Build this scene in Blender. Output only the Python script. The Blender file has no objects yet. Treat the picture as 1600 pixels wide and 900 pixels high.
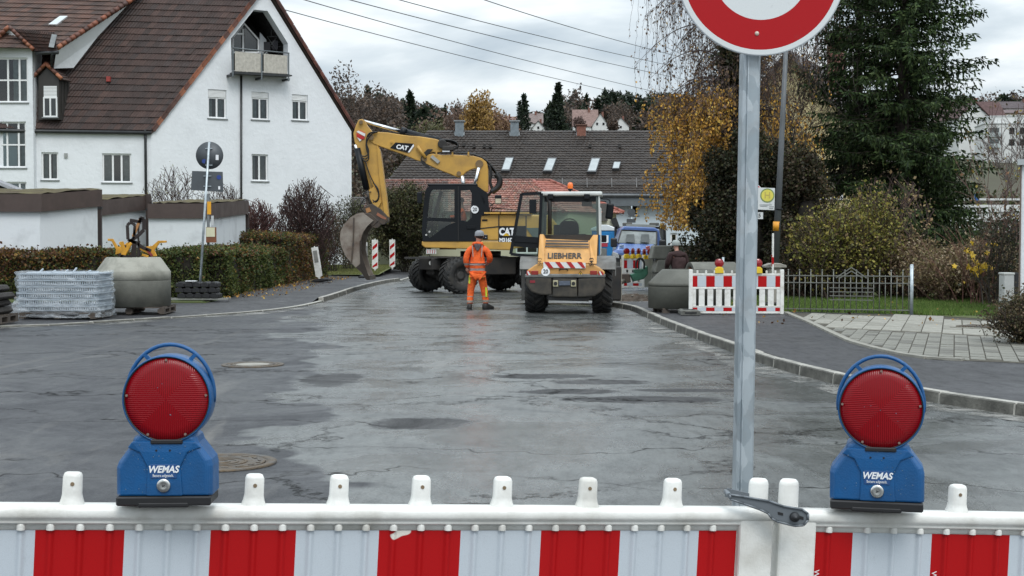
import bpy, bmesh, math, random
import numpy as np
from mathutils import Vector as V, Matrix, Euler, Quaternion
from mathutils.geometry import delaunay_2d_cdt
R = math.radians
random.seed(7)
rng = np.random.default_rng(7)
scene = bpy.context.scene
COL = scene.collection

# ------------------------------------------------------------------ camera
FPX = 2200.0; HOR = 374.0; EYE = 1.6
PITCH = math.atan((450 - HOR) / FPX)
cam = bpy.data.cameras.new('camera'); camo = bpy.data.objects.new('camera', cam); COL.objects.link(camo)
cam.lens = 36 * FPX / 1600; cam.sensor_width = 36; cam.clip_start = 0.1; cam.clip_end = 6000
camo.location = (0, 0, EYE); camo.rotation_euler = (math.pi / 2 - PITCH, 0, 0)
scene.camera = camo

# ------------------------------------------------------------------ world, sun, exposure
SUN_EL, SUN_ROT = R(50), R(163)
wd = bpy.data.worlds.new('World'); scene.world = wd; wd.use_nodes = True
nt = wd.node_tree; nt.nodes.clear()
def wn(t, **kw):
    n = nt.nodes.new(t)
    for k, v in kw.items(): setattr(n, k, v)
    return n
L = nt.links.new
sky = wn('ShaderNodeTexSky', sky_type='NISHITA', sun_disc=False, sun_elevation=SUN_EL, sun_rotation=SUN_ROT)
tc = wn('ShaderNodeTexCoord')
sep = wn('ShaderNodeSeparateXYZ'); L(tc.outputs['Generated'], sep.inputs[0])
zc = wn('ShaderNodeMath', operation='MAXIMUM'); L(sep.outputs['Z'], zc.inputs[0]); zc.inputs[1].default_value = 0.0
za = wn('ShaderNodeMath', operation='ADD'); L(zc.outputs[0], za.inputs[0]); za.inputs[1].default_value = 0.16
dx = wn('ShaderNodeMath', operation='DIVIDE'); L(sep.outputs['X'], dx.inputs[0]); L(za.outputs[0], dx.inputs[1])
dy = wn('ShaderNodeMath', operation='DIVIDE'); L(sep.outputs['Y'], dy.inputs[0]); L(za.outputs[0], dy.inputs[1])
cmb = wn('ShaderNodeCombineXYZ'); L(dx.outputs[0], cmb.inputs[0]); L(dy.outputs[0], cmb.inputs[1])
nz = wn('ShaderNodeTexNoise'); nz.inputs['Scale'].default_value = 1.25; nz.inputs['Detail'].default_value = 8
nz.inputs['Roughness'].default_value = 0.52; nz.inputs['Distortion'].default_value = 0.25
L(cmb.outputs[0], nz.inputs['Vector'])
cr = wn('ShaderNodeValToRGB'); L(nz.outputs['Fac'], cr.inputs[0])
cr.color_ramp.elements[0].position = 0.39; cr.color_ramp.elements[0].color = (3.9, 4.55, 5.1, 1)
cr.color_ramp.elements[1].position = 0.62; cr.color_ramp.elements[1].color = (7.6, 7.95, 8.1, 1)
e = cr.color_ramp.elements.new(0.5); e.color = (5.3, 5.9, 6.3, 1)
# overcast sky: brightest overhead, about three times the horizon
el = wn('ShaderNodeMapRange'); L(zc.outputs[0], el.inputs[0]); el.inputs[1].default_value = 0.0; el.inputs[2].default_value = 1.0
el.inputs[3].default_value = 1.0; el.inputs[4].default_value = 2.9
mul = wn('ShaderNodeVectorMath', operation='SCALE'); L(cr.outputs[0], mul.inputs[0]); L(el.outputs[0], mul.inputs['Scale'])
mx = wn('ShaderNodeMix', data_type='RGBA'); mx.inputs[0].default_value = 0.96
L(sky.outputs[0], mx.inputs['A']); L(mul.outputs[0], mx.inputs['B'])
bg = wn('ShaderNodeBackground'); bg.inputs['Strength'].default_value = 0.1; L(mx.outputs['Result'], bg.inputs['Color'])
wo = wn('ShaderNodeOutputWorld'); L(bg.outputs[0], wo.inputs[0])
sl = bpy.data.lights.new('sun', 'SUN'); so = bpy.data.objects.new('sun', sl); COL.objects.link(so)
sl.energy = 1.2; sl.angle = R(25); sl.color = (1, 0.97, 0.93)
sd = V((math.sin(SUN_ROT) * math.cos(SUN_EL), math.cos(SUN_ROT) * math.cos(SUN_EL), math.sin(SUN_EL)))
so.rotation_euler = sd.to_track_quat('Z', 'Y').to_euler()
scene.view_settings.view_transform = 'Standard'; scene.view_settings.look = 'None'
scene.view_settings.exposure = 0.22; scene.view_settings.gamma = 1.0; scene.view_settings.use_curve_mapping = False

# ------------------------------------------------------------------ pixel of the photograph -> real place
def W(px, py, Y):
    a = (px - 800) / FPX; b = (450 - py) / FPX; c, s = math.cos(PITCH), math.sin(PITCH)
    d = V((a, c + b * s, -s + b * c))
    return V((0, 0, EYE)) + d * (Y / d.y)
def ray(px, py):
    return V((0, 0, EYE)), (W(px, py, 1.0) - V((0, 0, EYE)))
def hit(px, py, o, n):
    p, d = ray(px, py)
    return p + d * ((o - p).dot(n) / d.dot(n))
def G(px, py, z=0.0):
    return hit(px, py, V((0, 0, z)), V((0, 0, 1)))

# ------------------------------------------------------------------ materials
MATS = {}
def nodes_of(name):
    m = bpy.data.materials.new(name); m.use_nodes = True
    t = m.node_tree; t.nodes.clear()
    def n(ty, ins=None, **kw):
        x = t.nodes.new(ty)
        for k, v in kw.items(): setattr(x, k, v)
        for k, v in (ins or {}).items():
            s = x.inputs[k]
            if hasattr(v, 'is_output') or isinstance(v, bpy.types.NodeSocket): t.links.new(v, s)
            else: s.default_value = v
        return x
    return m, t, n
def c4(c): return (c[0], c[1], c[2], 1)
def mk(name, col, rough=0.6, metal=0.0, v=0.18, vs=3.0, bump=0.0, bs=60.0, col2=None, coat=0.0, spec=0.5, rv=0.1, lo=0.35, hi=0.65, tr=0):
    if name in MATS: return MATS[name]
    m, t, n = nodes_of(name)
    tcn = n('ShaderNodeTexCoord')
    nz = n('ShaderNodeTexNoise', {'Vector': tcn.outputs['Object'], 'Scale': vs, 'Detail': 7.0, 'Roughness': 0.62})
    mr = n('ShaderNodeMapRange', {0: nz.outputs['Fac'], 1: lo, 2: hi})
    c2 = col2 if col2 else tuple(x * (1 - v) for x in col)
    mx = n('ShaderNodeMix', {0: mr.outputs[0], 'A': c4(col), 'B': c4(c2)}, data_type='RGBA')
    rr = n('ShaderNodeMapRange', {0: nz.outputs['Fac'], 1: 0.3, 2: 0.7, 3: max(0.02, rough - rv), 4: min(1, rough + rv)})
    p = n('ShaderNodeBsdfPrincipled', {'Base Color': mx.outputs['Result'], 'Roughness': rr.outputs[0], 'Metallic': metal, 'Coat Weight': coat, 'Specular IOR Level': spec})
    if tr: p.inputs['Transmission Weight'].default_value = tr
    if bump:
        nb = n('ShaderNodeTexNoise', {'Vector': tcn.outputs['Object'], 'Scale': bs, 'Detail': 4.0, 'Roughness': 0.6})
        b = n('ShaderNodeBump', {'Height': nb.outputs['Fac'], 'Strength': bump, 'Distance': 0.02})
        t.links.new(b.outputs[0], p.inputs['Normal'])
    o = n('ShaderNodeOutputMaterial', {0: p.outputs[0]})
    MATS[name] = m
    return m
def glass(name, tint=(0.8, 0.86, 0.88), refl=1.0):
    if name in MATS: return MATS[name]
    m, t, n = nodes_of(name)
    fr = n('ShaderNodeFresnel', {'IOR': 1.6})
    ma = n('ShaderNodeMath', {0: fr.outputs[0], 1: refl}, operation='MULTIPLY'); ma.use_clamp = True
    tb = n('ShaderNodeBsdfTransparent', {'Color': c4(tint)})
    gb = n('ShaderNodeBsdfGlossy', {'Color': (1, 1, 1, 1), 'Roughness': 0.03})
    mi = n('ShaderNodeMixShader', {0: ma.outputs[0], 1: tb.outputs[0], 2: gb.outputs[0]})
    n('ShaderNodeOutputMaterial', {0: mi.outputs[0]})
    MATS[name] = m
    return m
def attrmat(name, rough=0.6, spec=0.3, trans=0.25, bump=0.0):
    """colour comes from the per-leaf / per-tile colour attribute"""
    if name in MATS: return MATS[name]
    m, t, n = nodes_of(name)
    a = n('ShaderNodeAttribute', attribute_name='Col')
    p = n('ShaderNodeBsdfPrincipled', {'Base Color': a.outputs['Color'], 'Roughness': rough, 'Specular IOR Level': spec})
    out = p.outputs[0]
    if trans:
        tr = n('ShaderNodeBsdfTranslucent', {'Color': a.outputs['Color']})
        out = n('ShaderNodeMixShader', {0: trans, 1: out, 2: tr.outputs[0]}).outputs[0]
    if bump:
        tcn = n('ShaderNodeTexCoord')
        nb = n('ShaderNodeTexNoise', {'Vector': tcn.outputs['Object'], 'Scale': 1.6, 'Detail': 8.0, 'Roughness': 0.75})
        mx = n('ShaderNodeMix', {0: n('ShaderNodeMapRange', {0: nb.outputs['Fac'], 1: 0.4, 2: 0.75}).outputs[0], 'A': (1, 1, 1, 1), 'B': (0.62, 0.62, 0.60, 1)}, data_type='RGBA')
        mm = n('ShaderNodeMix', {0: 1.0, 'A': a.outputs['Color'], 'B': mx.outputs['Result']}, data_type='RGBA', blend_type='MULTIPLY')
        t.links.new(mm.outputs['Result'], p.inputs['Base Color'])
    n('ShaderNodeOutputMaterial', {0: out})
    MATS[name] = m
    return m

# ------------------------------------------------------------------ mesh builder
class MB:
    def __init__(s): s.v = []; s.f = []; s.mi = []; s.sm = []; s.c = []; s.usec = False
    def add(s, vs, fs, mi=0, smooth=False, col=None):
        b = len(s.v); s.v += [tuple(x) for x in vs]
        for f in fs:
            s.f.append([i + b for i in f]); s.mi.append(mi); s.sm.append(smooth); s.c.append(col)
        if col is not None: s.usec = True
        return s
    def box(s, x0, x1, y0, y1, z0, z1, mi=0, col=None):
        return s.add([(x0,y0,z0),(x1,y0,z0),(x1,y1,z0),(x0,y1,z0),(x0,y0,z1),(x1,y0,z1),(x1,y1,z1),(x0,y1,z1)],
              [(0,3,2,1),(4,5,6,7),(0,1,5,4),(1,2,6,5),(2,3,7,6),(3,0,4,7)], mi, False, col)
    def obox(s, c, sz, rot=None, mi=0, col=None):
        c = V(c); h = V(sz) / 2; rot = rot or Matrix.Identity(3)
        P = [c + rot @ V((sx*h.x, sy*h.y, sz_*h.z)) for sz_ in (-1,1) for sx, sy in ((-1,-1),(1,-1),(1,1),(-1,1))]
        return s.add(P, [(0,3,2,1),(4,5,6,7),(0,1,5,4),(1,2,6,5),(2,3,7,6),(3,0,4,7)], mi, False, col)
    def beam(s, p0, p1, w, h, up=(0,0,1), mi=0, col=None):
        p0, p1 = V(p0), V(p1); d = p1 - p0; l = d.length
        if l < 1e-6: return s
        x = d / l; u = V(up)
        if abs(x.dot(u)) > 0.99: u = V((1,0,0)) if abs(x.x) < .9 else V((0,1,0))
        y = u.cross(x).normalized(); z = x.cross(y)
        return s.obox((p0+p1)/2, (l, w, h), Matrix((x,y,z)).transposed(), mi, col)
    def tube(s, pts, r, n=8, mi=0, caps=True, smooth=True, col=None):
        pts = [V(p) for p in pts]; k = len(pts)
        rr = r if isinstance(r, (list, tuple)) else [r]*k
        vs = []; prev = None
        for i, p in enumerate(pts):
            t = (pts[min(i+1,k-1)] - pts[max(i-1,0)]).normalized()
            if prev is None:
                a = V((0,0,1)) if abs(t.z) < .9 else V((1,0,0))
                u = a.cross(t).normalized()
            else:
                u = (prev - t*prev.dot(t)).normalized()
            prev = u; w = t.cross(u)
            for j in range(n):
                an = 2*math.pi*j/n
                vs.append(p + (u*math.cos(an) + w*math.sin(an))*rr[i])
        fs = [(i*n+j, i*n+(j+1)%n, (i+1)*n+(j+1)%n, (i+1)*n+j) for i in range(k-1) for j in range(n)]
        s.add(vs, fs, mi, smooth, col)
        if caps:
            b = len(s.v) - len(vs)
            s.f.append([b+j for j in reversed(range(n))]); s.mi.append(mi); s.sm.append(False); s.c.append(col)
            s.f.append([b+(k-1)*n+j for j in range(n)]); s.mi.append(mi); s.sm.append(False); s.c.append(col)
        return s
    def cyl(s, p0, p1, r, n=16, mi=0, r1=None, smooth=True, col=None):
        return s.tube([p0, p1], [r, r if r1 is None else r1], n, mi, True, smooth, col)
    def prism(s, pts, ex, mi=0, mi_side=None, col=None):
        ex = V(ex); pts = [V(p) for p in pts]; n = len(pts)
        b = len(s.v)
        s.add(pts + [p + ex for p in pts], [tuple(range(n)), tuple(reversed(range(n, 2*n)))], mi, False, col)
        for i in range(n):
            j = (i+1) % n
            s.f.append([b+j, b+i, b+n+i, b+n+j]); s.mi.append(mi if mi_side is None else mi_side); s.sm.append(False); s.c.append(col)
        return s
    def lathe(s, prof, n=24, M=None, mi=0, smooth=True, col=None, close=False):
        M = M or Matrix.Identity(4); vs = []
        for r, z in prof:
            for j in range(n):
                a = 2*math.pi*j/n; vs.append(M @ V((r*math.cos(a), r*math.sin(a), z)))
        fs = [(i*n+j, i*n+(j+1)%n, (i+1)*n+(j+1)%n, (i+1)*n+j) for i in range(len(prof)-1) for j in range(n)]
        return s.add(vs, fs, mi, smooth, col)
    def quad(s, a, b, c, d, mi=0, col=None): return s.add([a,b,c,d], [(0,1,2,3)], mi, False, col)
    def ball(s, c, r, n=12, mi=0, sc=(1,1,1), smooth=True):
        prof = [(math.sin(math.pi*i/(n//2)), -math.cos(math.pi*i/(n//2))) for i in range(n//2+1)]
        M = Matrix.Translation(V(c)) @ Matrix.Diagonal((r*sc[0], r*sc[1], r*sc[2], 1))
        return s.lathe([(max(a,1e-4), b) for a, b in prof], n, M, mi, smooth)
    def build(s, name, mats, parent=None, bevel=0, seg=1, weld=False):
        me = bpy.data.meshes.new(name); me.from_pydata(s.v, [], s.f)
        for m in (mats if isinstance(mats, (list, tuple)) else [mats]): me.materials.append(m)
        me.polygons.foreach_set('material_index', s.mi); me.polygons.foreach_set('use_smooth', s.sm)
        if s.usec:
            ca = me.color_attributes.new('Col', 'FLOAT_COLOR', 'CORNER'); arr = []
            for f, c in zip(s.f, s.c): arr += list(c4(c or (0.5,0.5,0.5)))*len(f)
            ca.data.foreach_set('color', arr)
        me.update()
        o = bpy.data.objects.new(name, me); COL.objects.link(o)
        if parent is not None: o.parent = parent
        if bevel:
            b = o.modifiers.new('bevel', 'BEVEL'); b.width = bevel; b.segments = seg; b.limit_method = 'ANGLE'; b.angle_limit = R(35)
            b.harden_normals = False
        return o
def npmesh(name, verts, nper, mat, parent=None, colors=None, smooth=False):
    """verts (N*nper,3): N separate polygons of nper corners; colors (N,3)"""
    verts = np.asarray(verts, dtype=np.float32).reshape(-1, 3); nv = len(verts); nf = nv // nper
    me = bpy.data.meshes.new(name)
    me.vertices.add(nv); me.vertices.foreach_set('co', verts.ravel())
    me.loops.add(nv); me.loops.foreach_set('vertex_index', np.arange(nv, dtype=np.int32))
    me.polygons.add(nf); me.polygons.foreach_set('loop_start', np.arange(0, nv, nper, dtype=np.int32))
    me.polygons.foreach_set('loop_total', np.full(nf, nper, dtype=np.int32))
    if colors is not None:
        ca = me.color_attributes.new('Col', 'FLOAT_COLOR', 'CORNER')
        cc = np.ones((nf, 4), dtype=np.float32); cc[:, :3] = colors
        ca.data.foreach_set('color', np.repeat(cc, nper, axis=0).ravel())
    me.materials.append(mat); me.update(calc_edges=True)
    o = bpy.data.objects.new(name, me); COL.objects.link(o)
    if parent is not None: o.parent = parent
    return o
def tag(o, label=None, cat=None, group=None, kind=None):
    if label: o['label'] = label
    if cat: o['category'] = cat
    if group: o['group'] = group
    if kind: o['kind'] = kind
    return o
def empty(name, loc=(0,0,0), rz=0.0, label=None, cat=None, group=None):
    o = bpy.data.objects.new(name, None); COL.objects.link(o); o.location = loc; o.rotation_euler = (0,0,rz)
    o.empty_display_size = 0.2
    return tag(o, label, cat, group)
def kids(o): return [c for c in bpy.data.objects if c.parent == o]
def copy_tree(o, parent=None):
    c = o.copy(); COL.objects.link(c); c.parent = parent
    for ch in kids(o): copy_tree(ch, c)
    return c
def text(s, size, M, mat, name, parent=None, ext=0.002, sx=1.0, bold=0.0, spacing=1.0, shear=0.0, label=None):
    cu = bpy.data.curves.new('t', 'FONT'); cu.body = s; cu.size = size; cu.extrude = ext; cu.align_x = 'CENTER'; cu.align_y = 'CENTER'
    cu.offset = bold; cu.space_character = spacing; cu.shear = shear; cu.resolution_u = 3
    to = bpy.data.objects.new('t', cu); COL.objects.link(to)
    dg = bpy.context.evaluated_depsgraph_get()
    me = bpy.data.meshes.new_from_object(to.evaluated_get(dg)); bpy.data.objects.remove(to); bpy.data.curves.remove(cu)
    me.name = name; me.transform(M @ Matrix.Diagonal((sx,1,1,1))); me.materials.clear(); me.materials.append(mat)
    o = bpy.data.objects.new(name, me); COL.objects.link(o)
    if parent is not None: o.parent = parent
    return o
def frame(o, x, y):
    """matrix taking local XY (Z out) to the plane at o with directions x, y"""
    x = V(x).normalized(); y = V(y); y = (y - x*y.dot(x)).normalized(); z = x.cross(y)
    m = Matrix((x,y,z)).transposed().to_4x4(); m.translation = V(o); return m
FRONT = lambda o: frame(o, (1,0,0), (0,0,1))     # faces the camera side (-y)

# ------------------------------------------------------------------ foliage helpers
def rot_rand(n, up=0.0):
    a = rng.normal(size=(n,3)); a[:,2] += up
    a /= np.linalg.norm(a, axis=1)[:,None] + 1e-9
    b = rng.normal(size=(n,3)); b -= (b*a).sum(1)[:,None]*a
    b /= np.linalg.norm(b, axis=1)[:,None] + 1e-9
    return a, b
def leaves(pts, size, aspect=0.6, up=0.0, axis=None, jitter=0.35):
    """a pointed four-cornered leaf at every point"""
    pts = np.asarray(pts); n = len(pts)
    a, b = rot_rand(n, up)
    if axis is not None:
        a = np.asarray(axis) + rng.normal(size=(n,3))*0.25; a /= np.linalg.norm(a,axis=1)[:,None]+1e-9
        b = rng.normal(size=(n,3)); b -= (b*a).sum(1)[:,None]*a; b /= np.linalg.norm(b,axis=1)[:,None]+1e-9
    s = size*(1 + jitter*rng.normal(size=(n,1))).clip(0.4, 2)
    w = s*aspect*0.5
    q = np.stack([pts, pts + a*s*0.5 + b*w, pts + a*s, pts + a*s*0.5 - b*w], axis=1)
    return q.reshape(-1,3)
def pick(pal, n, wts=None, var=0.18):
    pal = np.asarray(pal); idx = rng.choice(len(pal), size=n, p=wts)
    return (pal[idx]*(1+var*rng.normal(size=(n,1))).clip(0.5,1.6)).clip(0,1)
class Twigs:
    """many thin three-sided tapered sticks as one mesh"""
    def __init__(s): s.a=[]; s.b=[]; s.ra=[]; s.rb=[]
    def add(s, a, b, ra, rb): s.a.append(a); s.b.append(b); s.ra.append(ra); s.rb.append(rb)
    def mesh(s, name, mat, parent, col=(0.08,0.06,0.05), var=0.2):
        a = np.array(s.a, dtype=float).reshape(-1,3); b = np.array(s.b, dtype=float).reshape(-1,3); ra = np.array(s.ra)[:,None]; rb = np.array(s.rb)[:,None]
        t = b-a; t /= np.linalg.norm(t,axis=1)[:,None]+1e-9
        u = np.cross(t, [0.31,0.2,0.93]); u /= np.linalg.norm(u,axis=1)[:,None]+1e-9
        w = np.cross(t,u); qs = []
        for k in range(3):
            d0 = u*math.cos(k*2.0944)+w*math.sin(k*2.0944); d1 = u*math.cos((k+1)*2.0944)+w*math.sin((k+1)*2.0944)
            qs.append(np.stack([a+d0*ra, a+d1*ra, b+d1*rb, b+d0*rb], axis=1))
        q = np.concatenate(qs); n = len(q)
        return npmesh(name, q.reshape(-1,3), 4, mat, parent, pick([col], n, var=var))
LEAF = attrmat('leaf'); BARK = attrmat('bark', rough=0.85, trans=0.0); TILE = attrmat('roof_tile', rough=0.55, trans=0.0, spec=0.4, bump=1)
def branchy(tw, p, d, l, r, depth, rnd, split=3, spread=0.6, tips=None, grav=0.0, seglen=3):
    p = V(p); d = V(d).normalized()
    for k in range(seglen):
        d2 = (d + V((rnd.gauss(0,.13), rnd.gauss(0,.13), rnd.gauss(0,.10)+grav))).normalized()
        q = p + d2*(l/seglen); r2 = r*0.86
        tw.add(tuple(p), tuple(q), r, r2); p, d, r = q, d2, r2
        if depth > 0 and k < seglen-1 and rnd.random() < 0.75:
            nd = (d + V((rnd.gauss(0,spread), rnd.gauss(0,spread), rnd.gauss(0,spread*.6)+.1))).normalized()
            branchy(tw, p, nd, l*rnd.uniform(.5,.75), r*.6, depth-1, rnd, split, spread, tips, grav, seglen)
    if depth > 0:
        for j in range(split):
            nd = (d + V((rnd.gauss(0,spread), rnd.gauss(0,spread), rnd.gauss(0,spread*.6)))).normalized()
            branchy(tw, p, nd, l*rnd.uniform(.6,.85), r*.7, depth-1, rnd, split, spread, tips, grav, seglen)
    elif tips is not None: tips.append(tuple(p))
# ================================================================== THE SETTING
def asphalt(name, base, dark, wet=(0.10, 0.42), crack=0.0, streak=0.0, left=False, spec=0.5, spots=()):
    m, t, n = nodes_of(name)
    g = n('ShaderNodeNewGeometry'); pos = g.outputs['Position']
    def noise(sc, det=5.0, vec=None, ro=0.6, dist=0.0): return n('ShaderNodeTexNoise', {'Vector': vec or pos, 'Scale': sc, 'Detail': det, 'Roughness': ro, 'Distortion': dist}).outputs['Fac']
    def mr(x, a, b, c=0.0, d=1.0): return n('ShaderNodeMapRange', {0: x, 1: a, 2: b, 3: c, 4: d}).outputs[0]
    M_ = []   # what breaks the wet film: joints, cracks, coarse stone
    def mix(f, a, b): 
        x = n('ShaderNodeMix', {0: f}, data_type='RGBA')
        for k, v in (('A', a), ('B', b)):
            if isinstance(v, tuple): x.inputs[k].default_value = c4(v)
            else: t.links.new(v, x.inputs[k])
        return x.outputs['Result']
    def math_(op, a, b): return n('ShaderNodeMath', {0: a, 1: b}, operation=op).outputs[0]
    big = noise(0.32, 6.0, dist=1.2); grain = noise(60.0, 3.0, ro=.7); mid = noise(2.2, 6.0)
    col = mix(mr(big, 0.40, 0.62), base, dark)
    col = mix(mr(mid, 0.45, 0.70, 0, 0.55), col, tuple(x*1.45 for x in base))
    col = mix(mr(grain, 0.42, 0.66, 0, 0.62), col, (0.012, 0.012, 0.013))
    str_ = noise(1.0, 8.0, n('ShaderNodeMapping', {'Vector': pos, 'Scale': (9.0, 2.2, 1.0)}).outputs[0], .8)   # fine mottling that survives at a distance
    col = mix(mr(str_, .48, .66, 0, .48), col, tuple(x*.35 for x in dark)); M_.append(mr(str_, .46, .64, 0, .55))
    stones = n('ShaderNodeTexVoronoi', {'Vector': pos, 'Scale': 75.0}).outputs['Distance']
    col = mix(mr(stones, 0.0, 0.26, 0.75, 0), col, (0.20, 0.20, 0.195))
    rough = mr(noise(0.5, 6.0, dist=1.5, ro=0.68), 0.38, 0.62, wet[0], wet[1])
    if left:   # the newer, coarser and darker surface on the left of the junction
        sp = n('ShaderNodeSeparateXYZ', {0: pos})
        wob = mr(noise(0.35, 4.0), 0.3, 0.7, -1.1, 1.1)
        line = math_('ADD', math_('ADD', sp.outputs['X'], math_('MULTIPLY', sp.outputs['Y'], 0.13)), wob)
        lm = mr(line, -0.35, -0.15, 1.0, 0.0)
        col = mix(lm, col, mix(mr(grain, 0.35, 0.62), (0.052, 0.054, 0.060), (0.018, 0.019, 0.022)))
        rough = math_('ADD', rough, math_('MULTIPLY', lm, 0.20)); M_.append(math_('MULTIPLY', lm, .40))
    if streak:  # pale dried silt tracks drawn out along the road
        mp = n('ShaderNodeMapping', {'Vector': pos, 'Scale': (0.9, 0.16, 1.0), 'Rotation': (0, 0, R(-38))})
        st = noise(1.1, 8.0, mp.outputs[0], 0.7, 0.8)
        sm = mr(st, 0.56, 0.72, 0, streak)
        col = mix(sm, col, (0.155, 0.150, 0.140))
        rough = math_('ADD', rough, math_('MULTIPLY', sm, 0.25))
    for (qx, qy, qa, qb) in spots:   # old repairs with ragged edges and coarser, darker stone
        sv = n('ShaderNodeVectorMath', {0: pos, 1: (qx, qy, 0)}, operation='SUBTRACT'); mv = n('ShaderNodeVectorMath', {0: sv.outputs[0], 1: (1/qa, 1/qb, 0)}, operation='MULTIPLY')
        le = n('ShaderNodeVectorMath', {0: mv.outputs[0]}, operation='LENGTH').outputs['Value']
        sm2 = mr(math_('ADD', le, mr(noise(3.1, 6.0, ro=.75), .3, .7, -.28, .28)), .82, 1.08, .95, 0)
        col = mix(sm2, col, mix(mr(grain, .40, .62), (0.050,0.050,0.052), (0.010,0.010,0.011))); rough = math_('ADD', rough, math_('MULTIPLY', sm2, .22)); M_.append(math_('MULTIPLY', sm2, .75))
    if crack:
        dn = n('ShaderNodeTexNoise', {'Vector': pos, 'Scale': 1.3, 'Detail': 6.0, 'Roughness': 0.7})
        off = n('ShaderNodeVectorMath', {0: dn.outputs['Color'], 'Scale': 1.5}, operation='SCALE')
        ad = n('ShaderNodeVectorMath', {0: pos, 1: off.outputs[0]}, operation='ADD')
        vo = n('ShaderNodeTexVoronoi', {'Vector': ad.outputs[0], 'Scale': 0.33}, feature='DISTANCE_TO_EDGE')
        cm = mr(vo.outputs['Distance'], 0.0, 0.018, crack, 0.0)
        gate = mr(noise(0.45, 2.0), 0.42, 0.52)
        cm = math_('MULTIPLY', cm, gate)
        col = mix(cm, col, (0.006, 0.006, 0.006)); M_.append(cm)
        s2 = n('ShaderNodeSeparateXYZ', {0: pos}); wv = mr(noise(0.30, 5.0, ro=.6), .2, .8, -1.3, 1.3); wg = mr(noise(0.45, 3.0), .38, .46)
        for y0_, sl_ in ((9.3,.10),(10.6,-.05),(12.4,.02),(13.9,.12),(16.2,-.04),(19.4,.05),(23.5,.0)):   # paving joints wandering across the road
            dd_ = math_('ABSOLUTE', math_('ADD', math_('ADD', s2.outputs['Y'], wv), math_('ADD', math_('MULTIPLY', s2.outputs['X'], sl_), -y0_)), 0.0)
            jm = math_('MULTIPLY', mr(dd_, 0.0, (.012+y0_*.0018), 1.0, 0), wg); col = mix(jm, col, (0.007, 0.007, 0.007)); M_.append(jm)
    bp = n('ShaderNodeBump', {'Height': grain, 'Strength': 0.35, 'Distance': 0.01})
    bp2 = n('ShaderNodeBump', {'Height': noise(1.6, 3.0), 'Strength': 0.10, 'Distance': 0.05, 'Normal': bp.outputs[0]})
    sl_ = spec
    for q_ in M_: sl_ = math_('MULTIPLY', sl_, math_('SUBTRACT', 1.0, q_))
    p = n('ShaderNodeBsdfPrincipled', {'Base Color': col, 'Roughness': rough, 'Normal': bp2.outputs[0], 'Specular IOR Level': sl_})
    n('ShaderNodeOutputMaterial', {0: p.outputs[0]})
    return m
def spot(px,py,rx,ry): c = G(px,py); a = G(px,py-ry); b = G(px,py+ry); return (c.x, c.y, rx*c.y/2200, (a.y-b.y)/2)
ROAD = asphalt('wet_road_asphalt', (0.122, 0.130, 0.127), (0.074, 0.079, 0.079), (0.10, 0.46), 0.95, 0.75, True, 0.62, [spot(519,593,50,11), spot(660,662,86,10), spot(850,588,90,4), spot(940,597,80,4), spot(890,612,90,4), spot(1010,624,130,6), spot(1075,610,90,3)])
WALK = asphalt('pavement_asphalt', (0.050, 0.050, 0.054), (0.040, 0.040, 0.043), (0.45, 0.65), 0.0, 0.10, False, 0.35)
SILT = mk('gutter_silt', (0.15, 0.145, 0.13), 0.6, v=0.65, vs=2.2, bump=0.4, bs=30, rv=0.2)
KERBM = mk('kerb_granite', (0.46, 0.445, 0.40), 0.65, v=0.6, vs=5.0, bump=0.4, bs=40)
KFACE = mk('kerb_face_dark', (0.15, 0.145, 0.125), 0.75, v=0.6, vs=4.0, bump=0.5, bs=30)  # darker mottled colour, used only on the road-side face of each stone
EARTH = mk('earth', (0.055, 0.042, 0.028), 0.95, v=0.5, vs=1.5, bump=0.6, bs=6)
LAWN = mk('lawn_soil', (0.070, 0.11, 0.025), 0.9, v=0.45, vs=2.0, bump=0.5, bs=30, col2=(0.075, 0.07, 0.03))
SLABM = mk('paving_concrete', (0.31, 0.30, 0.26), 0.7, v=0.35, vs=4.0, bump=0.3, bs=50)
COBM = mk('cobble_concrete', (0.22, 0.215, 0.185), 0.7, v=0.4, vs=6.0, bump=0.3, bs=50)
SAND = mk('joint_sand', (0.07, 0.062, 0.045), 0.95, v=0.4, vs=6.0)

def hgt(x, y):
    d = math.hypot(x*0.45, y)
    if y < 20: return -0.06
    if d < 110: return -0.06
    if d < 450: return -0.06 + 36*((d-110)/340)
    return 36 + min(60, (d-450)*0.085)
# terrain: one sheet to the horizon
mb = MB(); xs = [-3000,-1500,-800,-500] + list(range(-400, 401, 25)) + [500,800,1500,3000]
ys = [-600,-100,0,20,60,90,110] + list(range(130, 460, 20)) + [500,560,640,760,900,1200,1600,3000]
vs = [(x, y, hgt(x, y) + (random.uniform(-1, 1)*0.5 if y > 130 else 0)) for y in ys for x in xs]
n_ = len(xs)
mb.add(vs, [(j*n_+i, j*n_+i+1, (j+1)*n_+i+1, (j+1)*n_+i) for j in range(len(ys)-1) for i in range(n_-1)], 0, True)
FIELD = mk('meadow', (0.050, 0.060, 0.022), 0.95, v=0.5, vs=0.02, col2=(0.045, 0.035, 0.02))
tag(mb.build('ground', FIELD), kind='structure')

# road sheet
mb = MB(); mb.add([(-60,-20,0),(60,-20,0),(60,14,0),(9.5,30,0),(9.5,95,0),(-60,95,0)], [(0,1,2,3,4,5)])
tag(mb.build('road', ROAD), kind='structure')

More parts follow.
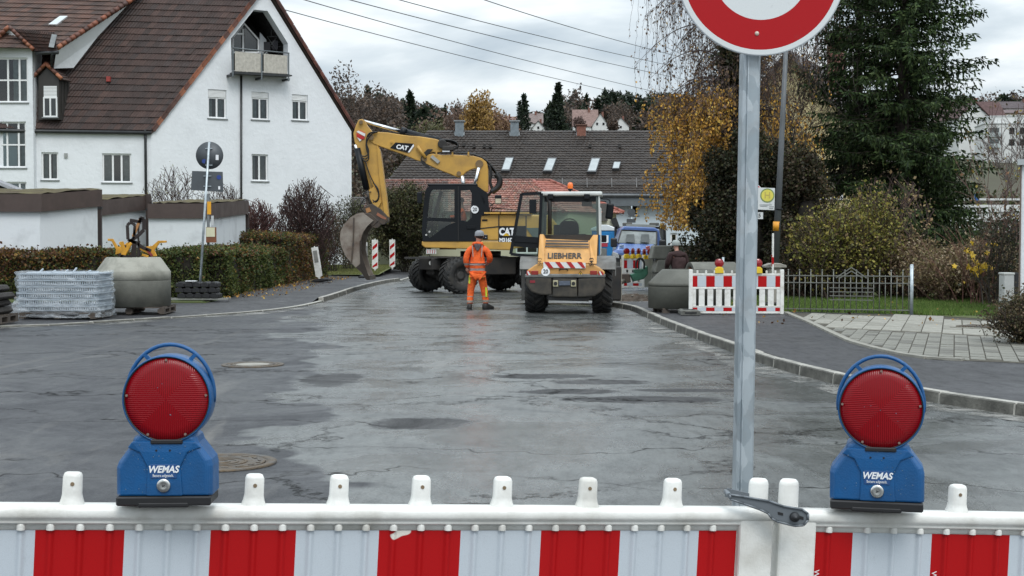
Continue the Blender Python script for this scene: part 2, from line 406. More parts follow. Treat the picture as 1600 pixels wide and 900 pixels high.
# kerb lines from the photograph, on the road plane
def poly_pts(px): return [G(x, y) for x, y in px]
KR = poly_pts([(985,484),(1010,497),(1060,520),(1110,538),(1150,553),(1200,573),(1310,603),(1440,627),(1600,652)])
KR = [V((2.3, 33.5, 0))] + KR + [V((5.7, 11.0, 0)), V((8.0, 9.2, 0)), V((12.0, 8.0, 0)), V((22.0, 7.2, 0))]
KL = poly_pts([(640,437),(600,443),(560,453),(520,468),(480,479),(400,489),(264,498),(170,504),(0,514)])
KL = [V((-4.9, 90, 0)), V((-4.5, 70, 0))] + KL + [V((-20, 23.9, 0)), V((-40, 22, 0))]
def resample(pts, step):
    out = [pts[0].copy()]; acc = 0
    for a, b in zip(pts[:-1], pts[1:]):
        l = (b-a).length; t = step-acc
        while t <= l: out.append(a + (b-a)*(t/l)); t += step
        acc = l-(t-step)
    return out
def smooth_line(p):
    for _ in range(2):
        q = [p[0]]
        for a, b in zip(p[:-1], p[1:]): q += [a*.75+b*.25, a*.25+b*.75]
        q.append(p[-1]); p = q
    return p
def kerb(name, line, side, top):
    root = empty(name, (0,0,0)); tag(root, kind='structure')
    pts = resample(smooth_line(line), 1.0)
    for i, (a, b) in enumerate(zip(pts[:-1], pts[1:])):
        h = top((a+b)/2); t = (b-a).normalized(); nn = V((-t.y, t.x, 0))*side; g = 0.006
        a2, b2 = a+t*g, b-t*g; dz = random.uniform(-.006, .006); w = .15
        off = nn*random.uniform(-.006,.006)
        m = MB(); P = [a2+off, b2+off, b2+nn*w+off, a2+nn*w+off]
        ht = h+dz
        m.add([(p.x,p.y,-.1) for p in P] + [(P[0].x+nn.x*.02, P[0].y+nn.y*.02, ht), (P[1].x+nn.x*.02, P[1].y+nn.y*.02, ht), (P[2].x,P[2].y,ht), (P[3].x,P[3].y,ht)],
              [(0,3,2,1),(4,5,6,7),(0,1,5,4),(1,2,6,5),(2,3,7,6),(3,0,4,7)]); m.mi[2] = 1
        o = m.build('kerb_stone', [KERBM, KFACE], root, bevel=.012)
        o.data.transform(Matrix.Translation(-P[0])); o.location = P[0]
    return pts
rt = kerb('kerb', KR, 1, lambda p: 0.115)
def ltop(p):
    if p.y > 54: return 0.035
    if p.y > 36: return 0.12
    return 0.035
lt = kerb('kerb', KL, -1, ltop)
# silt lying in the gutters and on the road
def strip(name, pts, off0, off1, z, mat, z1=None):
    m = MB(); A = []; B = []
    for i, p in enumerate(pts):
        t = (pts[min(i+1,len(pts)-1)]-pts[max(i-1,0)]).normalized(); nn = V((-t.y,t.x,0))
        A.append(p+nn*off0+V((0,0,z))); B.append(p+nn*(off1*(1+0.25*math.sin(i*1.7)))+V((0,0,z if z1 is None else z1)))
    k = len(A); m.add(A+B, [(i,i+1,k+i+1,k+i) for i in range(k-1)])
    return tag(m.build(name, mat), kind='structure')
m_, t_, n2 = nodes_of('gutter_dirt')
g_ = n2('ShaderNodeNewGeometry'); nn_ = n2('ShaderNodeTexNoise', {'Vector': g_.outputs['Position'], 'Scale': 1.7, 'Detail': 8.0, 'Roughness': 0.75})
mp_ = n2('ShaderNodeMapRange', {0: nn_.outputs['Fac'], 1: 0.46, 2: 0.60})
pr_ = n2('ShaderNodeBsdfPrincipled', {'Base Color': (0.20, 0.195, 0.18, 1), 'Roughness': 0.6})
mi_ = n2('ShaderNodeMixShader', {0: mp_.outputs[0], 1: n2('ShaderNodeBsdfTransparent').outputs[0], 2: pr_.outputs[0]})
n2('ShaderNodeOutputMaterial', {0: mi_.outputs[0]})
strip('gutter', rt, -0.005, -0.42, 0.004, m_); strip('gutter', lt, 0.005, 0.5, 0.004, m_)

# pavements
m = MB(); A = [p + V((0.0,0,0)) for p in rt]
def inner(pts, side, w):
    out = []
    for i, p in enumerate(pts):
        t = (pts[min(i+1,len(pts)-1)]-pts[max(i-1,0)]).normalized(); out.append(p+V((-t.y,t.x,0))*side*w)
    return out
ri = inner(rt, 1, 0.153)
poly = [V((p.x,p.y,.108)) for p in ri] + [V((30,7.2,.108)), V((30,33.5,.108))]
m.add(poly, [tuple(range(len(poly)))]); tag(m.build('pavement', WALK), kind='structure')
li = inner(lt, -1, 0.153)
m = MB(); k = len(li)
back = [V((-7.45, p.y, .12)) if p.y > 38.5 else V((min(-7.45, p.x-1.2), 37.5, .085)) for p in li]
m.add([V((p.x,p.y,ltop(p)-.006)) for p in li]+back, [(i,k+i,k+i+1,i+1) for i in range(k-1)])
tag(m.build('pavement', WALK), kind='structure')
# lawns (raised sheets)
def sheet(name, pts, mat): 
    m = MB(); m.add(pts, [tuple(range(len(pts)))]); return tag(m.build(name, mat), kind='structure')
m = MB()
LX = [-60,-30,-22,-15,-10,-7.5]; LY = [34,38,45,52,58,62,66,75]
def lz(x, y): return 0.10 + max(0, min(1, (y-56)/9))*0.26
m.add([(-60,34,-.05),(-7.4,34,-.05),(-7.4,34,.1),(-60,34,.1)],[(0,1,2,3)]); m.add([(-7.4,y,z) for y in LY for z in (-.05,lz(-7.5,y))],[(2*i,2*i+2,2*i+3,2*i+1) for i in range(len(LY)-1)])
m.add([(x,y,lz(x,y)) for y in LY for x in LX], [(j*6+i,j*6+i+1,(j+1)*6+i+1,(j+1)*6+i) for j in range(7) for i in range(5)], 0, True)
tag(m.build('front_garden', LAWN), kind='structure')
m = MB(); m.add([(x,y,lz(x,y)+.015) for y in (57.5,60,66,75) for x in (-10.5,-8,-5.45)], [(j*3+i,j*3+i+1,(j+1)*3+i+1,(j+1)*3+i) for j in range(3) for i in range(2)], 0, True)
tag(m.build('verge', mk('verge_grass', (0.13, 0.15, 0.05), 0.9, v=0.4, vs=1.0, bump=.5, bs=20)), kind='structure')
GLE = [G(1226,488,.10), G(1320,490,.10), G(1427,492.5,.10), G(1500,497,.10), G(1590,503,.10)]
sheet('lawn', [V((p.x,p.y,.114)) for p in GLE] + [V((17,34,.114)), V((17,46,.114)), V((5.5,46,.114)), V((4.9,33,.114))], LAWN)

# paved drive: slabs and cobbles, each laid piece its own
drive = empty('driveway'); tag(drive, kind='structure')
outer = [G(x,y,.11) for x,y in [(1228,489),(1262,503),(1300,521),(1330,535),(1370,546),(1410,555),(1460,562),(1560,566),(1640,570),(1640,508),(1570,502),(1500,497),(1427,493),(1320,490.5)]]
m = MB(); m.add([V((p.x,p.y,.112)) for p in outer], [tuple(range(len(outer)))]); m.build('sand_bed', SAND, drive)
def inside(p, poly):
    c = False; n = len(poly)
    for i in range(n):
        a, b = poly[i], poly[(i+1)%n]
        if (a.y > p.y) != (b.y > p.y) and p.x < (b.x-a.x)*(p.y-a.y)/(b.y-a.y)+a.x: c = not c
    return c
def divide(px): # boundary slab / cobble in world: y as function of x
    a, b = G(1300,514,.11), G(1560,527,.11); t = (px-a.x)/(b.x-a.x); return a.y+(b.y-a.y)*t
av = V((0.30,0.954,0)); bv = V((0.70,-0.714,0))
def lay(name, wa, wb, mat, cond, count_from, gap=.012, top=.124, stag=False):
    base = G(1430,505,.11); protos = []; cnt = 0
    for q in range(3):
        mm = MB(); A_ = av*(wa-gap); B_ = bv*(wb-gap)
        P = [V((0,0,0)), B_, B_+A_, A_]; P = [p - (A_+B_)/2 for p in P]
        mm.add([(p.x,p.y,-.03) for p in P]+[(p.x*.97,p.y*.97,0.0+.002*q) for p in P], [(4,5,6,7),(0,1,5,4),(1,2,6,5),(2,3,7,6),(3,0,4,7)])
        o = mm.build(name, mat if q != 1 else mk(mat.name+'_dark', (0.25,0.24,0.205) if wa > .9 else (0.15,0.145,0.125), 0.7, v=.35, vs=5, bump=.3, bs=50), drive); protos.append(o)
    used = set()
    for i in range(-30, 31):
        for j in range(-40, 41):
            c = base + av*wa*(i + (0.5 if (stag and j%2) else 0)) + bv*wb*j
            if not cond(c): continue
            if not all(inside(c+av*wa*sa*.42+bv*wb*sb*.42, outer) for sa in (-1,1) for sb in (-1,1)): continue
            q = random.choice([0,0,1,2])
            if q in used: o = protos[q].copy(); COL.objects.link(o)
            else: o = protos[q]; used.add(q)
            o.location = (c.x, c.y, top+random.uniform(-.003,.003)); cnt += 1
    for q in range(3):
        if q not in used: bpy.data.objects.remove(protos[q])
    return cnt
n1 = lay('slab', 1.00, .36, SLABM, lambda c: c.y > divide(c.x)+.3, 0)
n3 = lay('cobble', .36, .215, COBM, lambda c: c.y < divide(c.x)-.1 and c.x < 8.3, 0, stag=True, top=.120)
print('paving', n1, n3)
edge = resample([V((p.x,p.y,0)) for p in outer[:8]], .5)
for a, b in zip(edge[:-1], edge[1:]):
    mm = MB(); mm.beam((0,0,0), (b-a)*.97, .10, .06); o = mm.build('edging_stone', SLABM, drive); o.location = (a.x,a.y,.11)

# manhole covers
IRON = mk('cast_iron', (0.09,0.085,0.08), 0.45, metal=.6, v=.5, vs=9, bump=.4, bs=60, col2=(0.12,0.085,0.05))
CONC = mk('concrete_pale', (0.33,0.315,0.275), 0.75, v=0.35, vs=3, bump=0.3, bs=40)
CONCD = mk('concrete_damp', (0.19,0.19,0.165), 0.65, v=0.45, vs=2.2, bump=0.3, bs=40, col2=(0.12,0.122,0.105))
def manhole(cx, cy, lab, filled):
    g = G(cx, cy); r = empty('manhole_cover', (g.x,g.y,.002), 0.3, lab, 'manhole cover')
    m = MB(); m.lathe([(.395,.0),(.395,.012),(.335,.012),(.335,.004),(.32,.004)], 48); m.build('frame', IRON, r)
    m = MB(); m.lathe([(.315,.004),(.315,.013),(.30,.013),(.295,.009),(.25,.009),(.245,.013),(.225,.013),(.22,.009)] + ([(.0005,.009)] if not filled else [(.212,.009)]), 48)
    for k in range(16):
        a = k*math.pi/8; m.obox((.272*math.cos(a), .272*math.sin(a), .011), (.02,.05,.006), Matrix.Rotation(a,3,'Z'))
    if not filled:
        for rr in (.17,.11,.05): m.lathe([(rr+.018,.009),(rr+.018,.014),(rr,.014),(rr,.009)], 36)
    m.build('lid', IRON, r)
    if filled:
        m = MB(); m.lathe([(.212,.008),(.21,.012),(.0005,.012)], 36); m.build('concrete_filling', CONC, r)
manhole(395,570.5,'round manhole cover with pale concrete centre in the road beyond the left warning lamp',True)
manhole(345,724,'ribbed cast iron manhole cover in the road right beside the left warning lamp',False)

# ================================================================== FOREGROUND BARRIERS
WPL = mk('white_plastic', (0.74,0.74,0.71), 0.40, v=0.14, vs=6, col2=(0.33,0.31,0.26), lo=.46, hi=.90, bump=.08, bs=120)
def sheeting(name, col, rough):
    m, t, n = nodes_of(name); tcn = n('ShaderNodeTexCoord')
    vo = n('ShaderNodeTexVoronoi', {'Vector': tcn.outputs['Object'], 'Scale': 330.0}, feature='DISTANCE_TO_EDGE')
    nz = n('ShaderNodeTexNoise', {'Vector': tcn.outputs['Object'], 'Scale': 14.0, 'Detail': 8.0, 'Roughness': .75})
    f = n('ShaderNodeMapRange', {0: vo.outputs['Distance'], 1: 0.0, 2: 0.12, 3: 0.22, 4: 0.0})
    mx = n('ShaderNodeMix', {0: f.outputs[0], 'A': c4(col), 'B': c4(tuple(x*.55 for x in col))}, data_type='RGBA')
    d = n('ShaderNodeMapRange', {0: nz.outputs['Fac'], 1: 0.60, 2: 0.74, 3: 0, 4: .45})
    mx2 = n('ShaderNodeMix', {0: d.outputs[0], 'A': mx.outputs['Result'], 'B': c4(tuple(x*.5+.04 for x in col))}, data_type='RGBA')
    sc = n('ShaderNodeTexNoise', {'Vector': tcn.outputs['Object'], 'Scale': 5.5, 'Detail': 3.0})
    sm = n('ShaderNodeMapRange', {0: sc.outputs['Fac'], 1: 0.735, 2: 0.742})
    mx3 = n('ShaderNodeMix', {0: sm.outputs[0], 'A': mx2.outputs['Result'], 'B': (0.7,0.68,0.62,1)}, data_type='RGBA')
    p = n('ShaderNodeBsdfPrincipled', {'Base Color': mx3.outputs['Result'], 'Roughness': rough, 'Specular IOR Level': .22})
    n('ShaderNodeOutputMaterial', {0: p.outputs[0]}); MATS[name] = m
    return m
RED = sheeting('red_sheeting', (0.40,0.003,0.005), .5); WHT = sheeting('white_sheeting', (0.50,0.55,0.60), .42)
TXW = mk('print_white', (0.78,0.80,0.82), .5, v=.05); TXB = mk('print_black', (0.012,0.012,0.013), .5, v=.05)
def barrier_board(P0, P1, stripes, pegs, ribs, name_label, end_left, end_right, h=1.0, text_at=()):
    """local: x along the board, z up, y away from the camera; P0 = top left corner of the rail"""
    d = P1-P0; L_ = d.length; rz = math.atan2(d.y, d.x); ry = -math.asin(d.z/L_)
    root = bpy.data.objects.new('barrier_board', None); COL.objects.link(root); root.location = (P0.x, P0.y, P0.z)
    root.rotation_euler = (0, ry, rz); tag(root, name_label, 'barrier board', 'red and white barrier boards closing the road')
    rail_h = .052; rb_ = .039
    # rounded rail with bumps where the ribs run into it
    prof = [(.006,-rb_),(-.006,-rb_+.001),(-.0085,-.034),(-.0075,-.029),(-.0125,-.026),(-.015,-.020),(-.0145,-.010),(-.010,-.0025),(-.004,0),(.03,0),(.04,-.006),(.044,-.03),(.04,-rb_)]
    k = len(prof); m = MB(); N = 60
    m.add([(L_*i/N, y, z) for i in range(N+1) for y, z in prof], [(i*k+j, (i+1)*k+j, (i+1)*k+(j+1)%k, i*k+(j+1)%k) for i in range(N) for j in range(k)], 0, True)
    m.add([(0,y,z) for y,z in prof]+[(L_,y,z) for y,z in prof], [tuple(range(k)), tuple(range(2*k-1,k-1,-1))])
    def dep(x, z):
        y = .006
        for s in ribs:
            q = abs(x-s)/.0105
            if q < 1: y -= .0075*(0.5+0.5*math.cos(math.pi*q))
        return y
    s0 = end_left[1] if end_left else 0; s1 = end_right[0] if end_right else L_
    nn_ = int((s1-s0)/.003); xs_ = [s0+(s1-s0)*i/nn_ for i in range(nn_+1)]
    m.add([(x,dep(x,0)-.001,-rb_) for x in xs_]+[(x,dep(x,0)-.001,-rail_h) for x in xs_]+[(x,dep(x,0)+.002,-rail_h) for x in xs_], [(k_*(nn_+1)+i,(k_+1)*(nn_+1)+i,(k_+1)*(nn_+1)+i+1,k_*(nn_+1)+i+1) for k_ in (0,1) for i in range(nn_)], 0, True)
    for s in ribs: m.lathe([(.0085,-.002),(.0085,.006),(.0075,.011),(.0045,.0145),(.0003,.016)], 12, Matrix.Translation((s,.0005,-rail_h+.003)) @ Matrix.Diagonal((1,.95,1,1)))
    m.build('top_rail', WPL, root)
    for s in pegs:
        m = MB(); w0, w1 = .0235, .0195
        sec = lambda w, dd, z: [(s+w*cx, .017+dd*cy, z) for cx, cy in ((-1,-.6),(-.7,-1),(.7,-1),(1,-.6),(1,.6),(.7,1),(-.7,1),(-1,.6))]
        rings = [sec(w0+.004,.020,-.010), sec(w0,.019,.004), sec(w1+.002,.016,.010), sec(w1,.0155,.020), sec(w1-.0005,.015,.056), sec(w1-.003,.0125,.062), sec(w1-.008,.007,.0645)]
        m.add([p for r_ in rings for p in r_], [(i*8+j,i*8+(j+1)%8,(i+1)*8+(j+1)%8,(i+1)*8+j) for i in range(len(rings)-1) for j in range(8)]+[tuple(48+j for j in range(8))], 0, True)
        m.build('peg', WPL, root)
        m = MB(); m.cyl((s,.0005,.042),(s,.004,.042),.0042,10); m.build('rivet', mk('rusty_rivet',(0.28,0.20,0.12),.6,v=.5), root)
    # corrugated sheeting, one piece per stripe
    ph = .25
    for a, b, red in stripes:
        m = MB(); n = max(2, int((b-a)/.0026)); xs_ = [a+(b-a)*i/n for i in range(n+1)]
        m.add([(x,dep(x,0),-rail_h) for x in xs_]+[(x,dep(x,0),-rail_h-ph) for x in xs_], [(i,n+1+i,n+2+i,i+1) for i in range(n)], 0, True)
        m.build('reflective_stripe', RED if red else WHT, root)
    m = MB(); m.box(s0,s1,.0075,.02,-rail_h-ph-.002,-rail_h); m.box(s0,s1,-.004,.036,-rail_h-ph-.04,-rail_h-ph-.002); m.build('middle_rail', WPL, root)
    z1 = -rail_h-ph-.04
    for i in range(int((s1-s0)/.16)):
        m = MB(); x = s0+.04+i*.16; m.box(x,x+.075,.002,.026,z1-.34,z1); m.build('slat', WPL, root)
    m = MB(); m.box(s0,s1,-.004,.036,z1-.50,z1-.34); m.build('bottom_rail', WPL, root, bevel=.004)
    for en in (end_left, end_right):
        if not en: continue
        a, b, ztop, w = en
        m = MB(); m.box(a, b, -.012, .04, z1-.5, -.004); m.build('end_panel', WPL, root, bevel=.006, seg=2)
        xc = w; m = MB()
        sec = [( -.0235+.047*i, q) for i in (0,1) for q in (0,1)]
        m.lathe([(.0005,ztop),(.016,ztop-.001),(.0215,ztop-.006),(.0235,ztop-.014),(.024,-.012),(.024,z1-.56)][::-1], 24, Matrix.Translation((xc,.014,0)) @ Matrix.Diagonal((1,.75,1,1)))
        m.build('end_tube', WPL, root)
        m = MB(); zf = -P0.z; m.cyl((xc,.014,zf+.1),(xc,.014,z1-.5),.018,12); m.box(xc-.2,xc+.2,-.38,.42,zf,zf+.1); m.build('foot', mk('rubber_black',(0.02,0.02,0.021),.75,v=.3,bump=.3), root, bevel=.015)
    for (x, z, sz) in text_at:
        text('WEMAS', sz, frame((x, -.002, z), (0,0,-1), (1,0,0)), TXW, 'lettering', root, .0003)
    return root
def barrier_s(P0, P1, px):
    n = V((-(P1-P0).y, (P1-P0).x, 0)); q = hit(px, 800, P0, n); d = (P1-P0)
    return (q-P0).dot(V((d.x,d.y,0)).normalized())
A0, A1 = W(-160,787.5,2.75), W(1208,794.5,3.22)
sA = lambda px: barrier_s(A0, A1, px)
bnd = [-160,-80,57,197,332,466,596,724,850,974,1097,1156]
LA = (A1-A0).length; ribsA = []
st = []
for i in range(1, len(bnd)-1):
    a, b = sA(bnd[i]), sA(bnd[i+1]); st.append((a, b, i%2==0)); 
    for k in range(3):
        r_ = a+(b-a)*(k+.5)/3 if i < len(bnd)-2 else a+(sA(1097)-sA(974))*(k+.5)/3
        if r_ < sA(1156): ribsA.append(r_)
pegsA = [sA(x) for x in (-30,112,398,531,660,788,922,1055)]
bA = barrier_board(A0, A1, st, pegsA, ribsA, 'long left striped board with a row of pegs on its top rail', None, (sA(1157),sA(1209),.068,sA(1189)), text_at=[(sA(57)+.006,-.20,.018),(sA(332)+.006,-.19,.018),(sA(596)+.006,-.19,.018),(sA(1097)+.006,-.20,.018)])
B0, B1 = W(1216,796,3.24), W(1760,806,3.36)
sB = lambda px: barrier_s(B0, B1, px)
bnd = [1276,1336,1460,1582,1706,1760]; stB = []; ribsB = []
for i in range(len(bnd)-1):
    a, b = sB(bnd[i]), sB(bnd[i+1]); stB.append((a,b,i%2==0))
    w3 = (sB(1460)-sB(1336))/3
    for k in range(3):
        r_ = a+(k+.5)*w3
        if r_ < b-.01: ribsB.append(r_)
bB = barrier_board(B0, B1, stB, [sB(x) for x in (1500,1640)], ribsB, 'right board of red and white stripes starting at the grey metal clamp', (0.0,sB(1275),.070,sB(1234)), None, text_at=[(sB(1460)+.006,-.17,.018),(sB(1276)+.006,-.17,.018)])
# clamp joining both boards
CLAMP = mk('grey_clamp', (0.17,0.19,0.21), .42, metal=.3, v=.2)
cl = W(1200,800,3.17); cr_ = empty('clamp', (cl.x,cl.y,cl.z), 0, 'grey slotted metal clamp locking the two boards together', 'clamp')
K = 3.17/2200
def cp(px, py, y=0): return V(((px-1200)*K, y, (800-py)*K))
outl = [(1139,771),(1160,774),(1200,781),(1222,789),(1252,794),(1261,801),(1261,811),(1254,819),(1240,820),(1212,813),(1204,808),(1198,800),(1185,794),(1160,785),(1139,778)]
m = MB(); m.prism([cp(x,y,-.012) for x,y in outl], (0,.010,0)); m.build('plate', CLAMP, cr_, bevel=.003, seg=2)
m = MB()
for a, b in zip(outl, outl[1:]+outl[:1]): m.cyl(cp(*a,-.014), cp(*b,-.014), .0028, 6)
m.build('rim', CLAMP, cr_)
m = MB(); m.prism([cp(1214,798,-.0135),cp(1222,800,-.0135),cp(1222,804,-.0135),cp(1214,802,-.0135)], (0,.002,0)); m.build('slot', TXB, cr_)
m = MB(); m.prism([cp(1243,803,-.0135),cp(1254,806,-.0135),cp(1254,811,-.0135),cp(1243,808,-.0135)], (0,.002,0)); m.build('slot', TXB, cr_)
m = MB(); m.lathe([(.0005,.016),(.0045,.016),(.005,.010),(.010,.009),(.0115,0)][::-1], 16, frame(cp(1240,806,-.013), (1,0,0), (0,0,1))); m.build('bolt', mk('dark_steel',(0.05,0.052,0.056),.35,metal=.6), cr_)
m = MB(); m.cyl(cp(1139,774,0), cp(1139,774,.05), .006, 8); m.beam(cp(1139,775,.05), cp(1185,786,.05), .006, .02); m.build('hook', CLAMP, cr_)

# ------------------------------------------------------------------ warning lamps
BLUE = mk('blue_plastic', (0.004,0.085,0.25), .42, v=.25, vs=12, bump=.10, bs=230)
BLK = mk('black_rubber', (0.012,0.012,0.014), .55, v=.3)
CHR = mk('chrome', (0.72,0.72,0.70), .22, metal=1, v=.2, vs=20)
def lens_mat(name, col):
    m, t, n = nodes_of(name); tcn = n('ShaderNodeTexCoord'); sp = n('ShaderNodeSeparateXYZ', {0: tcn.outputs['Object']})
    def sn(s, f): 
        a = n('ShaderNodeMath', {0: s, 1: f}, operation='MULTIPLY'); return n('ShaderNodeMath', {0: a.outputs[0]}, operation='SINE').outputs[0]
    vx, vz = sn(sp.outputs['X'], 1500.0), sn(sp.outputs['Z'], 1500.0)
    ax = n('ShaderNodeMath', {0: sp.outputs['X']}, operation='ABSOLUTE').outputs[0]; az = n('ShaderNodeMath', {0: sp.outputs['Z']}, operation='ABSOLUTE').outputs[0]
    gt = n('ShaderNodeMath', {0: az, 1: ax}, operation='GREATER_THAN').outputs[0]
    le = n('ShaderNodeVectorMath', {0: tcn.outputs['Object']}, operation='LENGTH').outputs['Value']
    cen = n('ShaderNodeMath', {0: le, 1: .030}, operation='LESS_THAN').outputs[0]
    mx = n('ShaderNodeMix', {0: gt, 2: vz, 3: vx}); both = n('ShaderNodeMath', {0: vx, 1: vz}, operation='MULTIPLY').outputs[0]
    mx2 = n('ShaderNodeMix', {0: cen, 2: mx.outputs[0], 3: both})
    b = n('ShaderNodeBump', {'Height': mx2.outputs[0], 'Strength': .3, 'Distance': .0008})
    dr = n('ShaderNodeMix', {0: n('ShaderNodeMapRange', {0: mx2.outputs[0], 1: -1, 2: 1}).outputs[0], 'A': c4(tuple(x*.6 for x in col)), 'B': c4(col)}, data_type='RGBA')
    p = n('ShaderNodeBsdfPrincipled', {'Base Color': dr.outputs['Result'], 'Roughness': .25, 'Normal': b.outputs[0], 'Specular IOR Level': .28, 'Coat Weight': .10, 'Coat Roughness': .06})
    n('ShaderNodeOutputMaterial', {0: p.outputs[0]}); return m
LENS = lens_mat('red_lens', (0.27,0.001,0.006))
def drops(name, root, n, fn, seed):
    rr = random.Random(seed); m = MB()
    for _ in range(n):
        p, nn = fn(rr); r = rr.uniform(.0005,.0013)
        m.lathe([(r,0),(r*.8,r*.4),(.0001,r*.55)], 6, frame(p, V((1,0,0)) if abs(nn[0])<.9 else V((0,0,1)), V(nn).cross(V((1,0,0)))))
    o = m.build(name, mk('water_drop',(0.10,0.16,0.24),.04,v=.1,spec=.8), root); o['kind'] = 'stuff'; return o
def lamp(px, py, D, rz, lab):
    p = W(px, py, D); root = empty('warning_lamp', (p.x,p.y,p.z), rz, lab, 'warning lamp', 'blue warning lamps on the barrier boards')
    k = .18/134.0
    def q(x, z, y=0.0): return V((x*k, y, z*k))
    # rubber base
    m = MB(); m.box(-74*k,74*k,-.045,.05,-1.5*k,13*k); m.box(-40*k,40*k,-.047,.052,-4*k,4*k); m.build('rubber_base', BLK, root, bevel=.003)
    body = [(-75,13),(-75,58),(-72,66),(-50,96),(-47,106),(-38,112),(44,112),(51,106),(54,97),(74,70),(76,60),(76,13)]
    m = MB(); pf = -.040
    f1 = [q(x,z,pf+.012) for x,z in body]; f0 = [q(x*.90,14+(z-13)*.97 ,pf) for x,z in body]; bk = [q(x,z,.045) for x,z in body]; nb = len(body)
    vs_ = f0+f1+bk
    m.add(vs_, [tuple(range(nb))[::-1], tuple(range(2*nb,3*nb))] + [(i,(i+1)%nb,nb+(i+1)%nb,nb+i) for i in range(nb)] + [(nb+i,nb+(i+1)%nb,2*nb+(i+1)%nb,2*nb+i) for i in range(nb)])
    m.build('battery_case', BLUE, root, bevel=.004, seg=2)
    m = MB()
    m.prism([q(-27,14,pf-.004),q(30,14,pf-.004),q(27,60,pf-.004),q(38,82,pf-.004),q(60,90,pf-.0005),q(50,100,pf-.004),q(-48,100,pf-.004),q(-56,90,pf-.0005),q(-36,82,pf-.004),q(-25,60,pf-.004)], (0,.006,0)); m.build('front_panel', BLUE, root, bevel=.003, seg=2)
    zc = 166; xc = 6
    ring = lambda r0, r1, y0, y1, n=48: [(r1*k,-y0),(r1*k,-y1),(r0*k,-y1),(r0*k,-y0)]
    Mx = Matrix.Translation(q(xc,zc,-.014)) @ Matrix.Rotation(R(90),4,'X')    # lathe z -> -y
    m = MB(); m.lathe([(66.5*k,.026),(67*k,.030),(69*k,.028),(69.5*k,.010),(69.5*k,-.03),(60*k,-.038),(.001,-.040)], 56, Mx); m.build('lamp_housing', BLUE, root)
    m = MB(); m.lathe([(66.6*k,.0275),(67.5*k,.0285),(68*k,.027)], 56, Mx); m.lathe([(67*k,.020),(67*k,.028),(65*k,.0275),(65*k,.020)], 56, Mx); m.build('seal', BLK, root)
    lo = MB(); Ml = Matrix.Rotation(R(90),4,'X'); lo.lathe([(66*k,.022),(65*k,.026),(50*k,.029),(30*k,.0315),(10*k,.033),(.0004,.0332)], 56, Ml); o = lo.build('lens', LENS, root); o.location = q(xc,zc,-.014)
    for a in (90,174,6,-62,-118):
        m = MB(); a = R(a); c_ = q(xc+62*math.cos(a), zc+62*math.sin(a), -.042); m.cyl(c_, c_+V((0,-.003,0)), .0028, 8)
        m.build('screw', mk('screw_steel',(0.35,0.25,0.22),.4,metal=.7), root)
    m = MB(); m.box((xc-25)*k,(xc+25)*k,-.047,-.02,96*k,103*k); m.build('hinge', BLK, root, bevel=.002)
    # carrying handle
    m = MB(); pts = []
    for i in range(25):
        a = R(-8+196*i/24); pts.append(q(xc+69*math.cos(a), 170+80*math.sin(a), .0))
    m.tube(pts, 3.2*k, 8); 
    for sx in (-1,1):
        m.beam(q(xc+sx*32,168+58,0), q(xc+sx*40,168+66,0), .010, .008)
    m.build('handle', BLUE, root)
    # plate with maker's lettering and the lock
    m = MB(); m.box(-20*k,21*k,pf-.0055,pf-.004,42*k,64*k); m.build('label_plate', mk('label_blue',(0.02,0.075,0.22),.35,v=.1), root, bevel=.0006)
    text('WEMAS', 15*k, FRONT(q(0.5,56,pf-.0060)), TXW, 'lettering', root, .0003, sx=.92, bold=.0006, shear=.25)
    text('Bestens aufgestellt.', 6.3*k, FRONT(q(0.5,46.5,pf-.0060)), TXW, 'lettering', root, .0003, sx=.68)
    m = MB(); m.lathe([(11*k,-.002),(11*k,.004),(9*k,.0062),(5*k,.0052),(.0003,.005)], 24, frame(q(1,31,pf-.004),(1,0,0),(0,0,1))); m.build('lock', CHR, root)
    m = MB(); m.lathe([(2.6*k,0),(2.6*k,.0022),(.0002,.0024)], 3, frame(q(1,31,pf-.009),(1,0,0),(0,0,1))); m.build('key_socket', mk('dark_steel',(0.05,0.052,0.056),.35,metal=.6), root)
    for x in (-10,11): m = MB(); m.cyl(q(x,86,pf-.0055), q(x,86,pf-.003), .0022, 8); m.build('plug', BLK, root)
    def fn(rr):
        if rr.random() < .55: return q(rr.uniform(-60,62), rr.uniform(20,98), pf-.0045 if True else 0), (0,-1,0)
        a = rr.uniform(0,6.28); r = 62*math.sqrt(rr.random()); return q(xc+r*math.cos(a), zc+r*math.sin(a), -.0475+.011*(r/66)**2), (0,-1,0)
    drops('raindrops', root, 60, fn, px)
    return root
l1_ = lamp(262,783,2.86,R(2),'blue warning lamp with round red lens on the left part of the barrier'); l1_.scale = (.955,)*3
l2_ = lamp(1369,791,3.25,R(-14),'blue warning lamp with round red lens on the right board beyond the metal clamp'); l2_.scale = (1.04,)*3

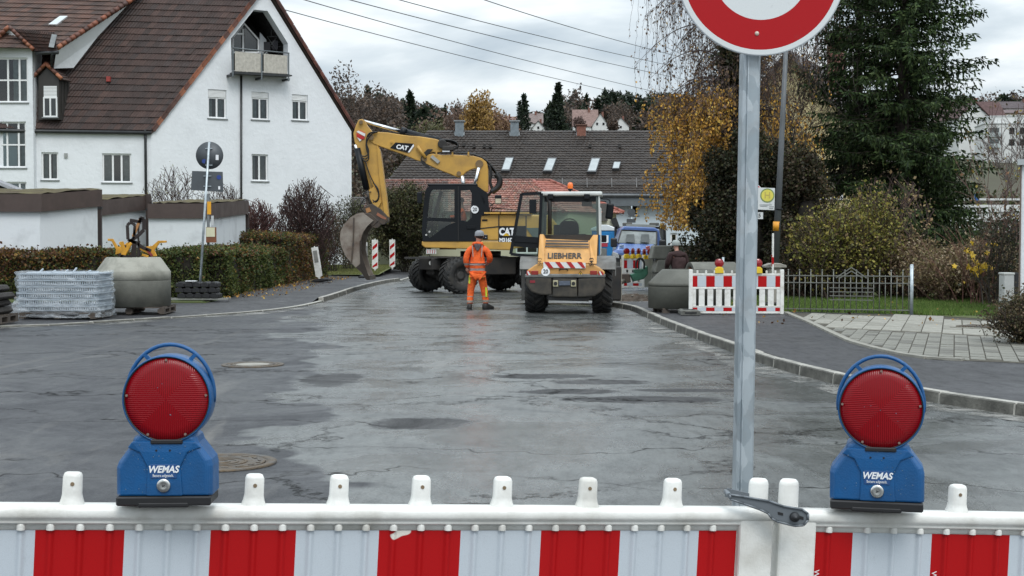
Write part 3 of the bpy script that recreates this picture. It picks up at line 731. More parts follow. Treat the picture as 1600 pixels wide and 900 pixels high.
# ------------------------------------------------------------------ no-entry-for-vehicles sign
GALV = mk('galvanised', (0.36,0.41,0.44), .42, metal=.55, v=.3, vs=9, col2=(0.47,0.52,0.55), lo=.45, hi=.55, bump=.05, rv=.08)
m_, t_, n2 = nodes_of('galvanised_spangle'); tcn = n2('ShaderNodeTexCoord')
mp = n2('ShaderNodeMapping', {'Vector': tcn.outputs['Object'], 'Scale': (1,1,.45)})
dn = n2('ShaderNodeTexNoise', {'Vector': mp.outputs[0], 'Scale': 14.0, 'Detail': 4.0})
ad = n2('ShaderNodeVectorMath', {0: mp.outputs[0], 1: n2('ShaderNodeVectorMath', {0: dn.outputs['Color'], 'Scale': .06}, operation='SCALE').outputs[0]}, operation='ADD')
vo = n2('ShaderNodeTexVoronoi', {'Vector': ad.outputs[0], 'Scale': 26.0})
bw = n2('ShaderNodeRGBToBW', {0: vo.outputs['Color']})
cr2 = n2('ShaderNodeMix', {0: bw.outputs[0], 'A': (0.27,0.32,0.355,1), 'B': (0.50,0.55,0.585,1)}, data_type='RGBA')
nz = n2('ShaderNodeTexNoise', {'Vector': tcn.outputs['Object'], 'Scale': 9.0, 'Detail': 8.0, 'Roughness': .7})
cr3 = n2('ShaderNodeMix', {0: n2('ShaderNodeMapRange', {0: nz.outputs['Fac'], 1: .5, 2: .72, 3: 0, 4: .6}).outputs[0], 'A': cr2.outputs['Result'], 'B': (0.30,0.30,0.30,1)}, data_type='RGBA')
pr = n2('ShaderNodeBsdfPrincipled', {'Base Color': cr3.outputs['Result'], 'Metallic': .45, 'Roughness': n2('ShaderNodeMapRange', {0: bw.outputs[0], 3: .33, 4: .52}).outputs[0]})
n2('ShaderNodeOutputMaterial', {0: pr.outputs[0]}); SPANGLE = m_
DS = 5.12
top = W(1172,84,DS+.05); bot = W(1155,1064,DS+.05); bot.z = 0
sg = empty('no_vehicles_sign', (bot.x,bot.y,0), 0, 'large round red and white no vehicles sign on a square galvanised post', 'traffic sign')
ax = (top-bot)
m = MB(); a_ = R(52); hw = .029
secs = []
for s_ in (0,1):
    c_ = ax*s_
    for ang in range(4):
        aa = a_ + ang*math.pi/2
        for da in (-.13,.13): secs.append(c_+V((math.cos(aa+da), math.sin(aa+da),0))*hw*1.40)
m.add(secs, [tuple(range(7,-1,-1)), tuple(range(8,16))]+[(j,(j+1)%8,8+(j+1)%8,8+j) for j in range(8)])
m.build('post', SPANGLE, sg)
m = MB(); d_ = V((-.012,-.0415,0)); m.beam(d_, d_+ax*.999, .006, .004, up=(1,0,0)); m.build('seam', SPANGLE, sg)
cs = W(1189,-45,DS-.02)-bot; k = DS/2200
m = MB(); m.cyl(ax, V((ax.x+.01, ax.y, cs.z+.25)), .024, 16); m.build('inner_tube', GALV, sg)
Ms = Matrix.Translation(cs) @ Matrix.Rotation(R(90),4,'X')
m = MB(); m.lathe([(.0005,-.004),(128*k,-.004),(130*k,-.008),(130.5*k,.0035),(128*k,.004)], 96, Ms); m.build('sign_rim', mk('sign_edge',(0.62,0.66,0.70),.4), sg)
SRED = sheeting('sign_red', (0.40,0.008,0.012), .30); SWH = sheeting('sign_white', (0.66,0.69,0.70), .33)
m = MB(); m.lathe([(128.5*k,.0042),(121*k,.0046)], 96, Ms); m.build('white_border', SWH, sg)
m = MB(); m.lathe([(121*k,.0047),(75*k,.0048)], 96, Ms); m.build('red_ring', SRED, sg)
m = MB(); m.lathe([(75*k,.0047),(.0005,.0048)], 96, Ms); m.build('white_centre', SWH, sg)
m = MB()
for dx_ in (-6,): m.lathe([(.008,0),(.007,.003),(.0003,.0036)], 12, FRONT(cs+V((dx_*k,-.005,-96*k))))
m.build('bolt', mk('bolt_face',(0.6,0.5,0.42),.4), sg)
m = MB(); 
for zz in (-.2,.2): m.box(cs.x-.06,cs.x+.06,cs.y+.008,cs.y+.06,cs.z+zz-.012,cs.z+zz+.012)
m.build('bracket', GALV, sg)
# ================================================================== BUILDINGS
def render_white(name, col, v=.10, bump=.5):
    return mk(name, col, .8, v=v, vs=.7, bump=bump, bs=9, lo=.4, hi=.8)
PLASTER = mk('white_render', (0.72,0.745,0.77), .85, v=.13, vs=1.1, bump=.9, bs=5.5, lo=.45, hi=.85)
PVC = mk('white_pvc', (0.78,0.79,0.79), .35, v=.05)
SILL = mk('sill_grey', (0.22,0.235,0.24), .5, v=.2)
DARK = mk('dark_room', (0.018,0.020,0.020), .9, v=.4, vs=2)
CURT = mk('curtain', (0.42,0.44,0.43), .9, v=.35, vs=5)
GLS = glass('window_glass', (.62,.70,.70), 1.5)
ANTH = mk('anthracite_metal', (0.035,0.038,0.040), .45, v=.3, metal=.2)
LEAD = mk('lead_flashing', (0.25,0.27,0.28), .5, v=.3)
TDK = [(0.052,0.030,0.025),(0.058,0.032,0.027),(0.045,0.028,0.024),(0.068,0.038,0.031),(0.048,0.032,0.029)]
TGREY = [(0.040,0.031,0.026),(0.044,0.034,0.028),(0.037,0.029,0.025)]
TRED = [(0.26,0.105,0.075),(0.30,0.13,0.09),(0.22,0.085,0.065),(0.20,0.12,0.09),(0.33,0.16,0.12)]
TREDD = [(0.13,0.065,0.05),(0.16,0.08,0.06),(0.10,0.055,0.045),(0.085,0.06,0.05)]
def up_normal(a, b, c):
    n = (b-a).cross(c-a).normalized(); return n if n.z > 0 else -n
def tile_roof(name, e0, e1, r0, r1, courses, tiles, pal, parent, mat=None, prof=2, lap=.035, wave=.022, var=.10):
    """e0->e1 along the eave, r0->r1 along the ridge; real lapped and curved tile courses, one mesh"""
    e0,e1,r0,r1 = map(V,(e0,e1,r0,r1)); n = up_normal(e0,e1,(r0+r1)/2); qs = []; cs = []
    P = lambda u,w: (e0.lerp(e1,u)).lerp(r0.lerp(r1,u), w)
    K = prof*2
    for j in range(courses):
        w0, w1 = j/courses, (j+1)/courses
        cj = pick(pal, tiles, var=var)
        jit = rng.normal(size=tiles)*.004
        for i in range(tiles):
            for k in range(K):
                ua, ub = (i+k/K)/tiles, (i+(k+1)/K)/tiles
                ha = wave*abs(math.sin(math.pi*prof*k/K/1.0))+jit[i]; hb = wave*abs(math.sin(math.pi*prof*(k+1)/K))+jit[i]
                a, b = P(ua,w0)+n*(lap+ha), P(ub,w0)+n*(lap+hb); c, d = P(ub,w1)+n*(hb), P(ua,w1)+n*(ha)
                qs += [a,b,c,d, P(ua,w0)-n*.01, P(ub,w0)-n*.01, b, a]; cs += [cj[i], cj[i]*.8]
    return tag(npmesh(name, np.array(qs), 4, mat or TILE, parent, np.array(cs)), kind='stuff')
def caps(name, a, b, n, r, pal, parent, nrm=None, w=None):
    a, b = V(a), V(b); d = (b-a)/n
    for i in range(n):
        m = MB(); m.tube([V((0,0,0)), d*1.06], [r*1.05, r*.92], 8, col=tuple(pick(pal,1,var=.2)[0])); o = m.build(name, TILE, parent); o.location = a + d*i
def wall_poly(name, o, u, pts, holes, mat, parent, depth=.16, thick=None, vdir=V((0,0,1)), room=.6, dark=DARK):
    """wall in the plane through o with horizontal dir u; pts / holes in (s, z) coordinates; holes get real reveals and a dark room behind"""
    u = V(u).normalized(); nrm = u.cross(vdir); nrm.normalize()          # outward
    P = lambda s, z, d=0.0: o + u*s + vdir*z - nrm*d
    vs = [V(p) for p in pts]; ed = [(i,(i+1)%len(pts)) for i in range(len(pts))]
    for (a,b,c,d) in holes:
        k = len(vs); vs += [V((a,c)),V((b,c)),V((b,d)),V((a,d))]; ed += [(k,k+1),(k+1,k+2),(k+2,k+3),(k+3,k)]
    r = delaunay_2d_cdt(vs, ed, [], 0, 1e-5); V2, F2 = r[0], r[2]
    def inpoly(x, y):
        c = False
        for i in range(len(pts)):
            (ax,ay),(bx,by) = pts[i], pts[(i+1)%len(pts)]
            if (ay > y) != (by > y) and x < (bx-ax)*(y-ay)/(by-ay)+ax: c = not c
        return c
    m = MB(); fs = []
    for f in F2:
        cx = sum(V2[i].x for i in f)/len(f); cy = sum(V2[i].y for i in f)/len(f)
        if not inpoly(cx,cy) or any(a<cx<b and c<cy<d for a,b,c,d in holes): continue
        fs.append(tuple(f))
    m.add([P(q.x,q.y) for q in V2], fs)
    for a,b,c,d in holes:
        A = [P(a,c),P(b,c),P(b,d),P(a,d)]; B = [P(a,c,depth),P(b,c,depth),P(b,d,depth),P(a,d,depth)]
        m.add(A+B, [(i,(i+1)%4,4+(i+1)%4,4+i) for i in range(4)])
    w = m.build(name, mat, parent)
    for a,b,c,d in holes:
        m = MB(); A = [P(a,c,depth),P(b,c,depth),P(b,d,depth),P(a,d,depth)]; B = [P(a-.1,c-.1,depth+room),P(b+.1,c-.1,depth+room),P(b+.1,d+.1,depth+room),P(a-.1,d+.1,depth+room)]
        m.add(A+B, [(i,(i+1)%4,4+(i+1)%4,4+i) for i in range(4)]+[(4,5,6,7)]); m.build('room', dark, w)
    return w, P
def window(parent, P, h, cols=2, rows=1, shutter=0.0, curtain=True, depth=.13, fw=.07, sill=True, frame_mat=None, splits=None, tilt=False):
    """h = (s0,s1,z0,z1) hole; P(s,z,d) maps to the wall"""
    a,b,c,d = h; fm = frame_mat or PVC
    def bar(m, s0,s1,z0,z1,d0,d1):
        A = [P(s0,z0,d1),P(s1,z0,d1),P(s1,z0,d0),P(s0,z0,d0),P(s0,z1,d1),P(s1,z1,d1),P(s1,z1,d0),P(s0,z1,d0)]
        m.add(A, [(0,3,2,1),(4,5,6,7),(0,1,5,4),(1,2,6,5),(2,3,7,6),(3,0,4,7)])
    zt = d - (d-c)*shutter
    m = MB(); D0, D1 = depth-.05, depth+.01
    bar(m,a,a+fw,c,zt,D0,D1); bar(m,b-fw,b,c,zt,D0,D1); bar(m,a+fw,b-fw,c,c+fw,D0,D1); bar(m,a+fw,b-fw,zt-fw,zt,D0,D1)
    fx = splits or [k/cols for k in range(1,cols)]
    for t in fx: s = a+(b-a)*t; bar(m,s-fw*.55,s+fw*.55,c+fw,zt-fw,D0+.004,D1-.004)
    for k in range(1,rows): z = c+(zt-c)*k/rows; bar(m,a+fw,b-fw,z-fw*.45,z+fw*.45,D0+.008,D1-.008)
    w = m.build('window', fm, parent)
    edges = [0]+list(fx)+[1]
    for i in range(len(edges)-1):
        for k in range(rows):
            s0, s1 = a+(b-a)*edges[i], a+(b-a)*edges[i+1]; z0, z1 = c+(zt-c)*k/rows, c+(zt-c)*(k+1)/rows
            m = MB(); m.quad(P(s0+.02,z0+.02,depth-.02),P(s1-.02,z0+.02,depth-.02),P(s1-.02,z1-.02,depth-.02),P(s0+.02,z1-.02,depth-.02)); m.build('pane', GLS, w)
    if curtain:
        for (s0,s1) in (((a+.05),(a+(b-a)*random.uniform(.3,.42))),((b-(b-a)*random.uniform(.3,.42)),(b-.05))):
            m = MB(); n = 16; pts0 = []; pts1 = []
            for i in range(n+1):
                s = s0+(s1-s0)*i/n; dd = depth+.10+.03*math.sin(i*2.2); pts0.append(P(s,c+.02,dd)); pts1.append(P(s,zt-.02,dd))
            m.add(pts0+pts1, [(i,i+1,n+2+i,n+1+i) for i in range(n)], 0, True); m.build('curtain', CURT, w)
    if shutter:
        m = MB(); n = max(3,int((d-zt)/.055))
        for i in range(n):
            z0 = zt+(d-zt)*i/n; z1 = zt+(d-zt)*(i+1)/n; bar(m,a+.02,b-.02,z0,z1-.012,.03+.008,.085)
        bar(m,a,b,zt-.01,d,.086,.10)
        o = m.build('roller_shutter', PVC, w); o['kind']='stuff'
    if sill:
        m = MB(); bar(m,a-.05,b+.05,c-.05,c-.001,-.05,depth-.055); m.build('sill', SILL, w)
    return w
def place(o, u, h, px0, px1, py0, py1, vdir=V((0,0,1))):
    """pixel box on the photograph -> (s0,s1,z0,z1) on a vertical wall"""
    u = V(u).normalized(); n = u.cross(V((0,0,1)))
    r = []
    for px, py in ((px0,py0),(px1,py1),(px0,py1),(px1,py0)):
        q = hit(px, py, o, n)-o; r.append((q.dot(u), q.z))
    return (r[0][0], r[1][0], (r[2][1]+r[1][1])/2, (r[0][1]+r[3][1])/2)

# ---------------------------------------------------------------- the large white house
A = W(236,200,62.0); A.z = 0.1
C = W(549,205,67.6); C.z = 0.3
ug = (C-A); Lg = V((ug.x,ug.y,0)).length; ug = V((ug.x,ug.y,0)).normalized()
ue = V((-5.1,-1.0,0)).normalized()              # along the eave, leftwards
house = empty('white_house', (A.x,A.y,0), 0, 'large white rendered house with steep brown tiled gable roof', 'house')
O = V((0,0,0)); H_E = W(236,199,62.0).z; APEX = W(409,-25,64.9)-V((A.x,A.y,0))
Aw = V((A.x,A.y,0))
def loc(p): return V(p)-Aw
# gable wall
gable_pts = [(0,-.2),(Lg,-.2),(Lg,W(549,205,67.6).z),((V((APEX.x,APEX.y,0))).dot(ug),APEX.z),(0,H_E)]
gh = [place(Aw,ug,0,325,354,140,185), place(Aw,ug,0,393,420,144,187), place(Aw,ug,0,456,481,148,188), place(Aw,ug,0,393,419,241,283)]
bal = place(Aw,ug,0,362,450,14,110)
# balcony opening: seven-sided
w_pts = gable_pts
def gs(px,py):
    q = hit(px,py,Aw,ug.cross(V((0,0,1))))-Aw; return (q.dot(ug), q.z)
def gwall():
    u = ug; nrm = u.cross(V((0,0,1))); P = lambda s,z,d=0.0: u*s+V((0,0,1))*z-nrm*d
    op = [gs(362,110),gs(450,112),gs(450,68),gs(418,17),gs(397,15),gs(361,60)]
    vs = [V(p) for p in w_pts]; ed = [(i,(i+1)%len(w_pts)) for i in range(len(w_pts))]
    k = len(vs); vs += [V(p) for p in op]; ed += [(k+i,k+(i+1)%len(op)) for i in range(len(op))]
    for (a,b,c,d) in gh:
        k = len(vs); vs += [V((a,c)),V((b,c)),V((b,d)),V((a,d))]; ed += [(k,k+1),(k+1,k+2),(k+2,k+3),(k+3,k)]
    r = delaunay_2d_cdt(vs, ed, [], 0, 1e-5)
    def inp(pts,x,y):
        c = False
        for i in range(len(pts)):
            (ax,ay),(bx,by) = pts[i], pts[(i+1)%len(pts)]
            if (ay > y) != (by > y) and x < (bx-ax)*(y-ay)/(by-ay)+ax: c = not c
        return c
    m = MB(); fs = []
    for f in r[2]:
        cx = sum(r[0][i].x for i in f)/len(f); cy = sum(r[0][i].y for i in f)/len(f)
        if not inp(w_pts,cx,cy) or inp(op,cx,cy) or any(a<cx<b and c<cy<d for a,b,c,d in gh): continue
        fs.append(tuple(f))
    m.add([P(q.x,q.y) for q in r[0]], fs)
    for a,b,c,d in gh:
        A_ = [P(a,c),P(b,c),P(b,d),P(a,d)]; B_ = [P(a,c,.16),P(b,c,.16),P(b,d,.16),P(a,d,.16)]
        m.add(A_+B_, [(i,(i+1)%4,4+(i+1)%4,4+i) for i in range(4)])
    n = len(op); A_ = [P(*p) for p in op]; B_ = [P(p[0],p[1],.5) for p in op]
    m.add(A_+B_, [(i,(i+1)%n,n+(i+1)%n,n+i) for i in range(n)])
    w = m.build('gable_wall', PLASTER, house)
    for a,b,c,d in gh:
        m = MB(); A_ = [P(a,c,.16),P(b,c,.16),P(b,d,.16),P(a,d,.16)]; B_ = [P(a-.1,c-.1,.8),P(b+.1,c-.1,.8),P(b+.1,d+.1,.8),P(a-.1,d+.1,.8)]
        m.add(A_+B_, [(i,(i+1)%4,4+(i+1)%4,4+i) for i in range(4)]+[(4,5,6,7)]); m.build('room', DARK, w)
    # loggia
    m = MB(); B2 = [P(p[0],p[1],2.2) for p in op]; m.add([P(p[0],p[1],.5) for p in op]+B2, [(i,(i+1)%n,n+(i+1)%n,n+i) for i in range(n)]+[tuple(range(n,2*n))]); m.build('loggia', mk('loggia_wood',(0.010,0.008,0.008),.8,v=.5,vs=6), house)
    return P
Pg = gwall()
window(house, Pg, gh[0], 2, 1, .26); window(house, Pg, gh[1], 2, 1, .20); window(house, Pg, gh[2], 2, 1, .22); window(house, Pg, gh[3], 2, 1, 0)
# glazed loggia door, partition and balcony railing
def gp(px,py,d=0.0):
    nn_ = ug.cross(V((0,0,1))); return hit(px,py,Aw-nn_*d,nn_)-Aw
m = MB()
for a,b in (((364,83),(364,58)),((380,82),(380,45)),((364,53),(380,53)),((404,82),(404,62)),((380,35),(404,62)),((382,82),(404,82)),((364,82),(380,82)),((364,58),(380,38))): m.beam(gp(*a,1.2),gp(*b,1.2),.07,.07,up=(0,1,0))
ld = m.build('loggia_glazing', PVC, house)
m = MB(); m.add([gp(364,83,1.25),gp(380,83,1.25),gp(380,40,1.25),gp(364,56,1.25)],[(0,1,2,3)]); m.build('pane', GLS, ld)
m = MB(); m.add([gp(382,83,1.25),gp(403,83,1.25),gp(403,62,1.25),gp(382,38,1.25)],[(0,1,2,3)]); m.build('pane', GLS, ld)
m = MB(); m.add([gp(405,85,1.3),gp(419,85,1.3),gp(416,62,1.3),gp(406,50,1.3)],[(0,1,2,3)]); m.build('partition', PLASTER, house)
# laundry rack silhouette on the balcony is a thing resting there
lr = gp(424,84,.7)+Aw; rk = empty('clothes_rack', tuple(lr), 0, 'dark folded clothes rack standing in the balcony of the white house', 'clothes rack')
m = MB()
for a,b in (((-.35,0,0),(.3,0,.8)),((.35,0,0),(-.2,0,.8)),((-.2,0,.8),(.3,0,.8)),((-.3,.3,0),(.3,.3,.7)),((0,0,.8),(0,0,1.1)),((-.35,0,.3),(.4,.1,.35)),((-.3,.1,.5),(.35,.1,.55))): m.cyl(a,b,.022,6)
m.build('frame', ANTH, rk)
m = MB(); m.box(-.35,-.05,-.02,.02,.15,.55); m.box(.05,.3,.0,.04,.2,.62); m.build('cloth', mk('dark_cloth',(0.02,0.02,0.025),.9), rk)
balc = MB(); BX = lambda px,py,d: gp(px,py,d)
bo = MB(); bo.beam(gp(363,113,-.55), gp(452,118,-.62), .10, .12); bo.beam(gp(363,114,-.3),gp(452,119,-.3),.6,.06); bs = bo.build('balcony_floor', ANTH, house)
for x,y0,y1 in ((364,79,120),(409,82,125),(451,84,127)):
    m = MB(); m.beam(gp(x,y0,-.64), gp(x,y1,-.64), .06, .05, up=(0,1,0)); m.build('balcony_post', mk('steel_grey',(0.16,0.18,0.19),.4,metal=.5), house)
    m = MB(); b_ = gp(x,y1-3,-.60); m.beam(b_, b_-(ug.cross(V((0,0,1))))*.6, .12, .10); m.build('bracket', ANTH, house)
m = MB(); m.cyl(gp(364,75,-.64), gp(452,83,-.64), .03, 8); m.build('handrail', mk('steel_grey',(0.16,0.18,0.19),.4,metal=.5), house)
BALP = mk('balcony_sheet',(0.50,0.475,0.42),.7,v=.25,vs=8)
for x0,x1,ya,yb,yc,yd in ((367,408,80,84,114,111),(412,449,84,87,117,114)):
    m = MB(); n = 14
    for i in range(n):
        t0,t1 = i/n,(i+1)/n; d0 = -.62+(.012 if i%2 else 0)
        a = gp(x0+(x1-x0)*t0, ya+(yb-ya)*t0, d0); b = gp(x0+(x1-x0)*t1, ya+(yb-ya)*t1, d0); c = gp(x0+(x1-x0)*t1, yd+(yc-yd)*t1, d0); d = gp(x0+(x1-x0)*t0, yd+(yc-yd)*t0, d0)
        m.prism([a,b,c,d], (0,.02,0))
    m.build('balcony_panel', BALP, house)
# side wall under the eave
LE = 12.0
sw_o = ue*LE
def ss(px,py):
    n = (-ue).cross(V((0,0,1))); q = hit(px,py,Aw,n)-Aw; return (q.dot(-ue)+LE, q.z)
def sbox(x0,x1,y0,y1):
    a = ss(x0,y1); b = ss(x1,y0); return (a[0],b[0],a[1],b[1])
sh = [sbox(65,91,238,281), sbox(160,205,240,285)]
w, Ps = wall_poly('side_wall', sw_o, -ue, [(0,-.2),(LE,-.2),(LE,H_E),(0,H_E)], sh, PLASTER, house)
window(house, Ps, sh[0], 2, 1, 0); window(house, Ps, sh[1], 3, 1, 0, splits=[.36,.66])
m = MB(); q = ss(103,243); m.add([Ps(q[0]-.08,q[1]-.1,-.02)],[]) ; m.beam(Ps(q[0],q[1]-.1,-.03),Ps(q[0],q[1]+.1,-.03),.14,.06,up=(0,1,0)); m.build('vent', mk('vent_grey',(0.3,0.31,0.3),.6), house)
# far side walls so the house is closed
m = MB(); bk = ue*LE; Ce = ug*Lg;  m.add([Ce-V((0,0,.2)), bk+Ce-V((0,0,.2)), bk+Ce+V((0,0,W(549,205,67.6).z)), Ce+V((0,0,W(549,205,67.6).z)), bk-V((0,0,.2)), bk+V((0,0,H_E)), bk+APEX], [(0,1,2,3),(1,4,5,6,2)]); m.build('rear_wall', PLASTER, house)
# roof
s_over = -ue*.18; nE = V((0,0,.06))
E0 = V((0,0,H_E)); dn = (E0-APEX).normalized()
def rp(p): return p
e0 = E0 + dn*.25 + s_over; e1 = E0 + dn*.25 + ue*LE; r0 = APEX + s_over; r1 = APEX + ue*LE
tile_roof('roof_tiles', e0+nE, e1+nE, r0+nE, r1+nE, 24, 44, TDK, house)
EC = ug*Lg + V((0,0,W(549,205,67.6).z)); dn2 = (EC-APEX).normalized()
bq = -(ug.cross(V((0,0,1))))*9.0; f0 = EC + dn2*.25 + s_over; f1 = EC+dn2*.25+bq; r2 = APEX+bq
tile_roof('roof_tiles', f1+nE, f0+nE, r2+nE, r0+nE, 20, 24, TDK, house)
m = MB(); m.add([r0,r2,r1],[(0,1,2)]); m.build('ridge_deck', mk('fascia_brown',(0.06,0.035,0.028),.7), house)
m = MB()
for (a,b,c,d) in ((e0,e1,r1,r0),(f1,f0,r0,r2)):
    m.add([a,b,c,d,a-V((0,0,.10)),b-V((0,0,.10)),c-V((0,0,.10)),d-V((0,0,.10))], [(0,1,2,3),(7,6,5,4),(0,4,5,1),(0,3,7,4),(3,2,6,7)])
m.build('roof_boards', mk('fascia_brown',(0.06,0.035,0.028),.7), house)
RUST = [(0.24,0.085,0.045),(0.20,0.07,0.04),(0.28,0.11,0.06),(0.13,0.055,0.04),(0.10,0.05,0.04)]
DRED = [(0.12,0.05,0.04),(0.09,0.04,0.035),(0.16,0.06,0.045)]
def verge(a, b, n, pal, parent, drop=.16, wd=.14):
    d = (b-a)/n; x = d.normalized()
    for i in range(n):
        m = MB(); c = tuple(pick(pal,1,var=.15)[0])
        m.obox(d*.5+V((0,0,.03)), (d.length*1.05, wd, .05), Matrix((x, x.cross(V((0,0,1))).normalized(), x.cross(V((0,0,1))).normalized().cross(x)*-1)).transposed(), col=c)
        m.obox(d*.5-V((0,0,drop*.35)) - ue*wd*.45, (d.length*.98, .035, drop), Matrix((x, x.cross(V((0,0,1))).normalized(), x.cross(V((0,0,1))).normalized().cross(x)*-1)).transposed(), col=c)
        o = m.build('verge_tile', TILE, parent); o.location = a + d*i + V((0,0,.10+.012*(i%2)))
verge(e0, r0, 26, RUST, house); verge(f0, r0, 26, DRED, house)
# gutter, downpipes
def gutter(a, b, r, parent, mat=ANTH): 
    m = MB(); m.tube([a,b], r, 10); m.build('gutter', mat, parent)
gutter(e0+V((0,-.08,-.05)), e1+V((0,-.08,-.05)), .085, house)
m = MB(); m.tube([V((-.25,-.1,H_E-.1)), V((-.22,-.12,H_E-.5)), V((-.22,-.12,0))], .06, 8); m.build('downpipe', ANTH, house)
m = MB(); m.tube([gp(377,118,-.06), gp(377,425,-.06)], .05, 8); m.build('downpipe', ANTH, house)
# small red vent tile, roof vent
nR = up_normal(e0,e1,r0)
def onroof(px,py): return hit(px,py,Aw+e0,nR)-Aw
m = MB(); m.obox(onroof(170,125)+nR*.1,(.16,.2,.22)); m.build('roof_vent', mk('vent_red',(0.35,0.05,0.04),.5), house)

# dormer on the roof
dm = MB(); D0 = onroof(64,190); ud = -ue; dd = V((-.19,.98,0))
def dpt(px,py,d): return W(px,py,d)-Aw
Dd = (onroof(75,187)+Aw).y-.25
fl, fr, ftl, ftr, fpk = dpt(60,187,Dd), dpt(92,187,Dd), dpt(60,120,Dd), dpt(92,124,Dd), dpt(73,106,Dd)
bkv = V((0.25,1,0)).normalized()
def back(p): 
    t = (e0+nE-p).dot(nR)/bkv.dot(nR); return p+bkv*t
DCL = mk('dormer_sheet',(0.040,0.036,0.033),.5,v=.2,metal=.1)
m = MB(); m.add([fl,fr,ftr,fpk,ftl], [(0,1,2,3,4)]); m.add([fr,back(fr+V((0,0,.0))),back(ftr),ftr],[(0,1,2,3)]); m.add([fl,ftl,back(ftl)],[(0,1,2)])
dorm = m.build('dormer', DCL, house)
for t in (.25,.5,.75):
    m = MB(); a = fr.lerp(back(fr),t); b = ftr.lerp(back(ftr),t); m.beam(ftr.lerp(back(ftr),t)+V((.02,0,0)), ftr.lerp(back(ftr),t)+V((.02,0,-(1-t)*1.9)), .03,.04,up=(0,1,0)); m.build('seam', DCL, dorm)
ev = V((.0,-.12,0))
pk = fpk+V((0,0,.12)); rr_ = ftr+V((.16,0,-.04)); ll_ = ftl+V((-.2,0,-.08))
def tr2(p, q): return p+bkv*((q))
bl = ((back(pk)-pk).length)*.82
tile_roof('dormer_tiles', rr_+ev, tr2(rr_,bl*.72), pk+ev, tr2(pk,bl), 5, 10, TDK, dorm, wave=.03)
tile_roof('dormer_tiles', tr2(ll_,bl*.72), ll_+ev, tr2(pk,bl), pk+ev, 3, 8, TDK, dorm, wave=.03)
caps('ridge_tile', pk+ev+V((0,0,.04)), tr2(pk,bl)+V((0,0,.04)), 7, .09, RUST, dorm)
caps('verge_tile', ll_+ev+V((0,0,.05)), pk+ev+V((0,0,.05)), 3, .08, RUST, dorm); caps('verge_tile', rr_+ev+V((0,0,.05)), pk+ev+V((0,0,.05)), 3, .08, RUST, dorm)
m = MB(); m.beam(dpt(141,107,Dd+1.7), dpt(143,128,Dd+1.6), .3, .02, up=(0,1,0)); m.build('flashing', LEAD, dorm)
Pd = lambda s,z,d=0.0: V((s,fl.y-.05+d,z))
wx0, wx1 = dpt(66,0,Dd).x, dpt(88,0,Dd).x; wz0, wz1 = dpt(0,183,Dd).z, dpt(0,134,Dd).z
dw = window(dorm if False else house, Pd, (wx0,wx1,wz0,wz1), 2, 1, .36, depth=.06, fw=.06)

# ---------------------------------------------------------------- left wing (joined house, gabled bay)
wg = empty('white_wing', (A.x,A.y,0), 0, 'white gabled wing with tall windows at the left edge of the photo', 'house')
DW = 60.7
def wp(px,py,d=DW): return W(px,py,d)-Aw
fo = wp(-80,300); fo.z = 0; uw = V((1,0,0))
sxr = wp(52,200).x; sxl = fo.x
zf = lambda py: W(0,py,DW).z
wh = []
def wbox(x0,x1,y0,y1): return (wp(x0,0).x-fo.x, wp(x1,0).x-fo.x, zf(y1), zf(y0))
wh = [wbox(-40,42,90,160), wbox(-40,38,190,262), wbox(-40,38,284,300)]
pts = [(0,-.2),(sxr-fo.x,-.2),(sxr-fo.x,zf(80)),(wp(15,0).x-fo.x,zf(46)),(0,zf(85))]
w, Pw = wall_poly('bay_wall', fo, uw, pts, wh, PLASTER, wg)
window(wg, Pw, wh[0], 3, 2, 0, splits=[.61,.83]); window(wg, Pw, wh[1], 3, 2, 0, splits=[.61,.84]); window(wg, Pw, wh[2], 2, 1, 0, splits=[.85], sill=False, curtain=False)
eR = wp(84,105,64.0); bsv = V((-.03,1,0)).normalized()
def bkr(p): return p+bsv*((e0+nE-p).dot(nR)/bsv.dot(nR))
t0_, t1_ = wp(52,80), wp(52,182); m = MB(); m.add([t1_, bkr(t1_)+bsv*.1, bkr(t0_)+bsv*.1, t0_], [(0,1,2,3)]); m.build('bay_side_wall', PLASTER, wg)
m = MB(); m.add([V((sxr,t1_.y,-.2)), V((sxr,t1_.y+1.2,-.2)), V((sxr,t1_.y+1.2,t1_.z+.3)), V((sxr,t1_.y,t1_.z))], [(0,1,2,3)]); m.build('lower_side_wall', PLASTER, wg)
def rf(px,py,dl): return W(px,py,(onroof(px,py)+Aw).y-dl)-Aw
m = MB(); m.add([rf(88,79,1.5), rf(84,107,.9), rf(115,106,.35), rf(152,58,.35), rf(201,6,.35)], [(0,1,2,3,4)]); m.build('upper_side_wall', PLASTER, wg)
P1t = rf(89,77,1.6); P2t = rf(203,3,.45)
tile_roof('roof_tiles', P1t+ue*.0, P1t+ue*7, P2t+(P2t-P1t)*.25, P2t+(P2t-P1t)*.25+ue*7, 14, 24, [(0.075,0.042,0.034),(0.09,0.05,0.038),(0.06,0.038,0.032),(0.11,0.055,0.04)], wg)
caps('verge_tile', P1t+V((0,0,.05)), P2t+(P2t-P1t)*.2+V((0,0,.05)), 20, .11, RUST, wg)
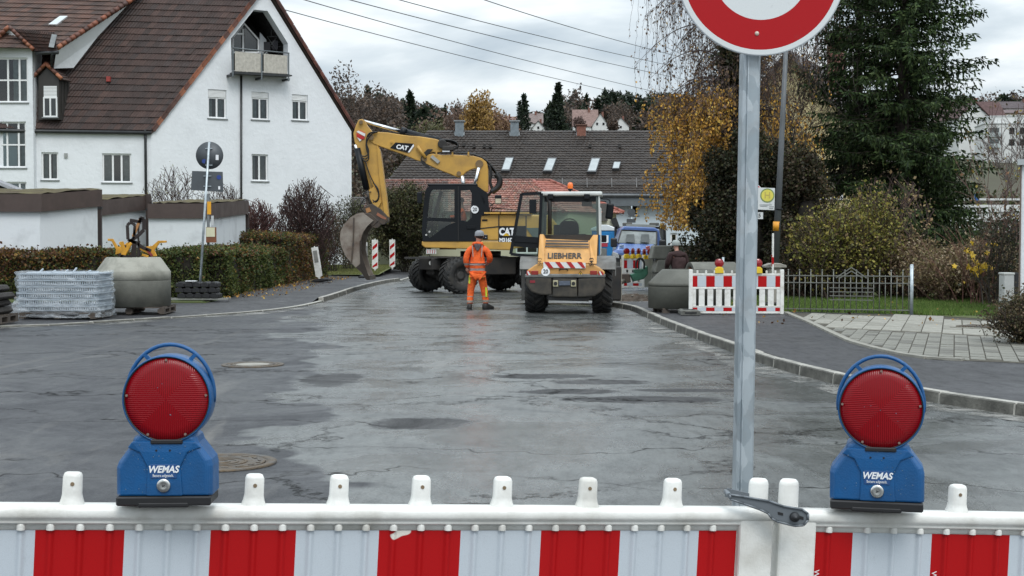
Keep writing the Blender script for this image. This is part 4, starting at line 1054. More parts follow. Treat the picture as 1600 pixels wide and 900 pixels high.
# bay gable roof
pkw = wp(14,44,DW-.25); er = wp(51,80,DW-.25); el_ = wp(-60,80+10,DW-.25); bk2 = V((.62,3.6,0))
tile_roof('bay_tiles', er+V((.1,0,0)), rf(90,80,1.7), pkw, rf(86,50,1.9), 6, 12, TDK, wg, wave=.03)
tile_roof('bay_tiles', el_+bk2, el_, pkw+bk2, pkw, 8, 10, TDK, wg, wave=.03)
caps('verge_tile', er+V((.05,-.02,.06)), pkw+V((0,-.02,.06)), 7, .09, RUST, wg); caps('verge_tile', wp(-10,68,DW-.25)+V((0,-.02,.06)), pkw+V((0,-.02,.06)), 4, .10, RUST, wg)
gutter(er+V((.1,.05,-.08)), rf(91,82,1.75), .08, wg)
m = MB(); m.tube([rf(84,84,1.7), rf(81,86,1.6), rf(81,104,1.2)], .06, 8); m.build('downpipe', ANTH, wg)
m = MB(); m.beam(rf(85,54,2.0), rf(80,74,2.0), .22, .03, up=(0,1,0)); m.build('flashing', LEAD, wg)
nW = up_normal(P1t, P1t+ue*7, P2t)
def onw(px,py): return hit(px,py,Aw+P1t,nW)-Aw
sk = [onw(76,41),onw(89,41),onw(106,28),onw(94,28)]
m = MB(); m.prism([p+nW*.12 for p in sk], nW*-.12); so_ = m.build('skylight', PVC, wg)
m = MB(); c_ = sum(sk, V((0,0,0)))/4; m.add([c_+(p-c_)*.9+nW*.125 for p in sk], [(0,1,2,3)]); m.build('pane', mk('sky_pane',(0.55,0.6,0.62),.15,v=.05), so_)

# ---------------------------------------------------------------- garages
BROWN = mk('garage_fascia', (0.075,0.052,0.045), .6, v=.25, vs=2)
GWH = mk('garage_wall', (0.66,0.69,0.71), .85, v=.32, vs=1.3, bump=.3, bs=8, lo=.5, hi=.8)
MOSS = mk('moss', (0.10,0.085,0.03), .95, v=.6, vs=3, bump=.8, bs=9, col2=(0.05,0.035,0.02))
def garage(cx, cd, ex, ed, pyt0, pyb0, pyt1, left, lab):
    c = W(cx,400,cd); c.z = 0; e = W(ex,400,ed); e.z = 0
    zt0 = W(cx,pyt0,cd).z; zb0 = W(cx,pyb0,cd).z; zt1 = W(ex,pyt1,ed).z; fh = zt0-zb0
    g = empty('garage', tuple(c), 0, lab, 'garage', 'flat roofed garages behind the hedge')
    e = e-c; Lx = left
    z0, z1 = zt0, zt1
    m = MB(); b1 = e; l0 = V((-Lx,0.15,0)); l1 = l0+e
    def up(p,z): return V((p.x,p.y,z))
    o_ = V((0,0,0))
    m.add([up(l0,0),o_,e,up(l1,0),up(l0,z0-fh+.02),up(o_,z0-fh+.02),up(e,z1-fh+.02),up(l1,z1-fh+.02)], [(0,1,5,4),(1,2,6,5),(2,3,7,6),(3,0,4,7)])
    m.build('wall', GWH, g)
    ou = .09; d = e.normalized(); n = V((d.y,-d.x,0))
    q0 = -V((0,1,0))*ou + n*ou; pts = [l0-V((0,1,0))*ou, q0, e+n*ou+d*ou, l1+d*ou]
    m = MB(); m.add([up(pts[0],z0-fh),up(pts[1],z0-fh),up(pts[2],z1-fh),up(pts[3],z1-fh),up(pts[0],z0),up(pts[1],z0),up(pts[2],z1),up(pts[3],z1)], [(0,1,5,4),(1,2,6,5),(2,3,7,6),(3,0,4,7),(3,2,1,0)]); m.build('fascia', BROWN, g)
    m = MB(); nx, ny = 16, 10; vs = []
    for j in range(ny+1):
        for i in range(nx+1):
            a = pts[0].lerp(pts[1],i/nx); b = pts[3].lerp(pts[2],i/nx); p = a.lerp(b,j/ny); vs.append(up(p, z0+(z1-z0)*j/ny+.0+random.uniform(0,.05)))
    m.add(vs, [(j*(nx+1)+i,j*(nx+1)+i+1,(j+1)*(nx+1)+i+1,(j+1)*(nx+1)+i) for j in range(ny) for i in range(nx)]); m.build('mossy_roof', MOSS, g)
    return g, c
garage(63,35.8,153,37.9,303.5,331,296,5.0,'leftmost and nearest white garage with brown fascia behind the hedge')
garage(158,40.2,231,43.3,313,337,305,2.0,'middle white garage, narrow, with brown fascia and mossy roof behind the concrete cone')
garage(330,42.0,384,47.0,318,341.5,312.5,1.9,'white garage with brown fascia nearest the leaning road sign')
for px,d,y in ((155.5,38.6,298),(232.5,43.0,303),(386,47.2,335)):
    p = W(px,400,d); t_ = empty('downpipe_post', (p.x,p.y,0), 0, {155.5:'brown downpipe between the left and middle garages',232.5:'brown downpipe between the middle and right garages',386:'dark downpipe at the far corner of the right garage'}[px], 'downpipe')
    m = MB(); m.box(-.07,.07,-.05,.05,0,W(px,y,d).z); m.build('pipe', mk('brown_pipe',(0.045,0.030,0.026),.5), t_)
    m = MB(); m.box(-.085,.085,-.065,.065,W(px,y,d).z-.5,W(px,y,d).z-.44); m.build('pipe_clip', ANTH, t_)
# lean-to glass panel seen over the left garage
p0, p1 = W(-20,277,50), W(34,299,50); cf = empty('canopy', tuple(W(10,300,50)), 0, 'sloping metal edged canopy above the leftmost garage roof', 'canopy')
q0 = V(cf.location); m = MB(); m.beam(p0-q0, p1-q0, .9, .10, up=(0,0,1)); m.build('edge', mk('alu_edge',(0.45,0.45,0.48),.4,metal=.5), cf)
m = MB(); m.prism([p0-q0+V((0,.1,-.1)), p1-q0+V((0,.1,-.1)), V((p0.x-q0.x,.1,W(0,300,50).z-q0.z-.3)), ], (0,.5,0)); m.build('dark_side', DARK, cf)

# ---------------------------------------------------------------- long building with dark roof beyond the site
lb = empty('long_building', (0,80,0), 0, 'long pale blue building with dark grey tiled roof and skylights', 'building')
Lb = lambda p: V(p)-V((0,80,0))
YR, YE = 84.0, 79.5
zr = W(0,204,YR).z; ze = W(0,301,YE).z
xl_r, xr_r = W(668,0,YR).x, W(1130,0,YR).x; xl_e, xr_e = W(612,0,YE).x, W(1130,0,YE).x
rE0, rE1, rR0, rR1 = V((xl_e-.8,YE-80,ze)), V((xr_e,YE-80,W(0,303,YE).z)), V((xl_r,YR-80,zr)), V((xr_r,YR-80,zr))
tile_roof('roof_tiles', rE0, rE1, rR0, rR1, 26, 76, TGREY, lb, prof=1, wave=.03, lap=.035, var=.06)
m = MB(); back_y = 9.0
m.add([rE0+V((.8,.6,-ze)), rE1+V((0,.6,-rE1.z)), V((rE1.x,back_y,0)), V((rE0.x+.8,back_y,0)), rE0+V((.8,.6,-.05)), rE1+V((0,.6,-.05)), V((rE1.x,back_y,ze-.05)), V((rE0.x+.8,back_y,ze-.05))], [(1,2,6,5),(2,3,7,6),(3,0,4,7)])
m.build('rear_wall', mk('blue_render',(0.60,0.68,0.73),.85,v=.08,vs=.5), lb)
m = MB(); m.add([rE0-V((0,0,.03)),rR0-V((0,0,.03)),rR1-V((0,0,.03)),rE1-V((0,0,.03)), V((xl_e-.8,back_y-.3,ze)), V((xr_e,back_y-.3,ze))], [(1,4,5,2),(0,4,1),(3,2,5)]); m.build('rear_roof', mk('rear_roof',(0.05,0.045,0.04),.7), lb)
WB = bpy.data.materials['blue_render']
oW = V((rE0.x+.8,YE-80+.6,0)); 
def lbw(x0,x1,y0,y1):
    f = lambda px: W(px,0,80.1).x; g = lambda py: W(0,py,80.1).z
    return (f(x0)-oW.x, f(x1)-oW.x, g(y1), g(y0))
hs = [lbw(944,958,308,340), lbw(984,999,310,337), lbw(1049,1060,364,388), lbw(900,912,308,338), lbw(985,996,362,385)]
w, Pl = wall_poly('front_wall', oW, V((1,0,0)), [(0,-.2),(rE1.x-oW.x,-.2),(rE1.x-oW.x,ze),(0,ze)], hs, WB, lb)
for h in hs: window(lb, Pl, h, 1, 1, .3 if h is not hs[2] else 0, curtain=False, fw=.09)
gutter(rE0+V((.2,-.05,-.10)), rE1+V((0,-.05,-.10)), .10, lb, mk('zinc',(0.16,0.17,0.18),.5,metal=.4))
m = MB(); m.box(rE0.x+.3,rE1.x,YE-80+.0,YE-80+.6,ze-.75,ze-.15); m.build('eaves_board', mk('soffit',(0.13,0.15,0.165),.7), lb)
m = MB(); n = int((rE1.x-rE0.x)/1.4)
m.beam(rE0+V((.4,.5,.75)), rE1+V((0,.5,.75)), .03,.03); m.beam(rE0+V((.4,.5,.60)), rE1+V((0,.5,.60)), .03,.03)
for i in range(n): x = rE0.x+.6+i*1.4; m.beam((x,YE-80+.3,ze+.3),(x,YE-80+.55,ze+.85),.03,.03,up=(1,0,0))
m.build('snow_guard', mk('guard_grey',(0.2,0.2,0.2),.6), lb)
nL = up_normal(rE0,rE1,rR0)
def onl(px,py): return hit(px,py,rE0+V((0,80,0)),nL)-V((0,80,0))
for (a,b,c,d,y0,y1) in ((783,796,790,803,271,250),(848,862,856,870,272,251),(917,931,924,938,273,251),(956,967,959,970,268,257)):
    q = [onl(a,y0),onl(b,y0),onl(d,y1),onl(c,y1)]; cc = sum(q,V((0,0,0)))/4
    m = MB(); m.prism([p+nL*.22 for p in q], nL*-.22); s_ = m.build('skylight', mk('skylight_frame',(0.08,0.085,0.09),.5), lb)
    m = MB(); m.add([cc+(p-cc)*.84+nL*.226 for p in q],[(0,1,2,3)]); m.build('pane', mk('skylight_pane',(0.42,0.46,0.47),.25,v=.2,vs=3), s_)
for px,w_,h_,kind in ((718,13,12,0),(804,13,12,0),(908,14,9,1)):
    p = onl(px,207); s = W(0,0,YR).y/2200
    m = MB(); m.box(p.x-w_/2*.038,p.x+w_/2*.038,p.y-.35,p.y+.45,p.z-.6,p.z+(.62 if kind==0 else .4)); ch = m.build('chimney', mk('zinc_cladding',(0.22,0.26,0.285),.45,metal=.3,v=.3,vs=4) if kind==0 else mk('brick_chimney',(0.24,0.10,0.07),.8,v=.4,vs=9), lb)
    m = MB(); m.box(p.x-w_/2*.038-.08,p.x+w_/2*.038+.08,p.y-.43,p.y+.53,p.z+(.62 if kind==0 else .4),p.z+(.70 if kind==0 else .46)); m.build('chimney_cap', LEAD if kind==0 else mk('brick_cap',(0.16,0.09,0.07),.8), ch)
    m = MB(); m.add([onl(px-8,213)+nL*.07,onl(px+8,213)+nL*.07,onl(px+8,208)+nL*.07,onl(px-8,208)+nL*.07],[(0,1,2,3)]); m.build('flashing', LEAD, ch)
for px,py in ((700,232),(741,231),(757,231),(766,231),(922,231),(968,231),(725,229)):
    m = MB(); m.obox(onl(px,py)+nL*.14,(.16,.2,.18)); m.build('roof_vent', mk('vent_dark',(0.03,0.028,0.027),.6), lb)

# ---------------------------------------------------------------- hipped red roofed house
rh = empty('red_roofed_house', (0,70,0), 0, 'low pale yellow house with hipped red tiled roof behind the excavator', 'house')
Lr = lambda px,py,d: W(px,py,d)-V((0,70,0))
eL, eR_ = Lr(560,334,69), Lr(905,331,69); eM = Lr(893,331,69)
rL, rR = Lr(600,284,73), Lr(858,283,73); eb = Lr(975,333,73.5)
eL.z = eR_.z = eb.z = Lr(800,331,69).z; rL.z = rR.z
hipx = Lr(822,284,73)
tile_roof('roof_tiles', eL, Lr(700,331,69), rL, Lr(700,283,73), 16, 30, TREDD, rh, prof=1, wave=.03)
tile_roof('roof_tiles', Lr(700,331,69), Lr(880,331,69), Lr(700,283,73), Lr(834,283,73), 16, 34, TRED, rh, prof=1, wave=.03)
tile_roof('roof_tiles', Lr(880,331,69), eb, Lr(834,283,73), Lr(859,283,73.4), 16, 20, [(0.36,0.13,0.10),(0.33,0.12,0.09),(0.40,0.16,0.12)], rh, prof=1, wave=.03)
caps('hip_tile', Lr(880,330,69), Lr(834,283,73), 12, .10, [(0.30,0.10,0.075)], rh); caps('hip_tile', eb+V((0,0,.05)), Lr(859,282,73.4), 12, .10, [(0.30,0.10,0.075)], rh)
caps('ridge_tile', Lr(602,283,73), Lr(859,282,73.4), 24, .10, [(0.20,0.09,0.07)], rh)
wo_ = V((eL.x+.4,eL.y+.5,0)); wl = eR_.x-.5-wo_.x
h1 = (10.6,11.5,1.0,2.2)
w, Pr = wall_poly('front_wall', wo_, V((1,0,0)), [(0,-.2),(wl,-.2),(wl,eL.z+.1),(0,eL.z+.1)], [(wl-2.6,wl-1.5,.9,2.1)], mk('yellow_render',(0.46,0.46,0.32),.85,v=.12,vs=.6), rh)
window(rh, Pr, (wl-2.6,wl-1.5,.9,2.1), 2, 1, .2, curtain=False)
m = MB(); m.add([V((wo_.x+wl,wo_.y,-.2)), V((eb.x-.4,eb.y,-.2)), V((eb.x-.4,eb.y,eL.z+.1)), V((wo_.x+wl,wo_.y,eL.z+.1)), V((wo_.x,eb.y+3,-.2)), V((wo_.x,wo_.y,-.2)), V((wo_.x,wo_.y,eL.z)), V((wo_.x,eb.y+3,eL.z))], [(0,1,2,3),(4,5,6,7)]); m.build('side_wall', MATS['yellow_render'], rh)
m = MB(); dz_=V((0,0,-.12)); m.add([rL+dz_,Lr(859,283,73.4)+dz_,eb+dz_,V((eb.x,eb.y+3,eL.z)),V((eL.x,eb.y+3,eL.z)),eL+dz_],[(0,1,2,3,4),(0,4,5)]); m.build('rear_roof', mk('rear_roof_red',(0.2,0.09,0.07),.7), rh)
# pale gable end beside it and dark boarded lean-to
gb = empty('gable_annex', tuple(W(955,400,72)*1.0), 0, 'cream gabled annex with a sloping edge behind the blue toilet cabin', 'annex'); gb.location.z = 0
Lg_ = lambda px,py: W(px,py,72)-V((gb.location.x,gb.location.y,0))
m = MB(); m.prism([Lg_(905,420),Lg_(990,420),Lg_(978,400),Lg_(958,342),Lg_(946,342),Lg_(905,345)], (0,3,0)); m.build('wall', mk('cream_render',(0.60,0.60,0.48),.85,v=.1), gb)
m = MB(); m.beam(Lg_(958,341)+V((0,-.1,0)), Lg_(982,405)+V((0,-.1,0)), .3, .12, up=(0,1,0)); m.build('verge_board', ANTH, gb)
m = MB(); m.prism([Lg_(925,345)-V((0,.2,0)),Lg_(949,345)-V((0,.2,0)),Lg_(949,318)-V((0,.2,0)),Lg_(925,318)-V((0,.2,0))], (0,2,0)); m.build('boarding', mk('boarding',(0.10,0.095,0.09),.7,v=.3,vs=8), gb)
# low dark roof left of the site
ld_ = empty('slate_shed', tuple(W(565,400,78)), 0, 'low dark roofed shed between the white house and the shrub', 'shed'); ld_.location.z = 0
Ls = lambda px,py,d=78: W(px,py,d)-V((ld_.location.x,ld_.location.y,0))
tile_roof('roof_tiles', Ls(535,335,77), Ls(600,335,77), Ls(540,308,80), Ls(600,308,80), 8, 12, TGREY, ld_, prof=1)
m = MB(); m.box(Ls(540,0).x,Ls(600,0).x,0,4,-.1,Ls(0,335).z); m.build('wall', mk('shed_wall',(0.12,0.11,0.10),.8), ld_)
# ================================================================== MACHINES
CATY = mk('machine_yellow', (0.54,0.31,0.060), .45, v=.35, vs=1.9, col2=(0.34,0.20,0.055), lo=.4, hi=.75, bump=.04, bs=30)
LIEY = mk('loader_yellow', (0.60,0.31,0.085), .5, v=.3, vs=2.6, col2=(0.38,0.21,0.075), lo=.42, hi=.75, bump=.04, bs=30)
BLKP = mk('black_paint', (0.007,0.009,0.012), .45, v=.3, vs=2, spec=.25)
CHAS = mk('chassis_black', (0.016,0.016,0.017), .6, v=.5, vs=4, col2=(0.035,0.03,0.025), bump=.1)
TYRE = mk('tyre_rubber', (0.020,0.020,0.020), .75, v=.6, vs=5, col2=(0.05,0.045,0.038), lo=.45, hi=.75, bump=.2, bs=30)
RIM = mk('rim_dirty', (0.075,0.072,0.068), .6, v=.5, vs=5)
STEEL = mk('bright_rod', (0.75,0.76,0.78), .15, metal=1, v=.05)
BROWNS = mk('bucket_steel', (0.27,0.24,0.205), .6, metal=.15, v=.6, vs=2.4, col2=(0.12,0.085,0.065), bump=.5, bs=10, lo=.35, hi=.7)
COUP = mk('coupler_steel', (0.055,0.046,0.042), .55, metal=.3, v=.5, vs=6, col2=(0.09,0.065,0.045))
HOSE = mk('hose', (0.012,0.012,0.012), .45, v=.3)
GREYP = mk('grey_paint', (0.20,0.205,0.20), .5, v=.4, vs=3, col2=(0.10,0.10,0.095))
MGL = glass('machine_glass', (.58,.68,.64), 1.3)
ORNG = mk('beacon_orange', (0.80,0.16,0.015), .25, v=.1, coat=.4)
REDP = mk('paint_red', (0.45,0.015,0.015), .45, v=.2); WHP = mk('paint_white', (0.72,0.73,0.72), .45, v=.15)
def wheel(parent, c, axis, rad, wid, lugs=22, rim=.5, name='wheel'):
    """tyre with chevron lugs, rim and hub; axis points to the outer side"""
    axis = V(axis).normalized(); w = empty(name, tuple(c)); w.parent = parent
    x = V((0,0,1)).cross(axis).normalized(); Mx = Matrix((x, axis.cross(x), axis)).transposed().to_4x4()
    h = wid/2; ri = rad*rim
    m = MB(); m.lathe([(ri,-h*.80),(ri*1.15,-h*.95),(rad*.80,-h*1.03),(rad*.88,-h*.97),(rad*.925,-h*.84),(rad*.935,0),(rad*.925,h*.84),(rad*.88,h*.97),(rad*.80,h*1.03),(ri*1.15,h*.95),(ri,h*.80)], 40, Mx)
    for k in range(lugs):
        for sgn in (-1,1):
            a0 = 2*math.pi*(k+(.5 if sgn>0 else 0))/lugs; N = 3; L0 = []; 
            for i in range(N+1):
                t = i/N; a = a0 + .30*t*(22/lugs); z = sgn*h*(.02+.98*t); rr = rad*(1.0 if t<.9 else .96)
                for da in (-.060,.060):
                    for r_ in (rad*.92*(1 if t<.9 else .94), rr): L0.append(Mx @ V((r_*math.cos(a+da*(22/lugs)), r_*math.sin(a+da*(22/lugs)), z)))
            fs = []
            for i in range(N):
                b = i*4; fs += [(b+1,b+5,b+7,b+3),(b,b+4,b+5,b+1),(b+2,b+3,b+7,b+6)]
            fs += [(0,1,3,2),(N*4,N*4+2,N*4+3,N*4+1)]
            m.add(L0, fs)
    m.build('tyre', TYRE, w)
    m = MB(); m.lathe([(ri,h*.80),(ri*.95,h*.72),(ri*.90,h*.3),(ri*.5,h*.22),(ri*.46,h*.45),(ri*.30,h*.48),(.001,h*.48)], 28, Mx); m.lathe([(.001,-h*.3),(ri*.9,-h*.3),(ri,-h*.8)],28,Mx)
    for k in range(8):
        a = k*math.pi/4; p = Mx @ V((ri*.62*math.cos(a), ri*.62*math.sin(a), h*.24)); m.cyl(p, p+axis*.03, .022, 6)
    m.build('rim', RIM, w)
    return w
def cyl_ram(parent, a, b, ra, rb, split=.5, nm='hydraulic_cylinder'):
    a, b = V(a), V(b); c = a.lerp(b, split)
    m = MB(); m.cyl(a, c, ra, 14); m.cyl(c-(c-a).normalized()*.06, c, ra*1.2, 14); o = m.build(nm, BLKP, parent)
    m = MB(); m.cyl(c, b, rb, 12); m.ball(b, rb*1.6, 10); m.build('rod', STEEL, o); return o
def hose(parent, pts, r=.022, nm='hose', mat=None):
    # smooth through the points
    P = [V(p) for p in pts]
    for _ in range(2):
        q = [P[0]]
        for a,b in zip(P[:-1],P[1:]): q += [a*.75+b*.25, a*.25+b*.75]
        q.append(P[-1]); P = q
    m = MB(); m.tube(P, r, 6); return m.build(nm, mat or HOSE, parent)

# ---------------------------------------------------------------- wheeled excavator
ex = empty('wheeled_excavator', (-0.96,43.1,0), 0, 'yellow and black wheeled excavator with raised arm and brown bucket', 'excavator')
EO = V((-0.96,43.1,0))
def e(px,py,D): return W(px,py,D)-EO
hd = V((-.86,-.50,0)).normalized(); axl = V((.50,-.86,0)).normalized()
RW = .54
for fwd in (1.30,-1.30):
    for sd in (1.0,-1.0):
        c = hd*fwd + axl*sd*1.02; c.z = RW
        w = wheel(ex, c, axl*sd, RW, .62, 20, .50)
    m = MB(); c = hd*fwd; m.cyl(c+axl*-.8+V((0,0,RW)), c+axl*.8+V((0,0,RW)), .13, 12); m.ball(c+V((0,0,RW)), .24, 12); m.build('axle', CHAS, ex)
Rh = Matrix((hd, V((0,0,1)).cross(hd), V((0,0,1)))).transposed()
m = MB(); m.obox((0,0,.86), (3.3,.75,.40), Rh); m.obox(hd*1.3+V((0,0,.72)), (.9,.5,.35), Rh); m.obox(hd*-1.3+V((0,0,.72)), (.9,.5,.35), Rh); m.build('undercarriage', CHAS, ex, bevel=.03)
m = MB(); m.obox(hd*0+axl*.82+V((0,0,.80)), (1.25,.55,.52), Rh); m.build('toolbox', CHAS, ex, bevel=.03)
m = MB(); m.obox(hd*0-axl*.82+V((0,0,.80)), (1.25,.55,.52), Rh); m.build('toolbox', CHAS, ex, bevel=.03)
for sd in (1,-1):
    m = MB(); 
    m.obox(hd*.62+axl*sd*.85+V((0,0,1.02)), (.35,.45,.04), Rh); m.build('step', CHAS, ex)
m = MB(); m.obox(hd*1.75+V((0,0,.86)), (.30,.9,.34), Rh); m.obox(hd*1.3+V((0,0,1.06)),(.9,1.5,.05),Rh); m.build('front_frame', CHAS, ex, bevel=.02)
m = MB(); m.obox(hd*-2.15+V((0,0,.55)), (.12,2.3,.55), Rh); m.obox(hd*-1.9+V((0,0,.75)), (.5,.4,.2), Rh); m.build('dozer_blade', CHAS, ex, bevel=.02)
m = MB(); m.cyl((0,0,1.04),(0,0,1.24),.62,28); m.build('slew_ring', CHAS, ex)
def litem(px,py,D,w,h,mat,nm,dep=.03): 
    p = e(px,py,D); m = MB(); m.box(p.x-w/2,p.x+w/2,p.y-dep,p.y,p.z-h/2,p.z+h/2); return m.build(nm, mat, ex, bevel=.004)
litem(674,393,42.0,.30,.14,WHP,'number_plate'); 
for i in range(4): litem(668.5+i*3.6,393.2,41.96,.018,.10,REDP,'plate_mark',.01)
for px,py in ((674,411),(702,406),(720,412)):
    p = e(px,py,41.9); m = MB(); m.cyl(p, p+V((0,-.06,0)), .07, 14); m.build('lamp', mk('lamp_white',(.5,.5,.48),.3), ex)
litem(661,403,41.9,1.1,.06,CHAS,'step_rail',.1); litem(700,384,42.3,.5,.22,mk('red_dirty',(0.12,0.012,0.02),.5,v=.5),'swivel_guard',.1)
# superstructure: near side at 41.9, far side at 44.4
DN, DF = 41.9, 44.35
def side(pts, D, th, mat, nm, bevel=.0, seg=1, par=None): 
    m = MB(); m.prism([e(x,y,D) for x,y in pts], (0,th,0)); return m.build(nm, mat, par or ex, bevel=bevel, seg=seg)
side([(659,377),(850,377),(850,382),(800,389),(798,391),(664,387),(659,383)][0:7], DN, 2.5, CATY, 'lower_frame', .03, 2)
body = side([(749,338),(752,334),(858,336),(864,342),(866,360),(866,376),(749,376)], DN+.02, 2.45, CATY, 'engine_cover', .05, 3)
m = MB()
for a,b in (((779.5,336),(779.5,378)),((750,357),(779,354)),((822,337),(822,376))): m.beam(e(*a,DN+.012), e(*b,DN+.012), .03, .02, up=(0,1,0))
m.build('panel_gap', TXB, body)['kind']='stuff'
side([(779,353),(822,353),(822,381),(779,381)], DN+.004, .03, BLKP, 'badge_panel', .0)
text('CAT', .29, FRONT(e(792,362.5,DN-.004)), TXW, 'lettering', ex, .004, sx=.80, bold=.014)
m = MB(); p=[e(785.5,368.6,DN-.012),e(796.5,368.6,DN-.012),e(791,363.8,DN-.012)]; m.prism(p,(0,.006,0)); m.build('logo_triangle', mk('logo_yellow',(0.65,0.40,0.02),.4), ex)
text('M316D', .155, FRONT(e(791,375.2,DN-.004)), TXW, 'lettering', ex, .004, sx=.88, bold=.007)
m = MB(); m.prism([e(822,356,DN-.01),e(845,356,DN-.01),e(845,378,DN-.01),e(838,378,DN-.01)],(0,.01,0)); m.build('decal', mk('decal_grey',(0.10,0.13,0.12),.4), ex)
litem(758,371,DN+.02,.16,.13,BLKP,'handle_recess',.02); litem(757.5,344,DN+.02,.16,.05,BLKP,'small_badge',.02)
m = MB(); m.cyl(e(759,371,DN-.02), e(759,371,DN+.0), .018, 8); m.build('lock', STEEL, ex)
for i in range(3): litem(770+i*24,333.5,DN+.5,.5,.05,CATY,'cover_rib',.6)
m = MB(); m.tube([e(768,331,DN+.1),e(768,325,DN+.1),e(800,327,DN+.1),e(800,333,DN+.1)], .018, 6); m.build('grab_rail', BLKP, ex)
# counterweight at the rear
m = MB(); c0 = e(866,377,DN); m.prism([e(850,338,DN),e(862,340,DN),e(872,352,DN),e(874,378,DN),e(850,380,DN)], (0,2.45,0)); m.build('counterweight', CATY, ex, bevel=.06, seg=3)
# cab
CN, CF = DN-.02, DN+.95
outer_ = [(661,377),(659,360),(661,330),(664,300),(667,293),(673,290),(740,289),(748,292),(762,302),(765,330),(766,336),(752,337),(751,352),(749,377)]
winA = [(668,340),(670,320),(673,300),(677,296),(710,296),(710,341)]
winB = [(720,344),(720,298),(734,297),(737,302),(737,340),(730,346)]
winC = [(666,360),(668,345),(712,347),(700,352),(690,358),(671,372)]
def framed(outline, holes, D, th, mat, nm, par):
    """plate with real openings: outline and holes given in photo pixels at distance D"""
    def q(p): v = e(p[0],p[1],D); return V((v.x,v.z))
    vs = [q(p) for p in outline]; ed = [(i,(i+1)%len(outline)) for i in range(len(outline))]
    H = [[q(p) for p in h] for h in holes]
    for h in H: k = len(vs); vs += h; ed += [(k+i,k+(i+1)%len(h)) for i in range(len(h))]
    r = delaunay_2d_cdt([v.copy() for v in vs], ed, [], 0, 1e-6); y = e(800,400,D).y
    def inp(P,x,z):
        c = False
        for i in range(len(P)):
            a,b = P[i], P[(i+1)%len(P)]
            if (a.y>z) != (b.y>z) and x < (b.x-a.x)*(z-a.y)/(b.y-a.y)+a.x: c = not c
        return c
    O_ = [q(p) for p in outline]; m = MB(); fs = []
    for f in r[2]:
        cx = sum(r[0][i].x for i in f)/len(f); cz = sum(r[0][i].y for i in f)/len(f)
        if inp(O_,cx,cz) and not any(inp(h,cx,cz) for h in H): fs.append(tuple(f))
    A_ = [(p.x,y,p.y) for p in r[0]]; n = len(A_)
    m.add(A_+[(a,y+th,c) for a,_,c in A_], fs+[tuple(i+n for i in reversed(f)) for f in fs])
    for L_ in [O_]+H:
        k = len(L_); m.add([(p.x,y,p.y) for p in L_]+[(p.x,y+th,p.y) for p in L_], [(i,(i+1)%k,k+(i+1)%k,k+i) for i in range(k)])
    return m.build(nm, mat, par)
cab = framed(outer_, [winA,winB,winC], CN, .06, BLKP, 'cab_side', ex)
framed([(x,y) for x,y in outer_], [winA,winB,winC], CF, .05, BLKP, 'cab_side', ex)
def pane(pts, D, par, mat=MGL, nm='pane'): m = MB(); m.add([e(x,y,D) for x,y in pts], [tuple(range(len(pts)))]); return m.build(nm, mat, par)
pane(winA, CN+.03, cab); pane(winB, CN+.03, cab); pane(winC, CN+.03, cab)
pane(winA, CF+.02, cab)
y0, y1 = e(0,0,CN).y+.06, e(0,0,CF).y
def px_x(px, D=CN): return e(px,400,D).x
def px_z(py, D=CN): return e(800,py,D).z
m = MB(); m.box(px_x(668),px_x(746),y0-.07,y1+.06,px_z(291),px_z(286.5)); m.build('cab_roof', BLKP, ex, bevel=.04, seg=2)
m = MB(); m.box(px_x(660),px_x(749),y0,y1,px_z(379),px_z(373)); m.build('cab_floor', CHAS, ex)
m = MB(); m.beam((px_x(748),y0-.03,px_z(294)),(px_x(764),y0-.03,px_z(334)),.06,.06,up=(0,1,0)); m.beam((px_x(748),y1,px_z(294)),(px_x(764),y1,px_z(334)),.06,.06,up=(0,1,0)); m.build('rear_pillar', BLKP, ex)
m = MB(); m.add([(px_x(748),y0,px_z(296)),(px_x(763),y0,px_z(332)),(px_x(763),y1,px_z(332)),(px_x(748),y1,px_z(296))],[(0,1,2,3)]); m.build('rear_window', MGL, ex)
m = MB(); m.add([(px_x(661),y0,px_z(345)),(px_x(668),y0,px_z(296)),(px_x(668),y1,px_z(296)),(px_x(661),y1,px_z(345))],[(0,1,2,3)]); m.build('windscreen', MGL, ex)
m = MB(); m.box(px_x(716),px_x(742),y0,y1,px_z(372),px_z(346)); m.build('cab_rear_wall', CHAS, ex)
m = MB(); m.beam((px_x(677),y0+.3,px_z(340)),(px_x(689),y0+.3,px_z(298)),.10,.08,up=(0,1,0)); m.build('wiper_column', BLKP, ex)
# seat, console and driver
m = MB(); m.box(px_x(716),px_x(738),y0+.2,y0+.75,px_z(362),px_z(352)); m.prism([(px_x(732),y0+.25,px_z(354)),(px_x(741),y0+.25,px_z(354)),(px_x(741),y0+.25,px_z(312)),(px_x(736),y0+.25,px_z(312))],(0,.48,0)); m.build('seat', mk('seat_fabric',(0.015,0.015,0.017),.9), ex, bevel=.03)
m = MB(); m.box(px_x(684),px_x(704),y0+.2,y0+.55,px_z(372),px_z(341)); m.tube([(px_x(692),y0+.4,px_z(345)),(px_x(690),y0+.4,px_z(333)),(px_x(694),y0+.4,px_z(331))],.02,6); m.tube([(px_x(700),y0+.3,px_z(345)),(px_x(702),y0+.3,px_z(336))],.025,6); m.build('console', CHAS, ex, bevel=.01)
m = MB(); m.cyl(e(742,327.5,CN-.01), e(742,327.5,CN), .125, 28); m.build('speed_disc', TXW, ex)
m = MB(); m.lathe([(.125,0),(.125,.003),(.112,.003)],28,FRONT(e(742,327.5,CN-.010))); m.build('disc_rim', TXB, ex)
text('20', .155, FRONT(e(742,327.5,CN-.012)), TXB, 'lettering', ex, .002, bold=.004, sx=.85)
litem(736,355,CN,.26,.10,BLKP,'door_handle',.03)
